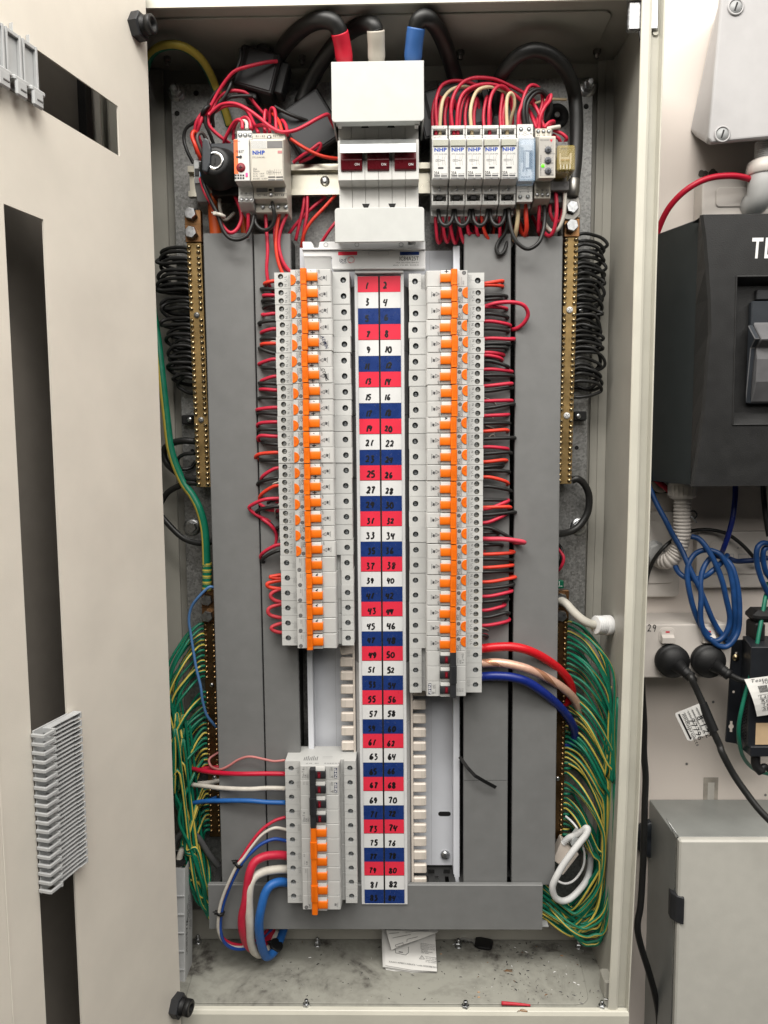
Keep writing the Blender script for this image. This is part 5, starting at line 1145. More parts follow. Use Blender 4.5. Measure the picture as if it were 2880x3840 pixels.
# ------------------------------------------------------------------ wires at the left breakers (frame B1 / B2)
GL = 'red and black wires at the left breakers'
C_ = {'r': (W_RED, 'red'), 's': (W_SCAR, 'scarlet'), 'k': (W_BLK, 'black'), 'w': (W_WHT, 'thin white')}
LW = [('B1', 0, 's', 360, 1040, 382, 400), ('B1', 0, 'k', 430, 1012, 428, 415), ('B1', 1, 'r', 483, 1030, 483, 492), ('B1', 1, 'k', 520, 1022, 528, 545), ('B1', 2, 'k', 560, 1030, 585, 620), ('B1', 2, 'r', 640, 1022, 658, 612), ('B1', 3, 'k', 700, 992, 720, 752),
      ('B1', 3, 'r', 770, 1012, 802, 825), ('B1', 4, 'k', 855, 1010, 857, 872), ('B1', 4, 's', 898, 1012, 903, 930), ('B1', 4, 'w', 880, 1090, 880, 910), ('B1', 5, 'k', 985, 995, 938, 930), ('B1', 5, 'r', 1030, 992, 1075, 1080), ('B1', 6, 'k', 1110, 1020, 1108, 1100), ('B1', 6, 'r', 1180, 1012, 1222, 1225), ('B1', 6, 'k', 1245, 995, 1240, 1225),
      ('B1', 7, 'r', 1300, 1002, 1290, 1310), ('B1', 7, 'k', 1365, 992, 1366, 1388), ('B1', 8, 'r', 1450, 975, 1468, 1470), ('B1', 8, 'k', 1505, 980, 1492, 1560), ('B1', 9, 'r', 1575, 978, 1588, 1670), ('B1', 9, 'k', 1640, 984, 1638, 1660), ('B1', 10, 'r', 1700, 980, 1692, 1815), ('B1', 10, 'k', 1772, 1018, 1750, 1720), ('B1', 11, 's', 1838, 962, 1858, 1965), ('B1', 11, 'k', 1905, 1000, 1902, 1880),
      ('B1', 12, 'r', 1970, 1012, 2055, 2130), ('B1', 12, 'k', 2058, 980, 2098, 2175), ('B1', 13, 's', 2120, 995, 2215, 2340), ('B1', 13, 'w', 2090, 1110, 2110, 2140), ('B2', 14, 'r', 20, 912, 110, 240), ('B2', 14, 'k', 90, 962, 130, 270), ('B2', 15, 'w', 60, 1130, 130, 220), ('B2', 15, 'k', 185, 1150, 180, 200), ('B2', 16, 'k', 270, 1148, 272, 285), ('B2', 16, 'w', 340, 1165, 365, 400), ('B2', 17, 'r', 420, 1005, 510, 600), ('B2', 17, 'k', 470, 1020, 545, 615)]
def side_wire(k, i, c, y0, xt, yt, y1, side, label, grp):
    mt, cn = C_[c]; r = 2.15 if c != 'w' else .8
    xe = -115.5 if side < 0 else XR(i)-1.5
    z0 = pz(k, 1150 if side < 0 else 590, y0, 0); z1 = pz(k, 1150 if side < 0 else 590, y1, 26); q = rw.uniform(-3, 3)
    t = pt(k, xt, yt, 7+q); dx = (xe-t.x)
    P = [(xe, 0, z0), (xe-dx*.35, -1+q*.3, z0+(t.z-z0)*.12+.4), (t.x+dx*.16, 3+q, t.z+(z0-t.z)*.25+.3), (t.x, 10+q, t.z+(z1-t.z)*.25), (t.x+dx*.3, 19, t.z+(z1-t.z)*.6), (xe-dx*.1, 27, z1), (xe+dx*.25, 31, z1)]
    if abs(dx) > 36 and side < 0 and abs(y1-y0) > 60:   # long loops swing wide and come back lower down
        P = [(xe, 0, z0), (xe-dx*.5, -3, z0+(t.z-z0)*.08), (t.x+dx*.1, 2, t.z+(z0-t.z)*.4), (t.x, 5, t.z), (t.x+dx*.25, 8, t.z+(z1-t.z)*.45), (xe-dx*.3, 14, z1+(t.z-z1)*.15), (xe+dx*.1, 28, z1)]
    return wire(P, r, mt, 'wire', label, 'wire', grp)
seen = {}
for k, i, c, y0, xt, yt, y1 in LW:
    n = seen.get((i, c), 0); seen[i, c] = n+1
    side_wire(k, i, c, y0, xt, yt, y1, -1, f'{C_[c][1]} wire looping left out of the breaker beside label {numw(2*i+1)}'+(', lower of two' if n else ''), GL)
for j, (ya, xt, yb_, i) in enumerate(((690, 1090, 712, 19), (735, 1062, 802, 19), (812, 1092, 915, 20), (942, 1070, 1052, 21), (1108, 1100, 1180, 22))):
    z0, z1 = pz('B2', 1180, ya, 0), pz('B2', 1180, yb_, 0); t = pt('B2', xt, (ya+yb_)/2, -3)
    wire([(-115.5, 2, z0), (-121, 1, z0+.6), (t.x+3, -1, t.z+(z0-t.z)*.62), (t.x, -2, t.z), (t.x+3, -1, t.z+(z1-t.z)*.62), (-121, 1, z1-.3), (-115.5, 2, z1)], 2.3, mat('wire_dusty_red', (.56, .045, .06), .55, var=.12, vscale=200) if j > 1 else W_SCAR, 'link_wire', f'short red link wire looping between the single screw breakers, {ordw(j+1)} from the top', 'wire', 'red link wires between single screw breakers')
W('B2', [(990, 0, 20), (985, 50, 14), (1060, 110, 6), (1130, 125, 6), (1185, 130, 8)], 2.2, W_RED, 'red wire ducking behind the breaker beside label twenty-nine', GL)
W('B2', [(1170, 20, 8), (1090, 40, 10), (1062, 100, 14), (1100, 165, 18), (1180, 190, 26)], 2.2, W_BLK, 'black wire curling behind the breaker beside label thirty-one', GL)
W('B2', [(1010, 190, 6), (1100, 260, 6), (1145, 340, 10), (1130, 450, 12), (1100, 600, 14), (1080, 740, 16), (1110, 830, 20), (1185, 890, 24)], 2.2, W_RED, 'long red wire running down beside the lower left breakers', GL)
W('B2', [(1000, 180, 10), (1110, 260, 10), (1130, 360, 14), (1105, 520, 16), (1070, 640, 18), (1070, 760, 20), (1120, 830, 22), (1185, 842, 26)], 2.3, W_BLK, 'long black wire running down beside the lower left breakers', GL)
# ------------------------------------------------------------------ wires at the right breakers (frame D1 / D2)
GR_ = 'red and black wires at the right breakers'
RW = [('D1', 0, 's', 380, 752, 357, 372), ('D1', 0, 's', 395, 750, 402, 420), ('D1', 1, 'k', 485, 785, 485, 525), ('D1', 1, 'k', 520, 742, 512, 540), ('D1', 2, 'r', 580, 785, 595, 615), ('D1', 2, 'k', 640, 795, 670, 690), ('D1', 3, 'r', 705, 815, 738, 760), ('D1', 3, 'k', 770, 800, 790, 815), ('D1', 4, 'r', 855, 850, 865, 835), ('D1', 4, 'k', 900, 810, 900, 925), ('D1', 4, 'k', 930, 795, 935, 955),
      ('D1', 5, 'r', 975, 760, 990, 1035), ('D1', 5, 'r', 1000, 745, 1030, 1080), ('D1', 6, 'k', 1045, 800, 1100, 1125), ('D1', 6, 'r', 1120, 830, 1138, 1150), ('D1', 6, 'k', 1170, 842, 1172, 1195), ('D1', 7, 'r', 1265, 830, 1240, 1255), ('D1', 7, 'k', 1310, 835, 1276, 1290), ('D1', 8, 'r', 1395, 830, 1388, 1400), ('D1', 8, 'k', 1455, 850, 1412, 1440), ('D1', 9, 'r', 1522, 800, 1512, 1495), ('D1', 9, 'k', 1588, 812, 1582, 1600), ('D1', 10, 's', 1655, 797, 1640, 1680), ('D1', 10, 'k', 1720, 855, 1710, 1705), ('D1', 11, 'r', 1790, 795, 1805, 1815), ('D1', 11, 'k', 1850, 822, 1832, 1870), ('D1', 12, 's', 1920, 785, 1898, 1935), ('D1', 12, 'k', 1965, 752, 1948, 1960), ('D1', 12, 'k', 1995, 808, 2000, 2030),
      ('D1', 13, 's', 2048, 797, 2095, 2150), ('D1', 13, 'k', 2130, 820, 2165, 2185), ('D2', 13, 'r', 115, 800, 40, 20), ('D2', 14, 'k', 35, 818, 40, 60), ('D2', 14, 's', 100, 818, 92, 120), ('D2', 15, 'k', 165, 860, 135, 150), ('D2', 15, 'r', 235, 780, 155, 130), ('D2', 16, 'k', 270, 850, 385, 400), ('D2', 16, 'k', 320, 715, 312, 345), ('D2', 17, 'k', 425, 745, 418, 445), ('D2', 17, 's', 505, 848, 488, 460), ('D2', 18, 'k', 548, 838, 550, 570), ('D2', 18, 's', 620, 838, 598, 585),
      ('D2', 19, 'k', 660, 832, 645, 670), ('D2', 19, 's', 745, 860, 700, 690), ('D2', 20, 'k', 800, 845, 765, 730), ('D2', 20, 'r', 870, 830, 820, 800), ('D2', 21, 'k', 915, 800, 885, 900), ('D2', 21, 'r', 990, 770, 942, 905), ('D2', 22, 'k', 1050, 805, 995, 1060), ('D2', 22, 'r', 1120, 808, 1075, 1020), ('D2', 23, 'w', 1140, 628, 1160, 1185), ('D2', 23, 'k', 1200, 618, 1212, 1220)]
seen = {}
for k, i, c, y0, xt, yt, y1 in RW:
    n = seen.get((i, c), 0); seen[i, c] = n+1
    side_wire(k, i, c, y0, xt, yt, y1, 1, f'{C_[c][1]} wire looping right out of the breaker beside label {numw(2*i+2)}'+(', lower of two' if n else ''), GR_)
W('D1', [(590, 575, 0), (700, 545, -4), (830, 538, -6), (930, 565, -4), (968, 640, 0), (930, 720, 4), (860, 768, 10), (790, 768, 20), (700, 745, 30)], 2.3, W_RED, 'large red wire loop reaching over the outer right duct beside label six', GR_)
W('D2', [(578, 370, 0), (640, 372, -4), (740, 372, -8), (840, 382, -8), (930, 398, -4), (920, 404, 2), (840, 400, 12)], 2.7, mat('wire_pinkish_red', (.66, .06, .1), .42, var=.06), 'pinkish red wire sticking out over the duct beside label thirty-four', GR_)
for j, (a, b) in enumerate((((585, 1365, 4), (690, 1420, 10), (690, 1500, 16), (640, 1560, 24)), ), 0) if 0 else []: pass
for j, pts in enumerate(([(590, 1360, 6), (660, 1390, 8), (700, 1440, 12), (690, 1520, 18), (670, 1620, 22)], [(590, 1500, 8), (660, 1530, 10), (680, 1600, 14), (700, 1680, 18)], [(600, 1600, 8), (680, 1640, 10), (640, 1730, 12), (600, 1790, 16)], [(610, 1720, 8), (670, 1680, 10), (690, 1760, 12), (640, 1850, 16)])):
    W('D1', pts, .75, W_WHT, f'thin white lead hanging among the right breaker wires, {ordw(j+1)} from the top', GR_)
for side, col_k in ((-1, 'L'), (1, 'R')):          # more wires lying deeper, between the breakers and the ducts
    for i in range(0, 24):
        if side < 0 and i > 17: continue
        for q in range(2):
            c = rw.choice('kkrkr' if side > 0 else 'kkkrr'); zc_ = (ZR(i) if side > 0 else ZL_(i))+rw.uniform(-8, 8); xe = XR(i)-2 if side > 0 else -115.5
            ln = rw.uniform(9, 24); d1, d2 = rw.uniform(-9, 9), rw.uniform(-14, 14); yy = rw.uniform(14, 24)
            wire([(xe-side*3, yy-6, zc_), (xe+side*ln*.5, yy-3, zc_+d1*.5), (xe+side*ln, yy+2, zc_+d1), (xe+side*ln*.8, yy+9, zc_+(d1+d2)/2), (xe+side*ln*.2, yy+13, zc_+d2)], rw.uniform(1.8, 2.2), C_[c][0], 'wire', f'{C_[c][1]} wire lying deep behind the loops beside label {numw(2*i+(2 if side > 0 else 1))}'+(', second one' if q else ''), 'wire', GL if side < 0 else GR_)
# ------------------------------------------------------------------ large cables of the triple pole breaker, right
GB = 'large coloured cables of the right triple pole breaker'
W('D2', [(570, 1318, 0), (700, 1305, -4), (830, 1303, -6), (960, 1330, -4), (1100, 1395, 4), (1220, 1480, 14), (1310, 1580, 26), (1348, 1680, 36), (1330, 1760, 44), (1260, 1800, 50), (1170, 1830, 56)], 7.0*.5+1.8, mat('cable_red_glossy', (.62, .012, .02), .28, var=.06), 'thick red cable bending from the triple pole breaker over the right duct', GB, name='power_cable', cat='cable', n=12)
w = MB(); w.tube([pt('D2', *q) for q in [(578, 1445, 0), (700, 1440, -5), (830, 1458, -8), (980, 1500, -6), (1130, 1570, 2), (1270, 1660, 14), (1370, 1760, 28), (1420, 1870, 38), (1400, 1950, 46), (1320, 1985, 52), (1200, 1975, 56)]], 5.2, W_COP, n=14, seg=10, stripe=mat('cable_copper_strand', (.72, .36, .22), .25, .6, var=.1), twist=.2, frac=.2); w.tube([pt('D2', 574, 1446, 0), pt('D2', 606, 1444, -1)], 4, COPPER, n=10)
w.build('power_cable', None, 'thick copper cable in clear insulation bending from the triple pole breaker', 'cable', GB)
W('D2', [(570, 1560, 0), (700, 1555, -5), (830, 1565, -8), (960, 1605, -6), (1090, 1690, 0), (1220, 1800, 12), (1320, 1920, 26), (1370, 2030, 38), (1360, 2120, 46), (1280, 2150, 50), (1180, 2110, 56)], 5.4, W_NAVY, 'thick navy blue cable bending from the triple pole breaker over the right duct', GB, name='power_cable', cat='cable', n=12)
# ------------------------------------------------------------------ lower left block wiring (frame B3)
GC = 'coloured wires of the lower left breakers'
W('B3', [(1150, 66, 0), (1060, 75, 0), (980, 60, 0), (860, 38, 2), (770, 62, 4), (680, 118, 6), (610, 142, 10), (545, 115, 28), (530, 60, 34), (580, 20, 38), (640, -10, 40)], 1.5, W_PINK, 'thin faded pink wire waving left from the lower left breakers', GC)
W('B3', [(1150, 178, 0), (1000, 176, 0), (800, 178, 0), (640, 172, 6), (500, 158, 16), (400, 138, 30), (420, 150, 38), (500, 135, 40), (620, 125, 40)], 2.9, mat('wire_crimson', (.55, .01, .04), .35, var=.06), 'crimson wire running straight left from the lower left breakers', GC)
W('B3', [(1150, 296, 0), (1000, 294, 0), (850, 302, 0), (640, 294, 6), (480, 275, 18), (360, 262, 32), (400, 258, 40), (520, 250, 42), (630, 230, 42)], 2.9, W_WHT, 'white wire running straight left from the lower left breakers', GC)
W('B3', [(1150, 412, 0), (1000, 408, 0), (850, 396, 0), (640, 396, 6), (480, 402, 18), (345, 428, 34), (400, 420, 42), (520, 395, 44), (630, 350, 46)], 2.9, W_BLU, 'blue wire running straight left from the lower left breakers', GC)
W('B3', [(1150, 530, 0), (1060, 560, -4), (960, 630, -8), (870, 740, -12), (800, 850, -14), (755, 930, -14), (690, 1080, -12), (640, 1220, -10), (625, 1330, -8), (620, 1430, -6), (640, 1510, 0), (720, 1560, 10), (830, 1565, 20), (930, 1520, 34), (1010, 1440, 44)], 2.0, W_RED, 'thin red wire tied in the bundle curving down from the lower left breakers', GC)
W('B3', [(1155, 630, 0), (1060, 618, -4), (960, 670, -8), (880, 760, -12), (810, 860, -15), (748, 940, -16), (680, 1080, -15), (625, 1230, -13), (605, 1350, -11), (604, 1450, -8), (640, 1530, 0), (720, 1585, 8), (830, 1580, 18), (930, 1535, 34), (1000, 1460, 44)], 2.0, W_WHT, 'thin white wire tied in the bundle curving down from the lower left breakers', GC)
W('B3', [(1158, 722, 0), (1060, 708, -4), (960, 745, -8), (880, 810, -12), (815, 880, -14), (765, 955, -14), (700, 1090, -12), (645, 1240, -10), (622, 1370, -8), (625, 1470, -6), (660, 1555, 0), (740, 1600, 8), (850, 1590, 18), (960, 1520, 36), (1040, 1440, 46)], 2.1, mat('wire_royal_blue', (.015, .07, .33), .4, var=.08), 'thin blue wire tied in the bundle curving down from the lower left breakers', GC)
W('B3', [(1165, 842, 0), (1080, 838, -6), (980, 850, -12), (900, 895, -18), (860, 980, -22), (840, 1100, -22), (825, 1220, -22), (800, 1330, -20), (800, 1440, -16), (830, 1540, -6), (880, 1600, 6), (940, 1590, 22), (1000, 1530, 38), (1050, 1440, 50)], 5.2, W_RED, 'thick red cable curving down from the lower left breakers to the bottom duct', GC, name='power_cable', cat='cable', n=12)
W('B3', [(1168, 952, 0), (1080, 955, -6), (980, 972, -12), (900, 1015, -18), (862, 1090, -22), (852, 1200, -22), (856, 1320, -20), (862, 1430, -16), (868, 1540, -8), (900, 1620, 2), (955, 1640, 16), (1020, 1580, 34), (1080, 1460, 50)], 5.2, W_WHT, 'thick white cable curving down from the lower left breakers to the bottom duct', GC, name='power_cable', cat='cable', n=12)
W('B3', [(1170, 1062, 0), (1100, 1058, -8), (1030, 1085, -14), (985, 1150, -18), (960, 1240, -20), (940, 1340, -20), (935, 1440, -16), (950, 1550, -8), (975, 1630, 2), (1000, 1662, 10), (1050, 1630, 22), (1100, 1540, 38), (1140, 1430, 52)], 5.4, W_BLU, 'thick blue cable curving down from the lower left breakers to the bottom duct', GC, name='power_cable', cat='cable', n=12)
def tie(k, x, y, Y, r, axis, label, tail=True, mt=BLK):
    t = thing('cable_tie', label, 'cable tie', tuple(pt(k, x, y, Y))); p = pt(k, x, y, Y); d = Vector(axis).normalized(); m = MB()
    m.lathe(p-d*1.8, d, [(r, 0), (r+.9, .2), (r+.9, 3.4), (r, 3.6)], mt, 14); m.build('strap', t)
    q = d.cross(Vector((0, 1, 0))).normalized(); m = MB(); c = p+q*(r+1); m.box(c.x-2, c.x+2, c.y-3.4, c.y+1, c.z-2, c.z+2, mt, .5)
    if tail: m.tube([c, c+q*4+Vector((0, -2, 0))], .8, mt, n=5)
    m.build('head', t); return t
tie('B3', 768, 912, -14, 4.6, (.6, 0, .8), 'black cable tie around the thin coloured wires, upper one')
tie('B3', 622, 1308, -10, 4.2, (.25, 0, 1), 'black cable tie around the thin coloured wires, lower one')
tie('B3', 1075, 1570, 28, 8, (.5, -.2, .9), 'black cable tie holding the thick cables under the bottom duct')
W('B2', [(605, 790, 20), (560, 790, 18), (480, 865, 20), (410, 960, 24), (388, 1070, 26), (405, 1200, 28), (425, 1330, 28), (450, 1480, 28), (490, 1650, 28), (505, 1760, 30), (540, 1890, 34), (600, 1970, 40), (640, 2020, 48)], 1.8, W_LBL, 'thin light blue wire wandering over the left earth bar')
# ------------------------------------------------------------------ green and yellow earth wires
def earth_wire(P, r, label, grp, seg=6):
    w = MB(); n = 10; w.tube(P, r, W_GRN, n=n, seg=seg, stripe=W_YEL, twist=rw.uniform(-.05, .05), phase=rw.uniform(0, 6.3), frac=.2)
    return w.build('earth_wire', None, label, 'earth wire', grp)
GE = 'green and yellow earth wires on the right'
N_ = 46
for i in range(N_):
    z0 = rowsER[min(len(rowsER)-1, int(i*len(rowsER)/N_))]; xb_ = XER(z0)+16; f = i/N_
    xo = px('E3', 320-170*f+rw.uniform(-45, 12), 300, 30); xo = min(xo, 277); yo = 6+rw.uniform(-14, 26)+16*f
    zt2 = z0-rw.uniform(24, 46)-18*(1-f); zb2 = -772+rw.uniform(-20, 14)-30*(1-f); xe = 192; ze_ = -742-rw.uniform(2, 46)
    xo2 = px('E3', 325-140*f+rw.uniform(-50, 0), 1100, 30); xo2 = min(xo2, 279)
    P = [(xb_-2, YE+3, z0), (xb_+6, YE, z0+1), (xb_+(xo-xb_)*.5, yo+14, z0-(z0-zt2)*.22), (xo-3, yo+2, zt2)]
    if zt2 > -560: P += [(xo+rw.uniform(-3, 3), yo, (zt2-600)/2), (xo+rw.uniform(-5, 5), yo, -600)]
    P += [(xo2, yo, max(-700, zt2-30) if zt2 > -690 else zt2-12), (xo2-4, yo+2, zb2+34 if zb2+34 < zt2-40 else zt2-30), (xo2-22-10*f, yo+4, zb2-4), ((xo2+xe)/2-6, yo+8, (zb2+ze_)/2-12), (xe+3, 26+rw.uniform(-8, 8), ze_), (xe-12, 30, ze_)]
    earth_wire(P, 1.72+rw.uniform(-.15, .2), f'green and yellow earth wire off the right earth bar, {ordw(i+1)} from its top', GE)
GE2 = 'green and yellow earth wires on the left'
for i in range(N_):
    z0 = rowsEL[min(len(rowsEL)-1, int(i*len(rowsEL)/N_))]; xb_ = XEL(z0)+1; f = i/N_
    xo = -264+14*f+rw.uniform(-8, 8); yo = 18+rw.uniform(-12, 24)
    zt2 = z0-rw.uniform(30, 70); ze_ = -742-rw.uniform(0, 42); xe = -216
    P = [(xb_+2, YE+3, z0), (xb_-6, YE-2, z0+1), (xb_+(xo-xb_)*.55, yo+12, z0-(z0-zt2)*.28), (xo, yo, zt2)]
    if zt2 > -560: P += [(xo+rw.uniform(-8, 8), yo, (zt2-600)/2), (xo+rw.uniform(-7, 7), yo, -620)]
    P += [(xo+8+6*f, yo, max(-690, zt2-36) if zt2 > -690 else zt2-10), (xo+16+rw.uniform(0, 10), yo+4, min(-735, zt2-30)), (xe-8, 22, ze_-6), (xe+4, 28+rw.uniform(-8, 8), ze_), (xe+16, 32, ze_)]
    earth_wire(P, 1.72+rw.uniform(-.15, .2), f'green and yellow earth wire off the left earth bar, {ordw(i+1)} from its top', GE2)
P = [pt('B2', 545, 800, 36), pt('B2', 540, 560, 34), pt('B2', 525, 300, 34), pt('B2', 480, 120, 34), pt('B2', 420, 0, 36), pt('B1', 330, 2080, 38), pt('B1', 235, 1830, 38), pt('B1', 190, 1500, 40), pt('B1', 150, 1150, 42), pt('B1', 115, 850, 46), pt('B1', 60, 500, 50), pt('B1', 20, 100, 54), pt('B0', -20, 1500, 50), pt('B0', -50, 900, 44), pt('B0', 20, 560, 22), pt('B0', 100, 430, 4), pt('B0', 230, 388, -6), pt('B0', 360, 412, -4), pt('B0', 480, 500, 8), pt('B0', 560, 620, 24), pt('B0', 620, 760, 42), pt('B0', 690, 930, 48), pt('B0', 740, 1090, 54)]
w = MB(); w.tube(P, 5.0, W_GRN, n=14, seg=9, stripe=W_YEL, twist=.006, phase=1.2, frac=.3)
w.build('main_earth_cable', None, 'thick green and yellow earth cable arching over the top left and down the side', 'cable')
m = MB()
for i in range(9):
    p0, p1 = pt('B2', 545, 578+i*26, 35), pt('B2', 545, 578+i*26+26, 35); m.cyl(p0, p1, 5.9-.15*(i % 2), W_YEL if i % 2 == 0 else W_GRN, 16)
    if i % 2 == 0: m.cyl(p0.lerp(p1, .6), p0.lerp(p1, .85), 6.0, W_GRN, 16)
m.build('taped_sleeve', label='banded yellow and green sleeve at the end of the thick earth cable', cat='sleeve')
W('D2', [(1222, 900, 40), (1290, 925, 30), (1360, 1000, 24), (1440, 1070, 20), (1510, 1105, 20), (1560, 1110, 22), (1640, 1112, 30)], 5.2, mat('cable_sheath_white', (.6, .57, .5), .5, var=.06), 'white sheathed cable leaving through a gland in the right cabinet side', name='sheathed_cable', cat='cable', n=12)
W('D2', [(1215, 860, 44), (1240, 880, 40), (1285, 912, 32)], 1.8, W_RED, 'short red core stripped from the white sheathed cable')
W('D2', [(1215, 930, 46), (1240, 920, 42), (1270, 915, 34)], 1.8, W_BLK, 'short black core stripped from the white sheathed cable')
a = pt('D2', 1545, 1115, 20); b = pt('D2', 1625, 1115, 24); m = MB(); d = (b-a).normalized(); L_ = (b-a).length
m.lathe(a, d, [(7, 0), (10.5, .5)]+[q for i in range(5) for q in ((10.8, .5+i*L_/5), (11.6, .5+(i+.4)*L_/5), (10.4, .5+(i+.8)*L_/5))]+[(12, L_), (12, L_+8)], WINK, 20); m.build('cable_gland', label='white ribbed cable gland in the right side of the cabinet', cat='cable gland')
W('D2', [(1225, 410, 52), (1262, 470, 46), (1250, 560, 44), (1215, 620, 52)], 2, W_BLK, 'black wire loop peeping out beside the lower right duct')
W('D2', [(1225, 450, 48), (1275, 530, 42), (1255, 610, 42), (1215, 660, 50)], 2, W_RED, 'red wire loop peeping out beside the lower right duct')
# black cable tie tail on the right ducts
P = [pt('D3', 355, 40, 14), pt('D3', 420, 130, 2), pt('D3', 480, 195, -2), pt('D3', 560, 242, 0), pt('D3', 650, 290, 4)]
w = MB()
for a, b in zip(P[:-1], P[1:]):
    d = (b-a).normalized(); q = d.cross(Vector((0, 1, 0))).normalized()*2.0; w.add([a+q, b+q, b-q, a-q, a+q+Vector((0, 1.2, 0)), b+q+Vector((0, 1.2, 0)), b-q+Vector((0, 1.2, 0)), a-q+Vector((0, 1.2, 0))], [(0, 1, 2, 3), (4, 5, 6, 7), (0, 1, 5, 4), (2, 3, 7, 6), (0, 3, 7, 4), (1, 2, 6, 5)], BLK)
w.build('cable_tie', label='loose black cable tie tail lying over the inner right duct', cat='cable tie')
# ------------------------------------------------------------------ incoming mains cables
GM = 'black mains cables bending in at the top'
def sleeve(label, k, pts, r, mt):
    m = MB(); P = [pt(k, *q) for q in pts]; m.tube(P, lambda t: r*(1-.06*(t < .12)+.04*math.sin(t*9)*.3), mt, n=18, seg=6); return m.build('cable_sleeve', None, label, 'cable sleeve', 'coloured sleeves on the mains cables')
sleeve('red heat shrink sleeve entering the main switch cover', 'C0', [(492, 550, -20), (478, 440, -27), (462, 350, -33), (445, 278, -38)], 9.4, S_RED)
sleeve('white heat shrink sleeve entering the main switch cover', 'C0', [(766, 545, -20), (764, 440, -27), (762, 350, -33), (758, 262, -38)], 9.4, S_WHT)
sleeve('blue heat shrink sleeve entering the main switch cover', 'C0', [(1078, 540, -20), (1084, 440, -27), (1094, 340, -33), (1108, 240, -38)], 9.6, S_BLU)
W('C0', [(449, 300, -37), (430, 240, -40), (385, 190, -42), (310, 172, -40), (220, 190, -32), (130, 240, -20), (50, 310, -6), (-30, 400, 10), (-90, 500, 24), (-130, 600, 34)], 8.8, W_BLK, 'black mains cable behind the red sleeve arching left', GM, name='mains_cable', cat='cable', n=16)
W('C0', [(758, 280, -37), (742, 235, -38), (700, 212, -34), (630, 220, -24), (540, 265, -10), (440, 345, 6), (330, 480, 20), (240, 620, 30), (160, 780, 36), (110, 900, 38)], 8.8, W_BLK, 'black mains cable from the white sleeve sloping down left behind the cover', GM, name='mains_cable', cat='cable', n=16)
W('C0', [(1105, 260, -37), (1120, 195, -41), (1165, 155, -42), (1225, 168, -38), (1285, 240, -24), (1340, 350, -6), (1395, 500, 14), (1440, 660, 30), (1480, 800, 42)], 9.0, W_BLK, 'black mains cable from the blue sleeve bending down to the right', GM, name='mains_cable', cat='cable', n=16)
W('D0', [(690, 1000, 44), (680, 850, 36), (705, 720, 24), (770, 600, 10), (860, 500, -2), (960, 445, -8), (1060, 435, -8), (1170, 478, -4), (1265, 565, 4), (1335, 690, 16), (1370, 830, 32), (1385, 1000, 34), (1385, 1200, 34), (1375, 1400, 32), (1358, 1560, 28), (1352, 1660, 26)], 7.9, W_BLK, 'thick black neutral cable arching over the right contactors to the brass bar', GM, name='mains_cable', cat='cable', n=16)
a = pt('D0', 1355, 1640, 25); b = pt('D0', 1345, 1800, 25); m = MB(); m.lathe(a, b-a, [(7.2, -12), (7.4, 0), (7, 8)], mat('lug_tin', (.3, .29, .27), .4, 1, var=.1), 16)
m.prism([(b.x-6, a.z-6), (b.x+7.5, a.z-6), (b.x+11, b.z+2), (b.x+10, b.z-7), (b.x+3, b.z-13), (b.x-7, b.z-12), (b.x-12, b.z-6), (b.x-9, b.z+4)], 'y', 25.5, 29, mat('lug_tin', (.3, .29, .27), .4, 1)); m.build('cable_lug', label='tinned cable lug bolted on the right brass bar', cat='cable lug', bevel=.5)
# ------------------------------------------------------------------ control wiring round the left contactor (frame B0)
GU = 'red and black control wires at the top left'
def CW_(pts, c, label, grp=GU, k='B0', r=2.0):
    mt = {'r': W_RED, 'k': W_BLK, 's': W_SCAR, 'w': W_WHT, 'g': mat('wire_brown_grey', (.075, .06, .055), .45), 'c': W_CRM, 'o': W_ORG}[c]
    return W(k, pts, r, mt, label, grp)
CW_([(1150, 530, 6), (1050, 540, 0), (900, 575, -4), (790, 612, -4), (720, 680, -2), (640, 800, 2), (575, 920, 4), (520, 1000, 6), (460, 1080, 10), (440, 1180, 14), (455, 1300, 18)], 'r', 'red wire running from the square black transformer down to the cable tie')
CW_([(560, 990, 2), (640, 920, 0), (710, 895, -4), (800, 900, -8), (900, 948, -12), (1000, 1020, -14), (1090, 1095, -16), (1190, 1140, -16), (1300, 1128, -14), (1400, 1082, -10), (1500, 1025, -6), (1585, 990, 0), (1610, 1030, 10), (1650, 1110, 18)], 'r', 'long red wire sagging across the top of the cream contactor to the main switch')
CW_([(560, 980, 6), (555, 1060, 6), (600, 1130, 8), (690, 1205, 12), (740, 1240, 18)], 'r', 'red wire dropping from the tie behind the key switch')
CW_([(590, 960, 6), (640, 850, 6), (740, 788, 6), (850, 792, 8), (900, 822, 10), (960, 900, 14), (1035, 985, 18)], 'r', 'red wire arching under the square transformer')
CW_([(600, 975, 8), (680, 925, 8), (760, 910, 10), (840, 925, 12), (900, 970, 14), (945, 1060, 6), (990, 1150, -6)], 'r', 'red wire running from the tie to the cream contactor')
CW_([(505, 975, 8), (455, 1050, 8), (438, 1130, 10), (430, 1220, 14), (460, 1330, 16)], 'r', 'red wire hanging from the tie at the far left')
CW_([(515, 985, 4), (485, 1070, 4), (465, 1150, 8), (500, 1250, 12), (540, 1330, 18)], 'r', 'red wire falling from the tie towards the terminal block')
CW_([(850, 1112, -10), (845, 1050, -8), (805, 1038, -6), (760, 1085, 0), (705, 1190, 8), (690, 1240, 14)], 'r', 'red wire on the left terminal of the orange striped timer')
CW_([(925, 1110, -10), (912, 1040, -8), (875, 1014, -6), (815, 1050, 0), (780, 1120, 6), (772, 1210, 10)], 'r', 'red wire on the right terminal of the orange striped timer')
CW_([(888, 1112, -10), (886, 1060, -8), (850, 1048, -4), (810, 1100, 4), (795, 1160, 8)], 'w', 'white wire on the middle terminal of the orange striped timer')
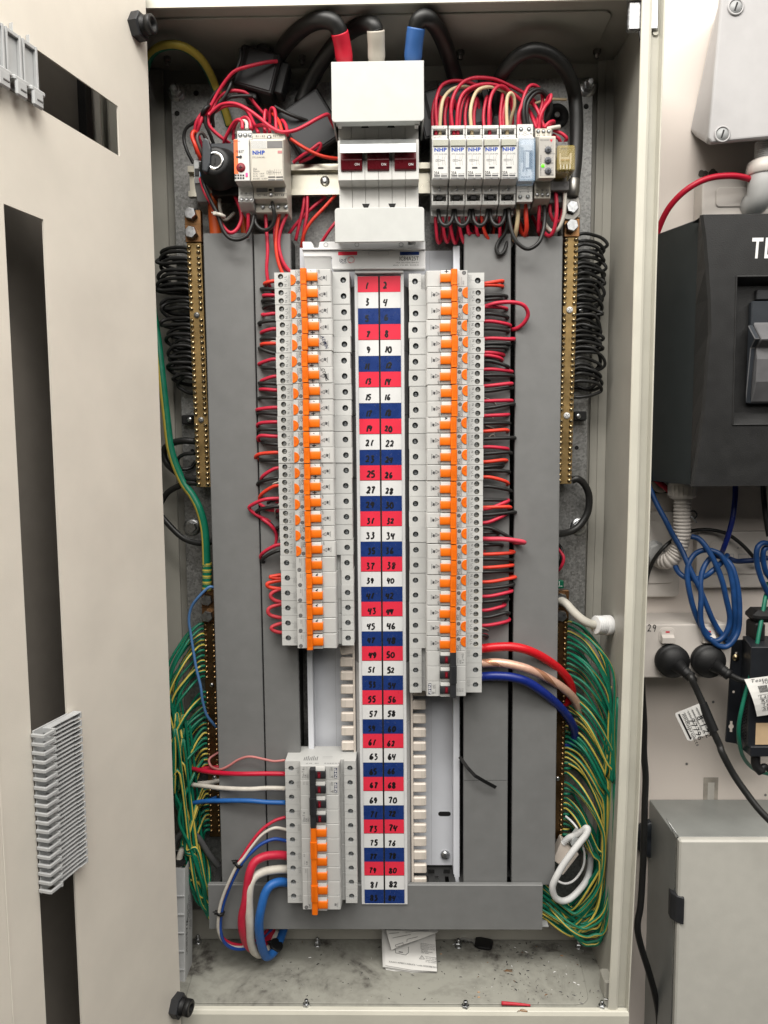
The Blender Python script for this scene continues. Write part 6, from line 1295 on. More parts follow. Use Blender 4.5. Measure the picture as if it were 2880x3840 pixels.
CW_([(1087, 1150, -10), (1074, 1098, -8), (1015, 1082, -6), (960, 1095, 0), (930, 1120, 6)], 'r', 'short red wire arching into the middle of the cream contactor')
CW_([(1045, 1160, -2), (1040, 1050, 4), (1050, 955, 8), (1080, 1030, 16)], 'r', 'upright red wire above the cream contactor, left one')
CW_([(1142, 1140, -4), (1138, 1020, 2), (1128, 950, 6), (1105, 935, 8), (1090, 975, 12), (1085, 1080, 16)], 'r', 'upright red wire loop above the cream contactor')
CW_([(1195, 1150, -6), (1170, 1060, 0), (1130, 1000, 8), (1105, 975, 14)], 's', 'scarlet wire slanting into the top of the cream contactor')
CW_([(1240, 1170, -4), (1228, 1090, 2), (1195, 1042, 8), (1170, 1070, 14)], 'r', 'red wire into the right end of the cream contactor')
CW_([(500, 1400, 8), (470, 1330, 0), (440, 1250, -4), (415, 1180, -2), (430, 1138, 0), (455, 1160, 6)], 's', 'bright scarlet wire curving into the terminal block', r=2.3)
CW_([(525, 1400, 8), (490, 1300, 0), (460, 1210, -2), (470, 1158, 0), (510, 1155, 4), (550, 1230, 10)], 'g', 'brown grey wire curving into the terminal block')
CW_([(425, 1410, 16), (375, 1310, 14), (345, 1200, 14), (365, 1110, 12), (430, 1060, 10), (510, 1000, 8)], 'k', 'black wire bowing out to the left of the terminal block')
CW_([(835, 420, 2), (830, 520, 0), (780, 640, 0), (690, 735, 2), (610, 810, 4), (560, 890, 6), (530, 970, 8), (500, 1060, 12)], 'k', 'black wire from the square transformer to the cable tie')
CW_([(760, 640, 6), (745, 740, 2), (700, 830, 2), (640, 910, 4), (585, 980, 8), (560, 1080, 12)], 'k', 'black wire running into the cable tie under the square transformer')
CW_([(940, 830, 8), (820, 830, 6), (720, 850, 6), (650, 920, 6), (595, 990, 8), (600, 1100, 14)], 'k', 'black wire running level below the square transformer')
CW_([(530, 1000, 2), (535, 1080, 4), (570, 1160, 8), (600, 1240, 14)], 'k', 'black wire falling from the tie behind the key switch')
CW_([(1130, 920, 14), (1200, 960, 12), (1300, 1005, 14), (1420, 1045, 22)], 'k', 'glossy black lead crossing the tilted black transformer')
CW_([(1265, 1200, 14), (1380, 1275, 12), (1500, 1335, 12), (1600, 1362, 14), (1700, 1372, 18)], 's', 'scarlet wire running behind the rail to the main switch')
CW_([(1290, 1405, 20), (1360, 1350, 16), (1450, 1290, 12), (1520, 1240, 12), (1515, 1290, 14), (1440, 1360, 18), (1340, 1400, 22)], 'r', 'red wire folded back beside the cream contactor')
CW_([(950, 1855, -4), (932, 1950, -6), (885, 2040, -8), (800, 2072, -8), (720, 2040, -8), (668, 1950, -8), (635, 1850, -8), (570, 1720, -8), (520, 1600, -6), (500, 1530, 0)], 'k', 'black wire sagging below the orange striped timer', r=2.2)
CW_([(955, 1860, -2), (970, 1940, -4), (1030, 1988, -6), (1095, 1965, -8), (1128, 1890, -10), (1118, 1800, -12), (1108, 1752, -8)], 'k', 'black wire looping from the timer to the cream contactor', r=2.2)
CW_([(900, 1840, -6), (900, 1960, -2), (890, 2050, 6)], 'r', 'short red wire below the orange striped timer')
CW_([(785, 1690, 10), (830, 1800, 4), (842, 1890, 2), (800, 1985, 0), (735, 2008, -2), (660, 1920, -4), (600, 1790, -6), (530, 1670, -6), (488, 1545, 0)], 'r', 'red wire sagging below the key switch', r=2.2)
CW_([(655, 1690, 16), (655, 1800, 12), (700, 1900, 18), (780, 1840, 24)], 'w', 'white wire below the key switch')
CW_([(595, 1690, 30), (605, 1850, 28), (622, 2060, 26)], 'o', 'thick orange conduit dropping behind the left duct lid, left one', None, r=7)
CW_([(845, 1780, 32), (862, 1900, 30), (875, 2060, 28)], 'o', 'thick orange conduit dropping behind the left duct lid, right one', None, r=4.6)
for j, pts in enumerate(([(1050, 1850, 6), (1058, 1980, 4), (1068, 2160, 2), (1060, 2330, 2), (1080, 2460, 4), (1130, 2540, 12)], [(1170, 1850, 6), (1145, 2000, 4), (1140, 2140, 2), (1165, 2280, 2), (1220, 2400, 4), (1300, 2480, 12)], [(1235, 1850, 6), (1180, 1990, 4), (1165, 2120, 3), (1200, 2260, 3), (1270, 2350, 6), (1370, 2390, 14)], [(1135, 1900, 14), (1130, 2030, 10), (1150, 2180, 8), (1220, 2320, 10), (1330, 2390, 18)])):
    CW_(pts, 'rsrr'[j], f'red wire dropping from the cream contactor over the inner left duct, {ordw(j+1)} from the left')
for j, pts in enumerate(([(1390, 1660, 36), (1375, 1800, 34), (1340, 1950, 34), (1310, 2080, 36)], [(1412, 1660, 34), (1408, 1850, 30), (1385, 1980, 30), (1370, 2120, 34)], [(1660, 1680, 36), (1560, 1790, 30), (1440, 1920, 28), (1380, 2030, 30), (1360, 2140, 36)], [(1570, 1700, 40), (1450, 1800, 38), (1330, 1920, 36), (1245, 2030, 38)], [(1680, 1890, 34), (1610, 1980, 32), (1530, 2100, 36)])):
    CW_(pts, 'rrsrr'[j], f'red wire passing behind the rail left of the main switch, {ordw(j+1)} of five')
tie('B0', 540, 965, 6, 8, (.75, 0, -.65), 'black cable tie gathering the control wires at the top left')
tie('B0', 660, 1862, -8, 5, (.3, 0, 1), 'white cable tie around the wires below the key switch', mt=W_WHT)
# ------------------------------------------------------------------ wiring of the contactor row (frame D0)
GV = 'red, cream and black wires of the contactor row'
V = lambda pts, c, label, r=2.0: CW_(pts, c, label, GV, 'D0', r)
V([(185, 1130, 2), (172, 980, 2), (175, 860, 2), (215, 750, 6), (290, 705, 10), (400, 702, 14), (530, 735, 20)], 'r', 'red wire arching out of the leftmost contactor top')
V([(205, 1130, 2), (215, 960, 0), (240, 850, 2), (300, 780, 6), (380, 752, 10), (480, 762, 16), (560, 790, 24)], 'c', 'cream wire arching out of the leftmost contactor top')
V([(318, 1130, 2), (302, 950, 0), (325, 830, 0), (390, 725, 2), (480, 678, 4), (590, 672, 6), (700, 692, 10), (820, 745, 14), (930, 805, 18), (1030, 880, 22)], 'r', 'longest red wire arching over all the contactors')
V([(352, 1130, 2), (362, 940, 0), (400, 820, 2), (480, 755, 4), (590, 727, 6), (700, 738, 8), (800, 785, 12), (910, 870, 16), (1000, 990, 18), (1060, 1105, 10)], 'r', 'red wire arching from the second contactor to the delay timer')
V([(370, 1130, 6), (385, 950, 6), (430, 820, 8), (520, 755, 10), (640, 745, 12), (760, 790, 18)], 'r', 'red wire running just behind another from the second contactor')
V([(480, 1130, 2), (470, 980, 0), (488, 870, 2), (530, 785, 4), (600, 755, 6), (690, 758, 10), (790, 810, 16)], 'c', 'cream wire arching out of the middle contactor')
V([(632, 1130, 2), (630, 960, 0), (650, 830, 2), (700, 752, 4), (760, 750, 8), (810, 800, 12), (840, 880, 16), (830, 1000, 22)], 'r', 'red wire looping out of the fourth contactor')
V([(790, 1130, 2), (782, 960, 0), (788, 850, 0), (815, 805, 0), (845, 840, 4), (850, 920, 8), (825, 1010, 14), (812, 1080, 20)], 'c', 'cream wire looping out of the contactor beside the time switch')
for j, (xa, xb, ya) in enumerate(((150, 235, 830), (200, 260, 845), (255, 300, 850), (305, 350, 868), (430, 480, 840), (505, 545, 850), (590, 640, 835), (735, 765, 800), (760, 830, 850))):
    V([(xa, 1130, 8), (xa-6, 1000, 10), (xa+8, ya+60, 12), ((xa+xb)/2, ya, 16), (xb-4, ya+70, 22), (xb+4, 1010, 28), (xb, 1120, 32)], 'r', f'darker red wire loop standing behind the contactor tops, {ordw(j+1)} from the left')
V([(885, 1120, 0), (888, 990, -2), (915, 900, 0), (945, 800, 2), (985, 742, 4), (1040, 745, 8), (1085, 800, 12), (1090, 900, 14), (1060, 1000, 12), (1040, 1110, 6)], 'r', 'red wire from the time switch looping over to the delay timer')
V([(905, 1120, 4), (905, 1000, 6), (930, 920, 8), (970, 880, 12)], 'r', 'short red wire on the left terminal of the time switch')
V([(945, 1120, 2), (928, 980, 0), (945, 860, 0), (1010, 785, 2), (1085, 780, 6), (1150, 850, 10), (1165, 950, 14), (1110, 1060, 20)], 'k', 'black wire hooping over the time switch, outer one', 2.4)
V([(975, 1120, 4), (955, 980, 2), (970, 880, 2), (1030, 805, 4), (1100, 800, 8), (1140, 870, 12), (1145, 970, 18)], 'k', 'black wire hooping over the time switch, inner one', 2.4)
V([(1060, 1120, 0), (1075, 1010, -2), (1110, 930, -2), (1155, 870, 0), (1165, 822, 2), (1135, 860, 8), (1095, 960, 12), (1085, 1060, 10), (1100, 1110, 4)], 'r', 'red wire loop standing on the delay timer terminals')
V([(1105, 1100, 2), (1075, 1010, 6), (1030, 920, 10), (980, 870, 16)], 'r', 'red wire leaning left from the delay timer')
V([(1045, 1110, 4), (1010, 1030, 10), (985, 960, 18)], 'r', 'short red wire beside the time switch top')
V([(1110, 1105, 0), (1150, 1060, 0), (1190, 1050, 6), (1180, 1080, 14), (1130, 1090, 18)], 'r', 'red wire curling over the right end of the delay timer')
V([(1130, 1115, 0), (1180, 1105, 0), (1240, 1096, 4)], 'w', 'short white wire stub right of the delay timer', 2.4)
V([(1185, 1125, 6), (1250, 1150, 6), (1300, 1190, 6), (1290, 1225, 10), (1270, 1260, 14)], 'r', 'red wire dropping into the relay socket, right one')
V([(1180, 1165, 10), (1230, 1195, 8), (1250, 1240, 12)], 'r', 'red wire dropping into the relay socket, left one')
for j, x in enumerate((192, 335, 487, 640)):
    V([(x, 1760, 2), (x+3, 1850, -1), (x+22, 1920, -4), (x+65, 1950, -6), (x+108, 1920, -4), (x+128, 1850, -1), (x+132, 1760, 2)], 'k', f'black bridging wire sagging between contactors, {ordw(j+1)} from the left', 2.3)
for j, (xa, xb, yb_) in enumerate(((165, 195, 2098), (225, 265, 2090), (290, 335, 2100), (365, 415, 2098), (435, 485, 2040), (510, 555, 2062), (566, 640, 2092), (720, 735, 2090))):
    V([(xa, 1810, 6), (xa+4, 1900, 6), (xa+(xb-xa)*.4, 2010, 8), (xb-10, yb_-22, 12), (xb+4, yb_, 16), (xb+20, yb_-24, 22), (xb+32, 1990, 30), (xb+40, 1900, 36)], 's' if j == 6 else 'r', f'red wire hanging in a U below the contactors, {ordw(j+1)} from the left')
for j, (xa, ya, xb, yb_) in enumerate(((430, 1900, 520, 2030), (600, 1900, 560, 2030), (680, 1880, 640, 2060), (900, 1850, 760, 2080), (1000, 1860, 1070, 2060), (880, 1900, 960, 2040))):
    V([(xa, ya, 34), ((xa+xb)/2+12, (ya+yb_)/2, 38), (xb, yb_, 44), (xb-8, yb_+60, 52)], 'r', f'dark red wire deep behind the hanging loops, {ordw(j+1)} of six')
V([(795, 1770, 2), (795, 1900, 2), (770, 2010, 4), (715, 2090, 6), (695, 2150, 6), (718, 2200, 6), (765, 2165, 8), (790, 2060, 14), (795, 1960, 24)], 'k', 'black wire dropping in a narrow loop below the last contactor', 2.3)
V([(800, 1790, -2), (812, 1930, -6), (850, 2060, -8), (920, 2135, -8), (985, 2148, -8), (1060, 2095, -8), (1100, 1990, -6), (1112, 1870, -2), (1108, 1780, 2)], 'k', 'long black wire sagging from the last contactor to the delay timer', 2.3)
V([(882, 1770, 2), (880, 1880, 0), (865, 1990, 4), (845, 2080, 14)], 'c', 'cream wire below the left side of the time switch', 2.6)
V([(945, 1760, 2), (952, 1880, 0), (955, 1980, 4), (935, 2035, 12), (900, 1980, 22), (890, 1900, 30)], 's', 'scarlet wire looping below the time switch', 2.6)
V([(1068, 1760, 2), (1062, 1880, 2), (1056, 2010, 10)], 'r', 'red wire below the delay timer')
V([(1205, 1640, -4), (1215, 1760, -8), (1212, 1880, -8), (1190, 1990, -4), (1150, 2040, 2), (1095, 1990, 12), (1080, 1920, 22)], 'r', 'red wire sagging from the relay socket', 2.2)
V([(1288, 1630, -4), (1285, 1760, -8), (1275, 1870, -8), (1235, 1970, -4), (1180, 2000, 2), (1125, 1950, 10), (1090, 1870, 20)], 'w', 'cream white wire sagging from the relay socket', 2.2)
V([(1160, 1760, 4), (1160, 1840, 2), (1195, 1910, 4), (1240, 1905, 10), (1255, 1840, 14), (1235, 1770, 20)], 'r', 'small red wire loop under the relay socket')
V([(1230, 1840, 40), (1235, 1950, 38), (1238, 2060, 40)], 'k', 'dark wire dropping beside the right brass bar')
V([(1300, 860, 30), (1140, 860, 28), (1000, 900, 30), (900, 880, 34)], 'c', 'pale wire crossing behind the wires above the time switch', 1.6)
# ------------------------------------------------------------------ hinged inner panel (escutcheon) on the left
HX, HY, TH = -237.8, -62., math.radians(14.8)
DV = Vector((-math.sin(TH), -math.cos(TH), 0)); NV = Vector((math.cos(TH), -math.sin(TH), 0))   # along the panel towards the viewer; its face normal
def ps(k, x, y):
    d = ray(k, x, y); o = CAM-Vector((HX, HY, 0)); t = -o.dot(NV)/d.dot(NV); q = CAM+d*t
    return (q-Vector((HX, HY, 0))).dot(DV), q.z
def pfn(s, z, d): q = Vector((HX, HY, 0))+DV*s+NV*(-1.6*d); return (q.x, q.y, z)
def pp(s, z, h): q = Vector((HX, HY, 0))+DV*s+NV*h; return Vector((q.x, q.y, z))
pn = thing('hinged_inner_panel', 'large beige hinged panel swung open on the left with two cut-outs', 'panel', (HX, HY, ZF))
s1 = ps('A0', 1020, 920); s1b = ps('A0', 1032, 1352); t1 = ps('A0', 287, 402); t1b = ps('A0', 287, 900)
z1t = (s1[1]+t1[1])/2; z1b = (s1b[1]+t1b[1])/2; s1r = (s1[0]+s1b[0])/2
s2r = sum(ps(*q)[0] for q in (('A0', 362, 1890), ('A1', 412, 1000), ('A2', 530, 1000), ('A3', 690, 2100)))/4
s2l = sum(ps(*q)[0] for q in (('A1', 60, 900), ('A2', 210, 1200), ('A3', 340, 1300), ('A3', 405, 2150)))/4
z2t = (ps('A0', 0, 1748)[1]+ps('A0', 360, 1890)[1])/2
ztop = 285; sfar = 640
m = MB(); S_ = [0, s1r, s2r, s2l, sfar-120, sfar]; Z_ = [-868, -846, z2t, z1b, z1t, ztop]
hole = lambda s, z: (s1r < s < sfar-120 and z1b < z < z1t) or (s2r < s < s2l and -846 < z < z2t)
m.plate(S_, Z_, hole, pfn, 1, PAINT); m.build('sheet', pn)
m = MB()
for z0, z1 in ((-866, 283),): m.add([pfn(0, z, d)for z in (z0, z1) for d in (1.2, 14)]+[pfn(1.5, z, d) for z in (z0, z1) for d in (1.2, 14)], [(0, 1, 3, 2), (4, 5, 7, 6), (0, 1, 5, 4), (2, 3, 7, 6), (0, 2, 6, 4), (1, 3, 7, 5)], PAINT)
m.build('folded_edge', pn)
fs = ps('A3', 60, 1200)[0]
m = MB(); m.prism([(0, 0), (0, 2), (2, 2), (2, 0)], 'z', -866, 283, PAINT); m.v = [tuple(pp(fs+x, z, y*.35)) for x, y, z in m.v]; m.build('pressed_rib', pn, bevel=.3)
def knob(k, x, y, bk):
    s, z = ps(k, x, y); c = pp(s, z, 0); m = MB(); up = Vector((0, 0, 1))
    m.lathe(c, NV, [(13.5, 0), (13.5, 8.5), (12.6, 9.5), (9.4, 9.5)], DGREY, 6, smooth=False, up=DV); m.build('hex_nut', pn)
    m = MB(); m.lathe(c, NV, [(9.4, 9), (9.4, 12.5), (7.8, 13), (7.8, 14.5), (9.2, 15), (9.2, 20), (8.6, 20.8), (4.6, 20.8), (4.4, 10), (0, 10)], BLK, 24); m.build('hollow_stud', pn)
knob('A0', 1168, 235, 0); knob('A3', 1420, 2055, 0)
# blanking strips clipped in the cut-outs
fl = thing('blanking_strip', 'row of grey plastic blanking pieces clipped in the long cut-out of the panel', 'blanking strip', tuple(pp(s2r, -600, 0)))
zfa = ps('R', 1235, 150)[1]; zfb = ps('A3', 640, 900)[1]; nF = 19
fp_ = (zfa-zfb)/nF; W2 = s2l-s2r
FG = mat('filler_grey', (.5, .51, .51), .45, var=.05)
def pbox(m, s0, s1, h0, h1, z0, z1, mt, bev=.3):
    b = MB(); b.box(s0, s1, h0, h1, z0, z1, mt, bev); o = len(m.v); m.v += [tuple(pp(x, z, y)) for x, y, z in b.v]; kx = m.mi(mt)
    for f in b.f: m.f.append(tuple(o+i for i in f)); m.m.append(kx); m.s.append(False); m.dec.append(False)
def piece(zc_):
    h = fp_*.5; m = MB()
    pbox(m, s2r+.5, s2l-.5, .5, 1.6, zc_-h*.96, zc_+h*.96, FG)               # floor of the tray
    for sg in (-1, 1): pbox(m, s2r+2, s2l-13, 1.6, 8.5, zc_+sg*h*.52-.7, zc_+sg*h*.52+.7, FG)   # long ribs
    pbox(m, s2r-7, s2r+2, 0.6, 9, zc_+h*.45, zc_+h*.68, FG); pbox(m, s2r-7, s2r+2, .6, 9, zc_-h*.68, zc_-h*.45, FG); pbox(m, s2r-8.4, s2r-6.6, .6, 9.2, zc_-h*.72, zc_+h*.72, FG)
    for f_ in (.33, .62): pbox(m, s2r+W2*f_, s2r+W2*f_+1.2, 1.6, 6, zc_-h*.45, zc_+h*.45, FG)
    pbox(m, s2l-14, s2l-12, 1, 13.5, zc_-h*.62, zc_+h*.62, FG); pbox(m, s2l-12, s2l+1, 11.2, 13.5, zc_-h*.33, zc_+h*.4, FG); pbox(m, s2l-1, s2l+1.4, .5, 12, zc_-h*.33, zc_+h*.4, FG)
    return m
for i in range(nF): piece(zfa-fp_*(i+.5)).build('blanking_piece', fl)
f2 = thing('blanking_strip', 'pale blanking pieces clipped in the upper cut-out at the left edge', 'blanking strip', tuple(pp(ps('A0', 287, 402)[0], z1b, 0)))
sA = ps('S', 765, 900)[0]; sB = ps('S', 400, 900)[0]; sw = abs(sB-sA)
for i in range(4):
    a = sA+i*sw; m = MB(); hz = z1t-z1b
    pbox(m, a+.4, a+sw-.4, .3, 1.6, z1b+1, z1t-1, FG)
    for q in (a+.6, a+sw-3.4): pbox(m, q, q+2.2, 1.6, 5, z1b+10, z1t-2, FG)
    pbox(m, a+3, a+sw-3.6, 1.6, 4.4, z1t-5, z1t-2, FG); pbox(m, a+8, a+sw-10, .5, 4, z1t-2, z1t+5, FG)
    pbox(m, a-1, a+sw-2.5, 1.6, 10, z1b+5, z1b+9.5, FG, 1.2); pbox(m, a+2, a+sw-4, 7, 10.5, z1b-6, z1b+7, FG, 1.4); pbox(m, a+4, a+sw-8, 9.8, 11, z1b-1, z1b+.4, MGREY, .2)
    m.build('blanking_piece', f2)
# ------------------------------------------------------------------ outer cabinet door, open further left (seen dark through the cut-outs)
dh = Vector((-299, -66, 0)); ta = math.radians(16); dd = Vector((-math.sin(ta), -math.cos(ta), 0)); dn = Vector((math.cos(ta), -math.sin(ta), 0))
DOORIN = mat('door_inner_shade', (.3, .27, .235), .5, var=.05)  # darker than the door edges: shade behind the panel put into the colour
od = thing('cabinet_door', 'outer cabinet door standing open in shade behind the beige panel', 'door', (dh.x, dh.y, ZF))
m = MB()
def dbox(s0, s1, h0, h1, z0, z1, mt):
    b = MB(); b.box(s0, s1, h0, h1, z0, z1, mt, .5); o = len(m.v); m.v += [tuple(dh+dd*x+dn*y+Vector((0, 0, z))) for x, y, z in b.v]; kx = m.mi(mt)
    for f in b.f: m.f.append(tuple(o+i for i in f)); m.m.append(kx); m.s.append(False); m.dec.append(False)
dbox(0, 702, -2, -.1, -868, 290, DOORIN); dbox(0, 2, 0, 14, -868, 290, PAINT); dbox(2.5, 700, 0, 46, 288, 290, PAINT); dbox(2.5, 700, 0, 46, -868, -866, PAINT); dbox(700, 702, 0, 46, -868, 290, PAINT); m.build('sheet', od)  # rims deepened to keep light out of the gap behind the panel
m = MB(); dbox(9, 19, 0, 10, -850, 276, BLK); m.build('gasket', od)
CR.update({'U1': (2400, 620, 1.9833), 'U2': (2400, 1240, 1.9833), 'U3': (2400, 1800, 1.9833), 'V1': (1400, 3440, 2.0696), 'X1': (2080, 3050, 3.627)})
WPL = mat('wall_plate_white', (.68, .63, .58), .4, var=.03, var2=.08, v2scale=8); JB = mat('junction_box_grey', (.5, .49, .49), .42, var=.03, var2=.05)
GPVC = mat('grey_pvc', (.5, .5, .49), .42, var=.05); ENC = mat('black_enclosure', (.022, .022, .022), .38, var=.12, bump=.35, bscale=700); ENCS = mat('slate_enclosure_side', (.03, .036, .038), .33, var=.06)
GUN = mat('gunmetal_box', (.36, .375, .36), .4, .3, var=.08, vscale=25, var2=.15, v2scale=6); DOORP = mat('box_door_paint', (.6, .585, .53), .42, var=.03, bump=.16, bscale=800, var2=.05)
def rplate(m, x0, x1, z0, z1, y0, y1, mt, r=6):
    pts = []
    for cx, cz, t0 in ((x1-r, z1-r, 0), (x0+r, z1-r, 90), (x0+r, z0+r, 180), (x1-r, z0+r, 270)): pts += [(cx+r*math.cos(math.radians(t0+i*18)), cz+r*math.sin(math.radians(t0+i*18))) for i in range(6)]
    m.prism(pts, 'y', y0, y1, mt)
# ------------------------------------------------------------------ grey junction box, top right
YJ = 22
a, b = pt('E0', 1150, 1232, YJ), pt('E0', 1258, -60, YJ); c, d = pt('E0', 1700, 1180, YJ), pt('E0', 1240, 1238, YJ)
jb = thing('junction_box', 'large pale grey lidded junction box high on the wall at the right', 'junction box', (a.x+80, YW, a.z))
sl = (c.z-a.z)/(c.x-a.x)
R_ = a.x+190
m = MB(); m.prism([(a.x+3, a.z), (R_, a.z+sl*190), (R_, b.z), (b.x, b.z), (a.x-.6, a.z+10), (a.x-.6, a.z+5)], 'y', YJ, YJ+9, JB); m.build('lid', jb, bevel=3, segs=3)
m = MB(); e = pt('E0', 978, 1195, YW); f = pt('E0', 1066, 60, YW)
P0 = [(a.x+1, a.z+1), (R_, a.z+1+sl*190), (R_, b.z), (b.x+2, b.z), (a.x+.6, a.z+8)]; P1 = [(e.x+8, e.z+1), (R_, e.z+1), (R_, b.z), (f.x+18, b.z+10), (e.x+.5, e.z+10)]
n = 5; vs = [(p[0], YJ+9, p[1]) for p in P0]+[(p[0], YW-.5, p[1]) for p in P1]; m.add(vs, [(i, (i+1) % n, n+(i+1) % n, n+i) for i in range(n)]+[tuple(range(n)), tuple(range(n, 2*n))], JB); m.build('body', jb, bevel=3.5, segs=3)
for k, x, y in (('E0', 1262, 1162), ('E0', 1378, 62)):
    p = pt(k, x, y, YJ); m = MB(); m.lathe((p.x, YJ, p.z), (0, -1, 0), [(9.4, 0), (9.2, 1.6), (7.6, 2), (7.2, -.4)], JB, 24); m.build('screw_boss', jb)
    m = MB(); m.lathe((p.x, YJ-.2, p.z), (0, -1, 0), [(6.9, 0), (6.7, 1.2), (0, 1.4)], LGREY, 20)
    b_ = MB(); b_.box(-.9, .9, -.3, .3, -4.6, 4.6, BLK); b_.v = [(p.x+x_*math.cos(.3)+z_*math.sin(.3), YJ-1.6+y_, p.z+z_*math.cos(.3)-x_*math.sin(.3)) for x_, y_, z_ in b_.v]; o = len(m.v); m.v += b_.v; kx = m.mi(BLK)
    for f_, in zip(b_.f): m.f.append(tuple(o+i for i in f_)); m.m.append(kx); m.s.append(False); m.dec.append(False)
    m.build('lid_screw', jb)
# conduit and elbow below it
el = thing('conduit_elbow', 'pale grey conduit elbow with a ribbed nut under the junction box', 'conduit fitting', tuple(pt('U1', 860, 340, 55)))
p0, p1 = pt('E0', 1630, 1225, 50), pt('E0', 1622, 1390, 50); m = MB(); L_ = (p1-p0).length
m.lathe(p0, p1-p0, [q for i in range(9) for q in ((9.6, i*L_/9), (10.6, (i+.3)*L_/9), (10.6, (i+.7)*L_/9), (9.6, (i+.98)*L_/9))], GPVC, 24); m.build('corrugated_conduit', el)
p2, p3 = pt('E0', 1618, 1385, 50), pt('E0', 1612, 1520, 50); m = MB(); L_ = (p3-p2).length
m.lathe(p2, p3-p2, [(13, 0), (17.5, 3), (18.5, 10), (18.5, L_-1), (17, L_)], WPL, 28); m.build('ribbed_nut', el)
m = MB(); m.tube([p3, pt('E0', 1606, 1600, 50), pt('E0', 1590, 1700, 54), pt('E0', 1540, 1760, 64), pt('E0', 1500, 1790, 76)], lambda t: 16.5-2*t, GPVC, n=24, seg=6); q = pt('E0', 1465, 1770, 84); m.lathe(q+Vector((6, -4, 2)), (-.6, .5, -.35), [(17, 0), (17, 8), (15, 10)], GPVC, 6, smooth=False); m.build('elbow', el)
# ------------------------------------------------------------------ wall plates
def wplate(label, k, x0, y0, x1, y1, yf, rim=True, name='wall_plate'):
    a, b = pt(k, x0, y0, yf), pt(k, x1, y1, yf); t = thing(name, label, 'wall plate', ((a.x+b.x)/2, YW, b.z), 'white plastic plates on the wall'); m = MB(); rplate(m, a.x, b.x, b.z, a.z, yf, YW-.3, WPL); m.build('base', t, bevel=2, segs=2)
    if rim: m = MB(); rplate(m, a.x+16, b.x-9, b.z+18, a.z-12, yf-2, yf, WPL, 5); m.build('face', t, bevel=.8)
    return t, a, b
wplate('white plastic wall plate behind the top of the black enclosure', 'U1', 466, 92, 1000, 420, 70)
wplate('white wall plate with a conduit gland left of the blue cable coil', 'U3', -60, 238, 292, 870, 84)
t, a, b = wplate('white data outlet plate with printed A numbers behind the blue cables', 'U3', 428, 385, 1040, 800, 84)
m = MB()
for s_, x, y in (('A-11', 597, 512), ('A-1', 722, 512)): ftext(m, 'U3', s_, x, y, 81.8, 15, INK)
for x in (625, 735): p, q = pt('U3', x, 552, 81), pt('U3', x+72, 600, 81); m.outline([(p.x, p.z), (q.x, p.z), (q.x, q.z), (p.x, q.z)], 81.8, .8, LGREY); m.rect(p.x+2, q.x-2, q.z+2, p.z-6, 81.7, MGREY)
m.build('jack_lettering', t)
# dusty black mark and screw holes on the wall
m = MB()
for k, x, y in (('E3', 900, 97), ('E3', 1540, 350), ('E2', 1185, 1780)): p = pt(k, x, y, YW-.3); m.ring(p.x, p.z, YW-.3, 1.6, 2.6, CREAM, 12); m.disc(p.x, p.z, YW-.35, 1.7, MGREY, 12)
m.build('wall_holes', kind='stuff')
p = pt('U1', 520, 85, YW-.4); m = MB()
for i in range(26): x_, z_ = rnd.gauss(0, 7), rnd.gauss(0, 3); m.disc(p.x+x_, p.z+z_, YW-.4-.01*i, rnd.uniform(1.2, 4), mat('soot', (.12, .105, .09), .9, var=.4, vscale=120), 9)
m.build('soot_mark', kind='stuff')
m = MB(); a, b = pt('E3', 1038, 207, YW-.5), pt('E3', 1152, 390, YW-.5); g_ = mat('old_tape_edge', (.4, .36, .31), .6, var=.2, vscale=100)
m.rect(a.x, b.x, b.z, a.z, YW-.5, g_); m.rect(a.x+6, b.x-5, b.z, a.z-7, YW-.6, mat('old_tape_middle', (.58, .55, .5), .5, var=.12, vscale=60)); m.build('tape_residue', label='grey rectangle of old tape residue on the wall above the metal box', cat='tape')
# ------------------------------------------------------------------ black breaker enclosure
YA, YFc = -5, -30
xs_t, xs_b = px('U1', 440, 420, YA), px('U2', 380, 1145, YA); z_t, z_b = pz('U1', 440, 395, YA), pz('U2', 380, 1148, YA); XR_ = xs_t+260
en = thing('breaker_enclosure', 'large black surface mounted breaker enclosure with white lettering', 'enclosure', (xs_t+100, YW, z_b))
m = MB(); vs = [(xs_t, YA, z_t), (xs_b, YA, z_b), (xs_b-34, YW-.5, z_b+2), (xs_t-34, YW-.5, z_t+3), (XR_, YA, z_t), (XR_, YA, z_b), (XR_, YW-.5, z_b), (XR_, YW-.5, z_t)]
m.add(vs, [(0, 1, 2, 3), (4, 5, 6, 7), (0, 3, 7, 4), (1, 2, 6, 5), (0, 1, 5, 4), (2, 3, 7, 6)], ENCS); m.build('back_box', en, bevel=1)
LE = [('U1', 470, 366), ('U1', 492, 520), ('U1', 512, 760), ('U1', 528, 1000), ('U1', 532, 1260), ('U2', 512, 180), ('U2', 498, 400), ('U2', 482, 600), ('U2', 448, 860), ('U2', 418, 1030), ('U2', 398, 1158)]
FP = [pt(k, x, y, YFc) for k, x, y in LE]
h0 = pt('U1', 718, 828, YFc); h1 = pt('U2', 690, 700, YFc); h0b = pt('U1', 716, 900, YFc)
m = MB()
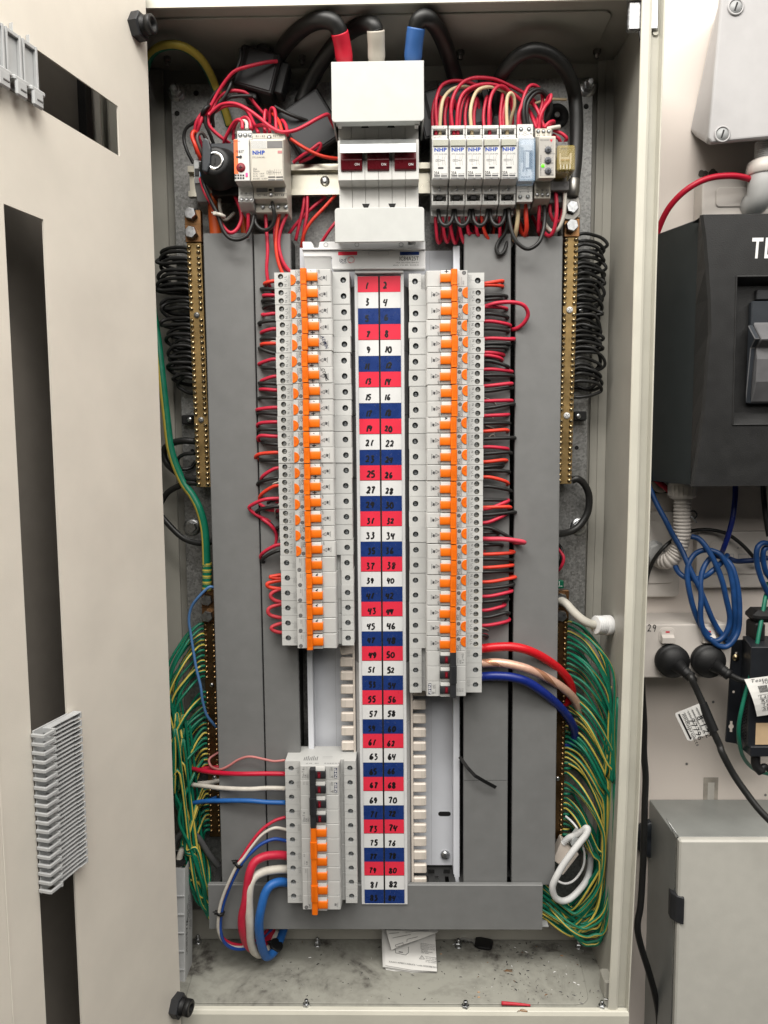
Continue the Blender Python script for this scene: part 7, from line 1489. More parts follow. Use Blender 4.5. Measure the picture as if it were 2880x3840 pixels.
for i in range(len(FP)-1):
    a, b = FP[i], FP[i+1]
    ra = xs_t+(xs_b-xs_t)*(a.z-z_t)/(z_b-z_t); rb2 = xs_t+(xs_b-xs_t)*(b.z-z_t)/(z_b-z_t)
    m.add([(a.x, YFc, a.z), (b.x, YFc, b.z), (b.x-2.5, YFc+3, b.z), (a.x-2.5, YFc+3, a.z)], [(0, 1, 2, 3)], ENC, decal=True)
    m.add([(a.x-2.5, YFc+3, a.z), (b.x-2.5, YFc+3, b.z), (rb2-1, YA, b.z), (ra-1, YA, a.z)], [(0, 1, 2, 3)], ENC, decal=True)
    for za, zb2 in ((a.z, b.z),):
        xh = XR_ if (a.z+b.z)/2 > h0.z or (a.z+b.z)/2 < h1.z else h1.x
    # face cells, cut round the window opening
    segs_ = [a.z, b.z]
    for zc_ in (h0.z, h1.z):
        if b.z < zc_ < a.z: segs_.insert(-1, zc_)
    for z1_, z2_ in zip(segs_[:-1], segs_[1:]):
        xa = a.x+(b.x-a.x)*(z1_-a.z)/(b.z-a.z); xb = a.x+(b.x-a.x)*(z2_-a.z)/(b.z-a.z); inside = h1.z-.01 < (z1_+z2_)/2 < h0.z+.01
        hx = lambda z: h1.x+(h0.x-h1.x)*(z-h1.z)/(h0.z-h1.z)
        m.add([(xa, YFc, z1_), (hx(z1_) if inside else XR_, YFc, z1_), (hx(z2_) if inside else XR_, YFc, z2_), (xb, YFc, z2_)], [(0, 1, 2, 3)], ENC, decal=True)
a = FP[0]; m.add([(a.x, YFc, a.z), (XR_, YFc, a.z), (XR_, YA, a.z+1), (xs_t-8, YA, a.z-2)], [(0, 1, 2, 3)], ENC, decal=True)
a = FP[-1]; m.add([(a.x, YFc, a.z), (XR_, YFc, a.z), (XR_, YA, a.z), (xs_b-8, YA, a.z)], [(0, 1, 2, 3)], ENC, decal=True)
m.build('front_cover', en)
m = MB(); YR = -14                                   # window recess
vs = [(h0.x, YFc, h0.z), (h1.x, YFc, h1.z), (h1.x+5, YR, h1.z+14), (h0.x+4, YR, h0.z-7), (XR_, YFc, h0.z), (XR_, YFc, h1.z), (XR_, YR, h1.z+14), (XR_, YR, h0.z-7)]
m.add(vs, [(0, 1, 2, 3), (0, 3, 7, 4), (1, 2, 6, 5), (3, 2, 6, 7)], ENC, decal=True)
for q0, q1 in (((h0.x, YFc, h0.z), (h1.x, YFc, h1.z)), ((h0.x, YFc, h0.z), (XR_, YFc, h0.z)), ((h1.x, YFc, h1.z), (XR_, YFc, h1.z))): m.cyl(q0, q1, 1.1, ENC, 8)
m.build('window_frame', en)
m = MB(); a, b = pt('U1', 822, 1012, -20), pt('U2', 800, 545, -20); m.box(b.x, XR_, -22, YR, b.z, a.z, SLATE, 1.2)
c0, c1 = pt('U1', 872, 922, -20), pt('U1', 900, 1000, -20); m.box(c0.x, XR_, -20, YR, c1.z, c0.z, DGREY, 1); m.build('breaker_body', en)
m = MB(); p0, p1, p2, p3 = pt('U1', 828, 1178, -30), pt('U2', 842, 60, -38), pt('U2', 862, 128, -30), pt('U2', 800, 540, -22)
pm = pt('U2', 862, 300, -30)
m.prism([(-22, p0.z+3), (-24, p0.z), (-42, p1.z), (-42, p1.z-2), (-31, p2.z), (-34, (p2.z+pm.z)/2), (-33, pm.z-12), (-24, p3.z+2), (-22, p3.z)], 'x', p2.x, XR_, mat('lever_grey', (.12, .12, .125), .45, var=.1)); m.prism([(-22, p0.z), (-30, p0.z-8), (-40, p1.z), (-30, p2.z), (-22, p3.z)], 'x', p0.x, p2.x-.4, SLATE); m.build('lever', en, bevel=.8)
m = MB(); ftext(m, 'U1', 'TD', 824, 688, YFc-.3, 142, WINK, bold=1, shear=.08, fit=190); m.build('lettering', en)
m = MB(); a, b = pt('U1', 130, 570, 88), pt('U1', 260, 660, 88); m.box(a.x, b.x+20, 88, YW-.5, b.z-10, a.z, SLATE, 3); m.build('mounting_lug', en, bevel=0)
m = MB(); a, b = pt('U2', 75, 1070, 88), pt('U2', 225, 1210, 88); m.box(a.x-14, b.x+4, 88, YW-.5, b.z, a.z+8, BLK, 3); p = pt('U2', 160, 1138, 87); m.lathe((p.x, 88, p.z), (0, -1, 0), [(12, 0), (11, 1.2), (4.5, 1.4), (4.3, -.5)], CREAM, 20); m.build('mounting_lug', en)
W('U1', [(100, 640, 80), (130, 500, 72), (200, 340, 58), (300, 220, 48), (420, 135, 42), (540, 90, 40), (680, 78, 42), (780, 92, 46), (850, 118, 52)], 3.6, mat('cable_cherry', (.5, .006, .03), .4, var=.08), 'cherry red cable arching from the conduit elbow to behind the cabinet', name='data_cable', cat='cable', n=12)
W('U2', [(50, 1030, 76), (120, 1110, 76), (200, 1175, 76), (270, 1230, 80)], 3.6, mat('cable_cherry', (.5, .006, .03), .4), 'short length of cherry red cable below the black enclosure', name='data_cable', cat='cable', n=10)
# ------------------------------------------------------------------ corrugated conduit down to the wall gland
cd = thing('flexible_conduit', 'white corrugated conduit curving from the black enclosure to a wall gland', 'conduit', tuple(pt('U3', 315, 500, 55)))
P = catmull([pt('U3', *q) for q in ((317, 130, 52), (315, 250, 52), (312, 380, 53), (300, 470, 55), (270, 545, 58), (220, 595, 62), (165, 600, 72), (130, 580, 84))], 20)
m = MB(); r0 = 65/scale_at('U3', 315, 300, 53); D_ = [0]
for a, b in zip(P[:-1], P[1:]): D_.append(D_[-1]+(b-a).length)
m.tube(P, 1, GPVC, n=20, raw=True); N_ = len(P)
for i in range(N_):
    s_ = r0*(1.0-.13*(.5+.5*math.cos(D_[i]/4.3*2*math.pi))**1.5)
    for j in range(20): v = Vector(m.v[i*20+j]); m.v[i*20+j] = tuple(P[i]+(v-P[i])*s_)
P2 = []
m2 = MB(); Q = []
L_ = D_[-1]; n = int(L_/4.3*5)
import bisect
for i in range(n+1):
    s_ = L_*i/n; j = min(max(bisect.bisect(D_, s_)-1, 0), N_-2); t_ = (s_-D_[j])/(D_[j+1]-D_[j]); Q.append(P[j].lerp(P[j+1], t_))
m2.tube(Q, 1, WPL, n=20, raw=True)
for i in range(n+1):
    s_ = r0*(.84 if i % 5 == 0 else 1.0 if i % 5 in (2, 3) else .96)
    for j in range(20): v = Vector(m2.v[i*20+j]); m2.v[i*20+j] = tuple(Q[i]+(v-Q[i])*s_)
m2.build('corrugated_tube', cd)
p = pt('U3', 316, 30, 52); q = pt('U3', 317, 132, 52); m = MB(); L_ = (q-p).length; m.lathe(p, q-p, [(15.8, -8), (16, 0), (16.5, 2), (16.3, L_-4), (15, L_), (12, L_+1)], WPL, 30)
for i in range(20): a = i*2*math.pi/20; c_ = p+Vector((math.cos(a)*16.4, math.sin(a)*16.4, 0)); m.box(c_.x-.6, c_.x+.6, c_.y-.6, c_.y+.6, q.z+3, p.z-2, WPL, .2)
m.build('ribbed_gland', cd)
p = pt('U3', 110, 560, 80); m = MB(); m.lathe(p+Vector((-4, 10, 3)), (.35, -.9, -.1), [(17, 0), (18, 3), (17.6, 11), (14, 12), (13, 16), (11, 16)], GPVC, 8, smooth=False); m.build('wall_gland', cd)
p = pt('U3', 385, 262, 44); m = MB(); m.tube([p+Vector((-2, 4, 4)), p+Vector((3, 0, 5)), p+Vector((6, -1, 0)), p+Vector((2, -2, -4)), p+Vector((-1, -2, -1))], .9, BLK, n=6); m.tube([p+Vector((-2, -2, -1)), p+Vector((2, -3, -5)), p+Vector((5, -3, -9))], .8, BOLT, n=6); m.build('twist_tie', label='small twisted wire tie hooked on the corrugated conduit', cat='twist tie')
# ------------------------------------------------------------------ blue and black patch cables
GN2 = 'blue data cables on the wall'; rc = 20/scale_at('U3', 600, 700, 40)
B_ = lambda pts, label, r=rc, mt=W_NET, g=GN2: W('U3', pts, r, mt, label, g, name='data_cable', cat='cable', n=12, seg=8)
B_([(25, -60, 70), (60, 30, 66), (120, 170, 58), (190, 300, 50), (240, 400, 48), (300, 500, 44), (345, 600, 38), (385, 690, 34), (440, 800, 30), (490, 920, 28), (540, 1040, 26), (600, 1140, 26), (650, 1180, 28)], 'blue cable slanting from the enclosure down into the coil')
B_([(710, 40, 60), (706, 150, 56), (690, 280, 52), (660, 400, 52), (625, 500, 56), (605, 545, 66)], 'blue cable dropping straight down to the data outlet', mt=W_NAVY)
B_([(945, 580, 48), (860, 596, 46), (780, 602, 50), (720, 604, 58), (670, 588, 64), (640, 580, 74)], 'dark blue plug lead crossing the data outlet', mt=mat('cable_dark_blue', (.01, .03, .11), .45, var=.15))
B_([(262, 640, 56), (290, 690, 48), (340, 725, 42), (410, 735, 36), (480, 718, 32), (535, 680, 30), (600, 620, 34), (650, 560, 50)], 'blue cable sagging in a shallow curve above the coil')
coil = [(380, 420, 36), (440, 440, 32), (500, 510, 28), (560, 620, 25), (610, 750, 23), (640, 880, 22), (668, 1020, 22), (650, 1120, 22), (600, 1185, 22), (540, 1195, 22), (480, 1140, 22), (450, 1020, 23), (455, 880, 26), (450, 760, 30), (475, 650, 34), (540, 570, 38), (620, 580, 36), (680, 640, 30), (715, 740, 26), (735, 860, 24), (740, 1000, 22), (730, 1120, 22), (690, 1200, 20), (640, 1240, 20), (580, 1230, 20), (520, 1180, 22)]
B_(coil, 'blue cable coil hanging over the double power outlet, front turns')
B_([(520, 1160, 30), (450, 1080, 30), (400, 960, 30), (368, 830, 32), (352, 720, 34), (360, 630, 36), (400, 560, 38), (460, 525, 36), (530, 525, 32), (600, 560, 28), (660, 660, 26), (690, 780, 24), (700, 900, 24), (705, 1030, 24), (690, 1140, 26), (640, 1210, 28)], 'blue cable coil hanging over the double power outlet, back turns')
B_([(960, 475, 30), (910, 470, 28), (872, 510, 26), (868, 600, 26), (890, 700, 28), (930, 800, 30), (970, 880, 34)], 'blue cable bend at the right edge, outer turn')
B_([(965, 505, 34), (925, 515, 32), (915, 580, 32), (935, 680, 34), (975, 740, 36)], 'blue cable bend at the right edge, inner turn')
B_([(915, 20, 62), (922, 140, 58), (935, 260, 52), (960, 420, 48)], 'black cable dropping below the black enclosure at the right edge', 11, W_BLK, None) if 0 else W('U3', [(915, 20, 62), (922, 140, 58), (935, 260, 52), (960, 420, 48)], rc, W_BLK, 'black cable dropping below the black enclosure at the right edge', name='data_cable', cat='cable', n=10)
W('U3', [(40, 840, 84), (55, 720, 76), (100, 600, 66), (170, 510, 60), (250, 440, 64), (330, 395, 70), (430, 372, 74), (530, 372, 74), (640, 398, 72), (740, 465, 70), (820, 545, 68), (860, 600, 70), (870, 640, 76)], rc*.72, W_BLK, 'thin black cable arching over the data outlet plate', name='data_cable', cat='cable', n=10)
W('U3', [(955, 820, 44), (930, 900, 40), (915, 1020, 34), (895, 1150, 28), (875, 1290, 24)], rc*.8, W_GCB, 'green cable hanging down beside the black network box', name='data_cable', cat='cable', n=10) if 0 else None
gc = [pt('U3', 955, 760, 46), pt('U3', 930, 900, 40), pt('U3', 915, 1020, 34)]+[pt('T', *q) for q in ((905, 100, 34), (870, 300, 26), (830, 520, 18), (790, 760, 12), (745, 960, 8), (690, 1150, 4), (640, 1350, 2), (612, 1520, 4), (615, 1680, 10), (650, 1830, 22), (720, 1940, 36), (820, 2010, 50), (960, 2050, 60))]
wire(gc, 20/scale_at('T', 800, 700, 20)*1.08, W_GCB, 'data_cable', 'green cable hanging across the black network box', 'cable', None, n=12)
# ------------------------------------------------------------------ double power outlet
YO = 31; a, b = pt('U3', -10, 1075, YO), pt('E2', 1328, 1568, YO)
po = thing('double_power_outlet', 'white double power outlet block numbered 29 with two plugs in it', 'power outlet', ((a.x+b.x)/2, YW, b.z))
m = MB(); rplate(m, a.x, b.x, b.z, a.z, YO, YO+11, WPL, 4); m.build('face', po, bevel=1.6, segs=2)
m = MB(); rplate(m, a.x+3, b.x-3, b.z+3, a.z-.5, YO+11.3, YW-.5, WPL, 4); m.build('mounting_block', po, bevel=1)
def switch(k, cx, cy):
    p = pt(k, cx, cy, YO); m = MB(); rplate(m, p.x-10, p.x+10, p.z-10.4, p.z+10.4, YO-.9, YO+1, WPL, 6.5); m.build('switch_rim', po, bevel=.4)
    m = MB(); rplate(m, p.x-8.4, p.x+8.4, p.z-8.8, p.z+8.8, YO-2, YO-.5, WPL, 5.5)
    m.prism([(YO-2, p.z+6), (YO-2.6, p.z+2), (YO-6.5, p.z-1), (YO-6, p.z-8), (YO-2, p.z-8.6)], 'x', p.x-7.4, p.x+7.4, WPL); m.rect(p.x-2.4, p.x+2.4, p.z+4.5, p.z+6.4, YO-2.6, RINK); m.build('switch_rocker', po, bevel=.8, segs=2)
switch('E2', 785, 1208); switch('E2', 1140, 1205)
m = MB(); p = pt('E2', 616, 1172, YO-.3); h = 8
for q, ch_ in enumerate('29'):
    for stk in DIG[ch_]: m.ink([(x_*h*.95+q*6.4, z_*h*1.1) for x_, z_ in stk], YO-.3, .95, INK, o=Vector((p.x, 0, p.z)), seg=3)
m.build('handwritten_number', po)
def plug(label, k, cx, cy, R, tipx, tipy, dirv):
    p = pt(k, cx, cy, YO-2); r = R/scale_at(k, cx, cy, YO-2); d = Vector(dirv).normalized()
    t = thing('power_plug', label, 'plug', tuple(p), 'black plugs in the power outlet'); m = MB(); m.lathe((p.x, YO-.6, p.z), (0, -1, 0), [(r, 0), (r, 9), (r*.985, 9), (r*.95, 10.2), (r*.93, 10.4), (r*.9, 12), (r*.6, 16.5), (r*.3, 18.5), (0, 19)], BLK, 36); m.build('body', t)
    c = Vector((p.x, YO-13, p.z)); q = c+d*r*.95
    m = MB(); m.lathe(c+d*r*.1, d, [(r*.52, 0), (r*.4, r*.35), (r*.36, r*.5)]+[v for i in range(4) for v in ((r*.36, r*(.52+.09*i)), (r*.29, r*(.57+.09*i)))]+[(r*.33, r*.9), (r*.33, r*1.12), (r*.22, r*1.16)], BLK, 20); m.build('cord_grip', t)
    return c+d*r*1.1, d
e1, d1 = plug('black round plug in the left socket of the outlet', 'E2', 823, 1418, 142, 0, 0, (.55, -.35, -.5)); e2, d2 = plug('black round plug in the right socket of the outlet', 'E2', 1132, 1418, 142, 0, 0, (.62, -.25, -.42))
wire([e1-d1*3, e1+d1*6, pt('E2', 990, 1560, -8), pt('E2', 1050, 1690, -10), pt('E2', 1110, 1830, -14), pt('E2', 1170, 2000, -20), pt('E2', 1240, 2150, -24), pt('E3', 1190, 10, -28), pt('E3', 1280, 180, -32), pt('E3', 1390, 340, -40), pt('E3', 1500, 480, -50), pt('E3', 1640, 620, -60)], 4.0, W_BLK, 'supply_lead', 'black power cord running down right from the left plug', 'power cord', None, n=14)
wire([e2-d2*3, e2+d2*5, pt('E2', 1320, 1540, 10), pt('E2', 1400, 1580, 8), pt('E2', 1480, 1600, 6), pt('E2', 1600, 1610, 2), pt('E2', 1700, 1590, 0)], 3.6, W_BLK, 'supply_lead', 'short black power cord running right from the right plug', 'power cord', None, n=12)
CR['E4'] = (2160, 1860, 2.304)
CR['Z3'] = (2160, 2820, 2.168)
wire([pt('E4', 565, 1450, 60), pt('E4', 572, 1700, 60), pt('E4', 588, 1960, 61)]+[pt('Z3', *q_) for q_ in [(552, 0, 62), (566, 200, 64), (560, 400, 62), (552, 700, 56), (542, 980, 50), (524, 1250, 44), (502, 1380, 42), (505, 1480, 42), (540, 1620, 44), (590, 1780, 46), (640, 1960, 48), (670, 2120, 50), (680, 2300, 50)]], 4.2, W_BLK, 'supply_lead', 'long black cable running down the wall between cabinet and metal box', 'power lead', None, n=14)
# test tag on the left cord
def tagsheet(name, label, cn, yb, parent_cat, draw):
    pass
P4 = [pt('E2', 852, 1880, -14), pt('E2', 1062, 1795, -16), pt('E2', 1170, 2040, -20), pt('E2', 970, 2125, -16)]
t = thing('test_tag', 'white printed test tag with handwritten dates wrapped on the black cord', 'tag', tuple(P4[3])); ux = (P4[1]-P4[0]); uy = (P4[3]-P4[0]); nn = ux.cross(uy).normalized()
if nn.y > 0: nn = -nn
m = MB(); T2 = lambda u, v, h=0: P4[0]+ux*u+uy*v+nn*h
cs = [(.04, 0), (1, 0), (1, 1), (.1, 1), (0, .93), (0, .05)]
m.add([T2(u, v) for u, v in cs]+[T2(u, v, -.5) for u, v in cs], [tuple(range(6)), tuple(range(11, 5, -1))]+[(i, (i+1) % 6, 6+(i+1) % 6, 6+i) for i in range(6)], PAPER); m.build('paper', t)
m = MB()
def tq(u0, v0, u1, v1, mt, h=.25): m.add([T2(u0, v0, h), T2(u1, v0, h), T2(u1, v1, h), T2(u0, v1, h)], [(0, 1, 2, 3)], mt, decal=True)
for u in (.34, .5, .66, .84): tq(u, .06, u+.012, .95, GINK)
tq(.1, .06, .17, .95, INK); rt = uy.normalized(); upv = -ux.normalized()*-1
def tt(s_, u, v, h, fit, mt=GINK): m.text(s_, T2(u, v, .3), h, mt, right=uy.normalized(), up=ux.normalized(), fit=fit)
tt('modusprojects', .22, .1, 4, 42, INK); tt('TESTED', .3, .1, 2.4, 14); tt('LOCATION', .46, .1, 2.4, 16); tt('ENVIRONMENT TYPE', .62, .1, 2.4, 26); tt('RETEST DATE', .8, .1, 2.4, 18); tt('77796', .38, .35, 6.5, 27, INK); tt('8 1 22', .7, .35, 6.5, 28, INK); tt('8 1 25', .86, .35, 6.5, 28, INK)
m.build('lettering', t)
m = MB(); m.cyl(pt('E2', 1090, 1790, -13), pt('E2', 1192, 2030, -21), 5.4, BLK, 16); m.build('wrap', t)
# paper tag at the right edge
P5 = [pt('T', 672, 1010, -2), pt('T', 1080, 955, -2), pt('T', 1140, 1370, -6), pt('T', 810, 1415, -10)]
t = thing('test_tag', 'cream printed label with a barcode and test table at the right edge', 'tag', tuple(P5[3])); m = MB(); nu = 6
def S5(u, v, h=0):
    q = P5[0].lerp(P5[1], u).lerp(P5[3].lerp(P5[2], u), v); q = q+(P5[3]-P5[0])*0; return q+Vector((0, -h-5*math.sin(v*3.1)*(1-u*.6), 0))
for i in range(nu):
    for j in range(nu): m.add([S5(i/nu, j/nu), S5((i+1)/nu, j/nu), S5((i+1)/nu, (j+1)/nu), S5(i/nu, (j+1)/nu)], [(0, 1, 2, 3)], PAPER, True, decal=True)
m.build('paper', t); m = MB()
def sq(u0, v0, u1, v1, mt, h=.4): m.add([S5(u0, v0, h), S5(u1, v0, h), S5(u1, v1, h), S5(u0, v1, h)], [(0, 1, 2, 3)], mt, decal=True)
for i in range(22): u = .27+.012*i; sq(u, .2, u+(.008 if i % 3 else .004), .37, INK)
for v in (.42, .53, .64, .75, .86): sq(.2, v, .98, v+.007, GINK)
sq(.2, .42, .206, .86, GINK)
for s_, u, v, f_ in (('Tested to Safety', .12, .1, 60), ('FURY', .42, .17, 14), ('218', .56, .36, 12), ('Last Test', .22, .51, 34), ('Retest', .22, .62, 24), ('Tested by', .22, .73, 36), ('Status', .22, .84, 24)): q = S5(u, v, .5); q2 = S5(u+.1, v, .5); m.text(s_, q, 4.2, GINK, right=(q2-q).normalized(), up=(0, 0, 1), fit=f_)
m.build('lettering', t)
# ------------------------------------------------------------------ black network box with a mounting flange
nb = thing('network_box', 'black metal network box on a flanged bracket at the right edge', 'network box', tuple(pt('T', 700, 1700, YW)))
NBX = mat('black_box_paint', (.016, .018, .022), .42, var=.1, bump=.1, bscale=800); m = MB(); pz_ = lambda x, y, Y=40: (pt('T', x, y, Y).x, pt('T', x, y, Y).z)
m.prism([pz_(545, 585), pz_(690, 582), pz_(1400, 690), pz_(1400, 1720), pz_(590, 1715), pz_(470, 1695)], 'y', 40, 43, NBX); m.build('flange', nb, bevel=.5)
m = MB(); q0, q1 = pz_(748, 660, 2), pz_(1400, 1745, 2); q2, q3 = pz_(650, 640, 40), pz_(640, 1800, 40)
m.add([(q0[0], 2, q0[1]), (q1[0], 2, q0[1]), (q1[0], 2, q1[1]), (q0[0], 2, q1[1]), (q2[0], 40, q0[1]+4), (q1[0], 40, q0[1]+4), (q1[0], 40, q1[1]-2), (q2[0], 40, q1[1]-2)], [(0, 1, 2, 3), (0, 1, 5, 4), (2, 3, 7, 6), (0, 3, 7, 4), (4, 5, 6, 7)], NBX); m.build('case', nb, bevel=.8)
m = MB(); a, b = pt('T', 742, 1745, -2), pt('T', 1400, 1855, -2); m.box(a.x, b.x, -2, 38, b.z, a.z-.3, NBX, .8); m.build('lower_case', nb)
p = pt('T', 585, 775, 39); m = MB(); m.lathe((p.x, 40, p.z), (0, -1, 0), [(4.6, 0), (4.4, .6), (3.4, .8), (3, 1.8), (0, 2.4)], BSCREW, 16); m.line(p.x-1.6, p.z, p.x+1.6, p.z, 37.4, .7, BLK); m.line(p.x, p.z-1.6, p.x, p.z+1.6, 37.35, .7, BLK); m.rect(p.x-1.2, p.x+1.2, p.z+3, p.z+7, 39.8, CREAM); m.build('screw', nb)
m = MB(); p = pt('T', 528, 1525, 39.8); m.disc(p.x, p.z, 39.7, 3.2, CREAM); m.rect(p.x-1.5, p.x+1.5, p.z-7, p.z+7, 39.6, CREAM); p = pt('T', 555, 1147, 39.8); m.disc(p.x, p.z, 39.7, 1.6, CREAM); m.build('keyhole', nb)
m = MB(); a, b = pt('T', 800, 1487, 1.6), pt('T', 1400, 1722, 1.6); m.rect(a.x, b.x, b.z, a.z, 1.6, mat('tan_sticker', (.62, .45, .27), .6, var=.06)); m.build('tan_sticker', nb)
m = MB()
for i in range(14):
    for j in range(3): p = pt('T', 665+j*22, 1210+i*34, 12); f_ = j/3; m.disc(q2[0]+(q0[0]-q2[0])*(.35+.2*j)-.4, p.z, 40-38*(.35+.2*j)-.5, .8, BLKM, 6)
m.build('vent_holes', nb)
m = MB(); a = pt('T', 795, 1870, 10); m.tube([a+Vector((0, 0, 4)), a+Vector((0, -2, -8)), a+Vector((6, -4, -16))], 5.5, BLK, n=12); m.tube([a+Vector((6, -4, -16)), pt('T', 890, 1960, 8), pt('T', 1000, 2040, 10)], 3.8, BLK, n=10); m.build('lead_plug', nb)
ad = thing('plug_adapter', 'black plug adapter standing on the network box at the right edge', 'adapter', tuple(pt('T', 860, 600, 30)))
a, b = pt('T', 800, 400, 22), pt('T', 905, 608, 22); m = MB(); m.box(a.x, b.x, 22, 50, b.z, a.z, BLK, 2.5); m.build('stem', ad); a, b = pt('T', 792, 270, 20), pt('T', 1100, 405, 20); m = MB(); m.box(a.x, b.x, 20, 52, b.z, a.z, BLK, 6); m.build('head', ad, bevel=0)
# ------------------------------------------------------------------ metal box, bottom right
zt_ = -669.7; f0 = ptz('E3', 812, 687, zt_); bx = ptz('E3', 600, 387, zt_); XR2 = f0.x+230; xl = f0.x
mb_ = thing('metal_wall_box', 'gunmetal steel wall box with a pale grey door at the bottom right', 'wall box', (xl+100, YW, -1000))
m = MB(); vs = [(xl, 1, zt_), (XR2, 1, zt_), (XR2, YW-.5, zt_), (xl, YW-.5, zt_), (xl, 1, -1050), (XR2, 1, -1050), (XR2, YW-.5, -1050), (xl, YW-.5, -1050)]
m.add(vs, [(0, 1, 2, 3), (0, 3, 7, 4), (1, 2, 6, 5), (0, 1, 5, 4), (2, 3, 7, 6)], GUN); m.build('body', mb_, bevel=.6)
m = MB(); m.tube([(xl+.4, -1.2, -1050), (xl+.4, -1.2, zt_-1.4), (xl+3, -1.2, zt_-.4), (XR2, -1.2, zt_-.4)], 1.3, mat('box_rim_steel', (.6, .61, .6), .25, .9, var=.1), n=8, seg=2); m.build('rim', mb_)
c0 = pt('E3', 845, 720, -13); m = MB(); m.box(c0.x, XR2, -13, -2.5, -1050, c0.z, DOORP, 2.2); m.build('door', mb_)
a, b = pt('E3', 782, 1120, -6), pt('E3', 848, 1388, -6); m = MB(); m.prism([(a.x, 6), (a.x-1, -4), (a.x+3, -12), (b.x, -17), (b.x+1, -12), (c0.x, -2)], 'z', b.z+4, a.z-4, DGREY); m.build('hinge', mb_, bevel=1)
p = pt('E3', 545, 740, 80); m = MB(); m.lathe((p.x+18, YW-1, p.z), (0, -1, 0), [(26, 0), (26, 8), (24, 10), (4, 10), (3.6, 6)], SLATE, 28); cross_screw(m, (p.x-8, YW-11, p.z), 3, 1.6, BSCREW, BLK); m.build('wall_bung', label='dark round rubber bung on the wall behind the long black cable', cat='bung')
# ------------------------------------------------------------------ loose things on the cabinet floor
lf = thing('folded_leaflet', 'folded white instruction leaflet leaning on the cabinet floor', 'leaflet', tuple(ptz('V1', 280, 430, ZF)))
def vq(x, y, Y): return pt('V1', x, y, Y)
def sheet(m, pts, mt, t=.25):
    m.add([Vector(p) for p in pts]+[Vector(p)+Vector((0, t, -t)) for p in pts], [tuple(range(len(pts))), tuple(range(2*len(pts)-1, len(pts)-1, -1))]+[(i, (i+1) % len(pts), len(pts)+(i+1) % len(pts), len(pts)+i) for i in range(len(pts))], mt)
fy = lambda y: 60-50*(y-95)/345
for i, (dx, dy, dd_) in enumerate(((0, 0, -6), (-10, 10, -4.6), (-18, 14, -3.4), (-4, 22, -2.2), (4, 34, -1))):
    m = MB(); pts = []
    for x, y in ((70+dx*.3, 88), (480, 96), (482+dx*.2, 190), (494, 420+dy*.25), (300, 408+dy), (92+dx, 372+dy), (82+dx*.8, 230)): q = vq(x, y, fy(y)+dd_); pts.append(q)
    sheet(m, pts, PAPER); m.build('page', lf)
m = MB(); pts = [vq(72, 76, 54), vq(100, 100, 36), vq(140, 252, 26), vq(495, 118, 40), vq(522, 88, 46), vq(300, 96, 48)]; sheet(m, [pts[1], pts[2], pts[3], pts[4]], PAPER); m.build('turned_corner', lf)
m = MB(); pts = [vq(70, 78, 56), vq(100, 104, 36), vq(300, 100, 44), vq(520, 86, 47), vq(300, 80, 58)]; sheet(m, pts, mat('leaflet_fold_shade', (.3, .3, .29), .8)); m.build('fold_shadow_side', lf)  # dark paper colour stands for the shade inside the fold
m = MB()
def vt(s_, x, y, hpx, f_, h=1.0):
    p, q = vq(x, y, fy(y)-6-h), vq(x+40, y+5, fy(y+5)-6-h); u0 = vq(x, y-30, fy(y-30)-6-h); sc_ = scale_at('V1', x, y, 30); m.text(s_, p, hpx/sc_, GINK, right=(q-p).normalized(), up=(u0-p).normalized(), fit=f_/sc_)
vt('XAAX1-XMBX1-XBAX2 / code 5020988/2011', 120, 348, 11, 372); 
for i, s_ in enumerate(('Incorrect mounting', 'the tone may be', 'caused damage', 'of the yellow')): vt(s_, 405, 308+i*13, 9, 84)
for i in range(7): vt('Die Funktionen sind mit', 366, 205+i*12, 8, 112) if i < 4 else vt(('ON Grid', 'No Symmetrisch', 'OFF Grid')[i-4], 370, 205+i*12, 9, (50, 90, 56)[i-4])
def vl(x0, y0, x1, y1, w=.5):
    a, b = vq(x0, y0, fy(y0)-7), vq(x1, y1, fy(y1)-7); d = (b-a).normalized(); n_ = d.cross(Vector((0, 1, 0))).normalized()*w/2; m.add([a+n_, b+n_, b-n_, a-n_], [(0, 1, 2, 3)], GINK, decal=True)
for q in ((358, 322, 398, 324), (358, 322, 376, 296), (376, 296, 398, 324), (377, 305, 377, 315), (172, 275, 250, 292), (250, 292, 272, 275), (272, 275, 272, 228), (172, 275, 170, 235)): vl(*q)
for i in range(5): vl(196+i*7, 268, 230, 271, 1.2) if i < 2 else None
m.build('lettering', lf)
m = MB()
def tcor(x, y): f_ = max(0, min(1, (x-120)/380)); return vq(x, y, 32+10*f_-(y-100)*.05-1.2)
for a, b in (((170, 215), (230, 196)), ((170, 215), (178, 232)), ((178, 232), (345, 178)), ((230, 196), (232, 212)), ((260, 190), (262, 170)), ((262, 170), (345, 150)), ((120, 128), (200, 118)), ((250, 116), (430, 100)), ((150, 160), (290, 132))): p, q = tcor(*a), tcor(*b); d = (q-p).normalized(); n_ = d.cross(Vector((0, 1, 0))).normalized()*.25; m.add([p+n_, q+n_, q-n_, p-n_], [(0, 1, 2, 3)], GINK, decal=True)
m.build('corner_lettering', lf)
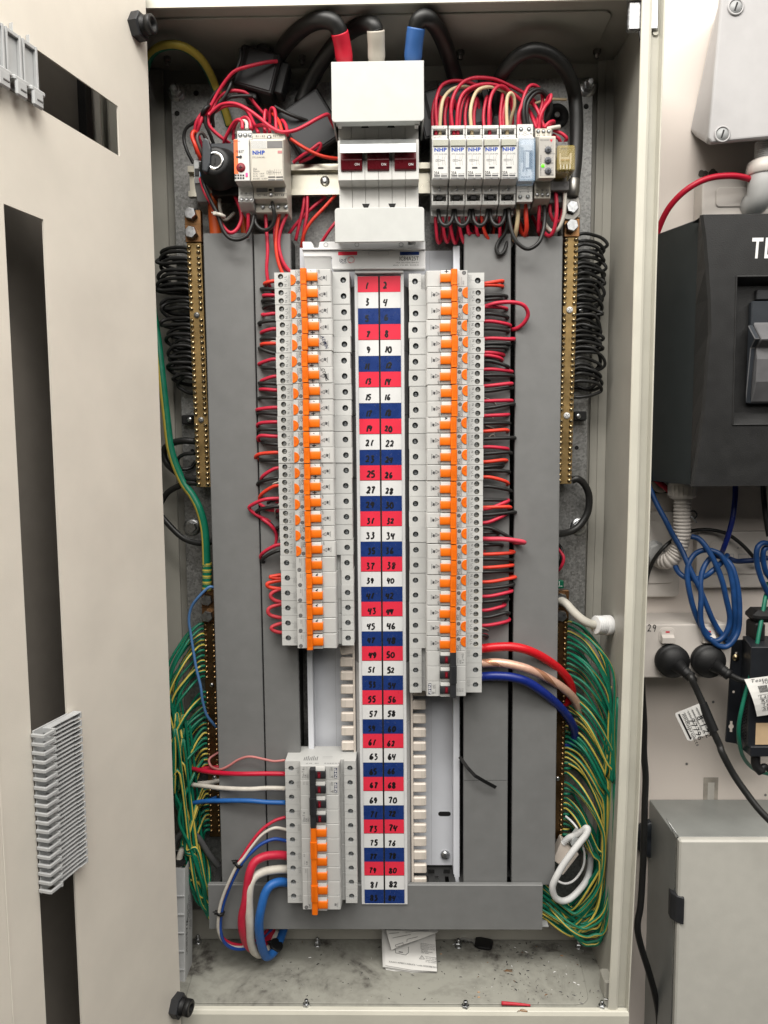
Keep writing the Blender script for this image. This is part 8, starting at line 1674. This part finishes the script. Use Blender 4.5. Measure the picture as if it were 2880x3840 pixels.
# key
p = ptz('V1', 850, 205, ZF+2.5); k0 = ptz('V1', 665, 172, ZF+2.5)
ky = thing('key', 'small steel key with a black plastic head lying beside a floor bolt', 'key', tuple(p)); d = (k0-p); d.z = 0; L_ = d.length; d.normalize(); n_ = Vector((0, 0, 1)).cross(d)
m = MB(); pts = [p+d*x+n_*y for x, y in ((-11, -9), (-13, -5), (-13, 6), (-10, 10), (4, 11), (10, 8), (11, -7), (5, -10))]; m.prism([(q.x, q.y) for q in pts], 'z', ZF+1.2, ZF+5.4, BLK); m.build('head', ky, bevel=1.4, segs=2)
m = MB(); tk = [(9, -3), (9, 3)]+[(12+i*(L_-14)/10, 3-(i % 3)*.9) for i in range(11)]+[(L_, .5), (L_-2, -2.6)]; m.prism([((p+d*x+n_*y).x, (p+d*x+n_*y).y) for x, y in tk], 'z', ZF+2.2, ZF+4.2, BOLT); m.build('blade', ky)
# red offcut and copper strands
a, b = ptz('D3', 695, 2042, ZF+3.6), ptz('D3', 930, 2060, ZF+2.6); m = MB(); m.tube([a, a.lerp(b, .5)+Vector((0, 0, .3)), b], lambda t: 2.3-1.1*t, mat('offcut_red', (.55, .03, .05), .45), n=10); m.build('insulation_offcut', label='short red strip of cable insulation on the cabinet floor', cat='offcut')
for k, x, y, s_ in (('D3', 715, 1780, 'middle'), ('D3', 835, 2108, 'front edge')):
    m = MB()
    for i in range(4): p = ptz(k, x, y, ZF+2.2); a_ = rnd.uniform(-.4, .6); m.tube([p+Vector((rnd.uniform(-2, 2), rnd.uniform(-1, 1), 0)), p+Vector((4*math.cos(a_), 4*math.sin(a_), rnd.uniform(0, 1.5))), p+Vector((rnd.uniform(6, 12), rnd.uniform(-2, 3), 0))], .28, COPPER, n=5)
    m.build('copper_strand', kind='stuff')
# power supply standing in the lower left corner
a = pt('B3', 330, 935, 10); b = pt('B3', 402, 930, 36); c = pt('B3', 300, 1900, -8)
ps_ = thing('led_driver', 'slim white plastic power supply standing on end behind the panel edge', 'power supply', (c.x, 20, ZF))
x0, x1 = px('B3', 268, 1000, -8), px('B3', 330, 1000, -8); x2 = px('B3', 404, 1000, 30)
zt1 = pz('B3', 330, 935, -4); zb1 = pz('B3', 318, 1900, -4)
xb0, xb1, xb2 = px('B3', 292, 1800, -8), px('B3', 325, 1800, -8), px('B3', 394, 1790, 30); zb2 = pz('B3', 392, 1785, 30)
m = MB(); WPS = mat('supply_white_plastic', (.62, .63, .63), .4, var=.03)
vs = [(x0-16, -4, zt1), (x1, -6, zt1), (x2, 30, zt1+1), (x0-16, 34, zt1+1), (xb0-6, -4, zb1), (xb1, -6, zb1), (xb2, 30, zb2), (xb0-6, 34, zb2)]
m.add(vs, [(0, 1, 5, 4), (1, 2, 6, 5), (2, 3, 7, 6), (0, 3, 7, 4), (4, 5, 6, 7)], WPS); m.build('case', ps_, bevel=1.6, segs=2)
m = MB(); m.add([(x0-14, -1, zt1+.2), (x1-2, -3, zt1+.2), (x2-3, 29, zt1+1.2), (x0-14, 31, zt1+1.2)], [(0, 1, 2, 3)], BLKM, decal=True)
for i in range(6): z = zt1-36-i*24; f_ = (z-zt1)/(zb1-zt1); m.box(x0+(xb0-x0)*f_-12, x1+(xb1-x1)*f_-.5, -6.9, -6, z-1, z+1, WPS, .3)
m.build('ribs', ps_)
m = MB(); rv = (Vector(vs[6])-Vector(vs[2])).normalized(); uv = (Vector(vs[2])-Vector(vs[1])).normalized(); nv = rv.cross(uv).normalized(); nv = nv if nv.y < 0 else -nv; o = Vector(vs[1])+rv*46+nv*.3
for s_, v, u, h, f_, mt in (('WARNING', 26, 6, 5.5, 48, INK), ('LED DRIVER', 8, 11, 3.2, 26, GINK), ('SELV  IP20', 0, 16, 3.0, 30, GINK), ('Input 240V', 10, 21, 2.4, 40, GINK), ('Output 12V', 10, 26, 2.4, 40, GINK)): m.text(s_, o+rv*v+uv*u, h, mt, right=rv, up=-uv*-1 if 0 else uv, fit=f_, bold=1)
m.build('lettering', ps_)
W('B3', [(285, 940, 12), (285, 880, 14), (310, 800, 16), (350, 778, 20), (390, 800, 24), (430, 880, 28), (460, 960, 30), (475, 1040, 32), (510, 1110, 36), (540, 1160, 44)], 4.0, W_WHT, 'white flex looping up out of the slim power supply', name='flex', cat='cable', n=12)
W('B3', [(250, 750, 24), (280, 690, 20), (330, 652, 18), (390, 660, 22), (450, 710, 28), (520, 820, 36), (580, 900, 44), (640, 970, 52)], 3.8, W_GRY, 'grey flex arching beside the left earth wires', name='flex', cat='cable', n=12)
# white connectors and cable loop in the lower right corner
for s_, c4, yf in (('upper', ((100, 370), (232, 475), (60, 700), (-20, 640)), 22), ('lower', ((280, 520), (332, 565), (112, 848), (78, 815)), 12)):
    t = thing('lead_connector', f'beige plastic connector block, {s_} one of two by the lower right duct', 'connector', tuple(pt('X1', *c4[2], yf))); m = MB(); P = [pt('X1', x, y, yf) for x, y in c4]; m.prism([(p.x, p.z) for p in P], 'y', yf, yf+16, CREAM); m.build('body', t, bevel=.8)
t = thing('modular_plug', 'clear white data plug on a looped white lead', 'connector', tuple(pt('X1', 300, 400, 14))); m = MB(); P = [pt('X1', x, y, 12) for x, y in ((320, 250), (420, 340), (340, 490), (225, 440), (240, 360))]; m.prism([(p.x, p.z) for p in P], 'y', 12, 24, mat('clear_plug', (.5, .52, .52), .2, var=.05)); m.build('body', t, bevel=.6)
m = MB()
for i in range(4): a, b = pt('X1', 330+i*14, 235-i*10, 10), pt('X1', 352+i*14, 275-i*10, 10); m.box(a.x, b.x, 9, 13, b.z, a.z, WINK, .3)
m.build('boot', t)
W('X1', [(120, 400, 24), (200, 330, 20), (290, 300, 16), (380, 240, 10), (430, 200, 6), (452, 225, 4), (420, 300, 2), (340, 400, 0), (230, 540, -2), (110, 710, -2), (20, 870, -2), (-30, 1000, 0), (0, 1130, 4), (90, 1190, 8), (200, 1165, 12), (320, 1060, 18), (420, 930, 26), (470, 800, 34), (490, 600, 38), (480, 460, 40), (430, 390, 40)], 4.0, mat('lead_white', (.74, .74, .73), .4, var=.05), 'white looped lead by the lower right corner of the board', name='lead', cat='cable', n=12)
W('X1', [(150, 40, 40), (220, 100, 34), (290, 180, 28), (320, 240, 22)], 1.4, WINK, 'thin white wire from the right earth bar to the data plug', name='lead', cat='cable')
W('X1', [(380, 440, 22), (405, 560, 22), (395, 700, 22), (340, 820, 22), (250, 920, 20), (150, 955, 18), (60, 930, 18), (-20, 870, 20)], 1.5, WINK, 'thin white wire hanging in a loop below the connectors', name='lead', cat='cable')
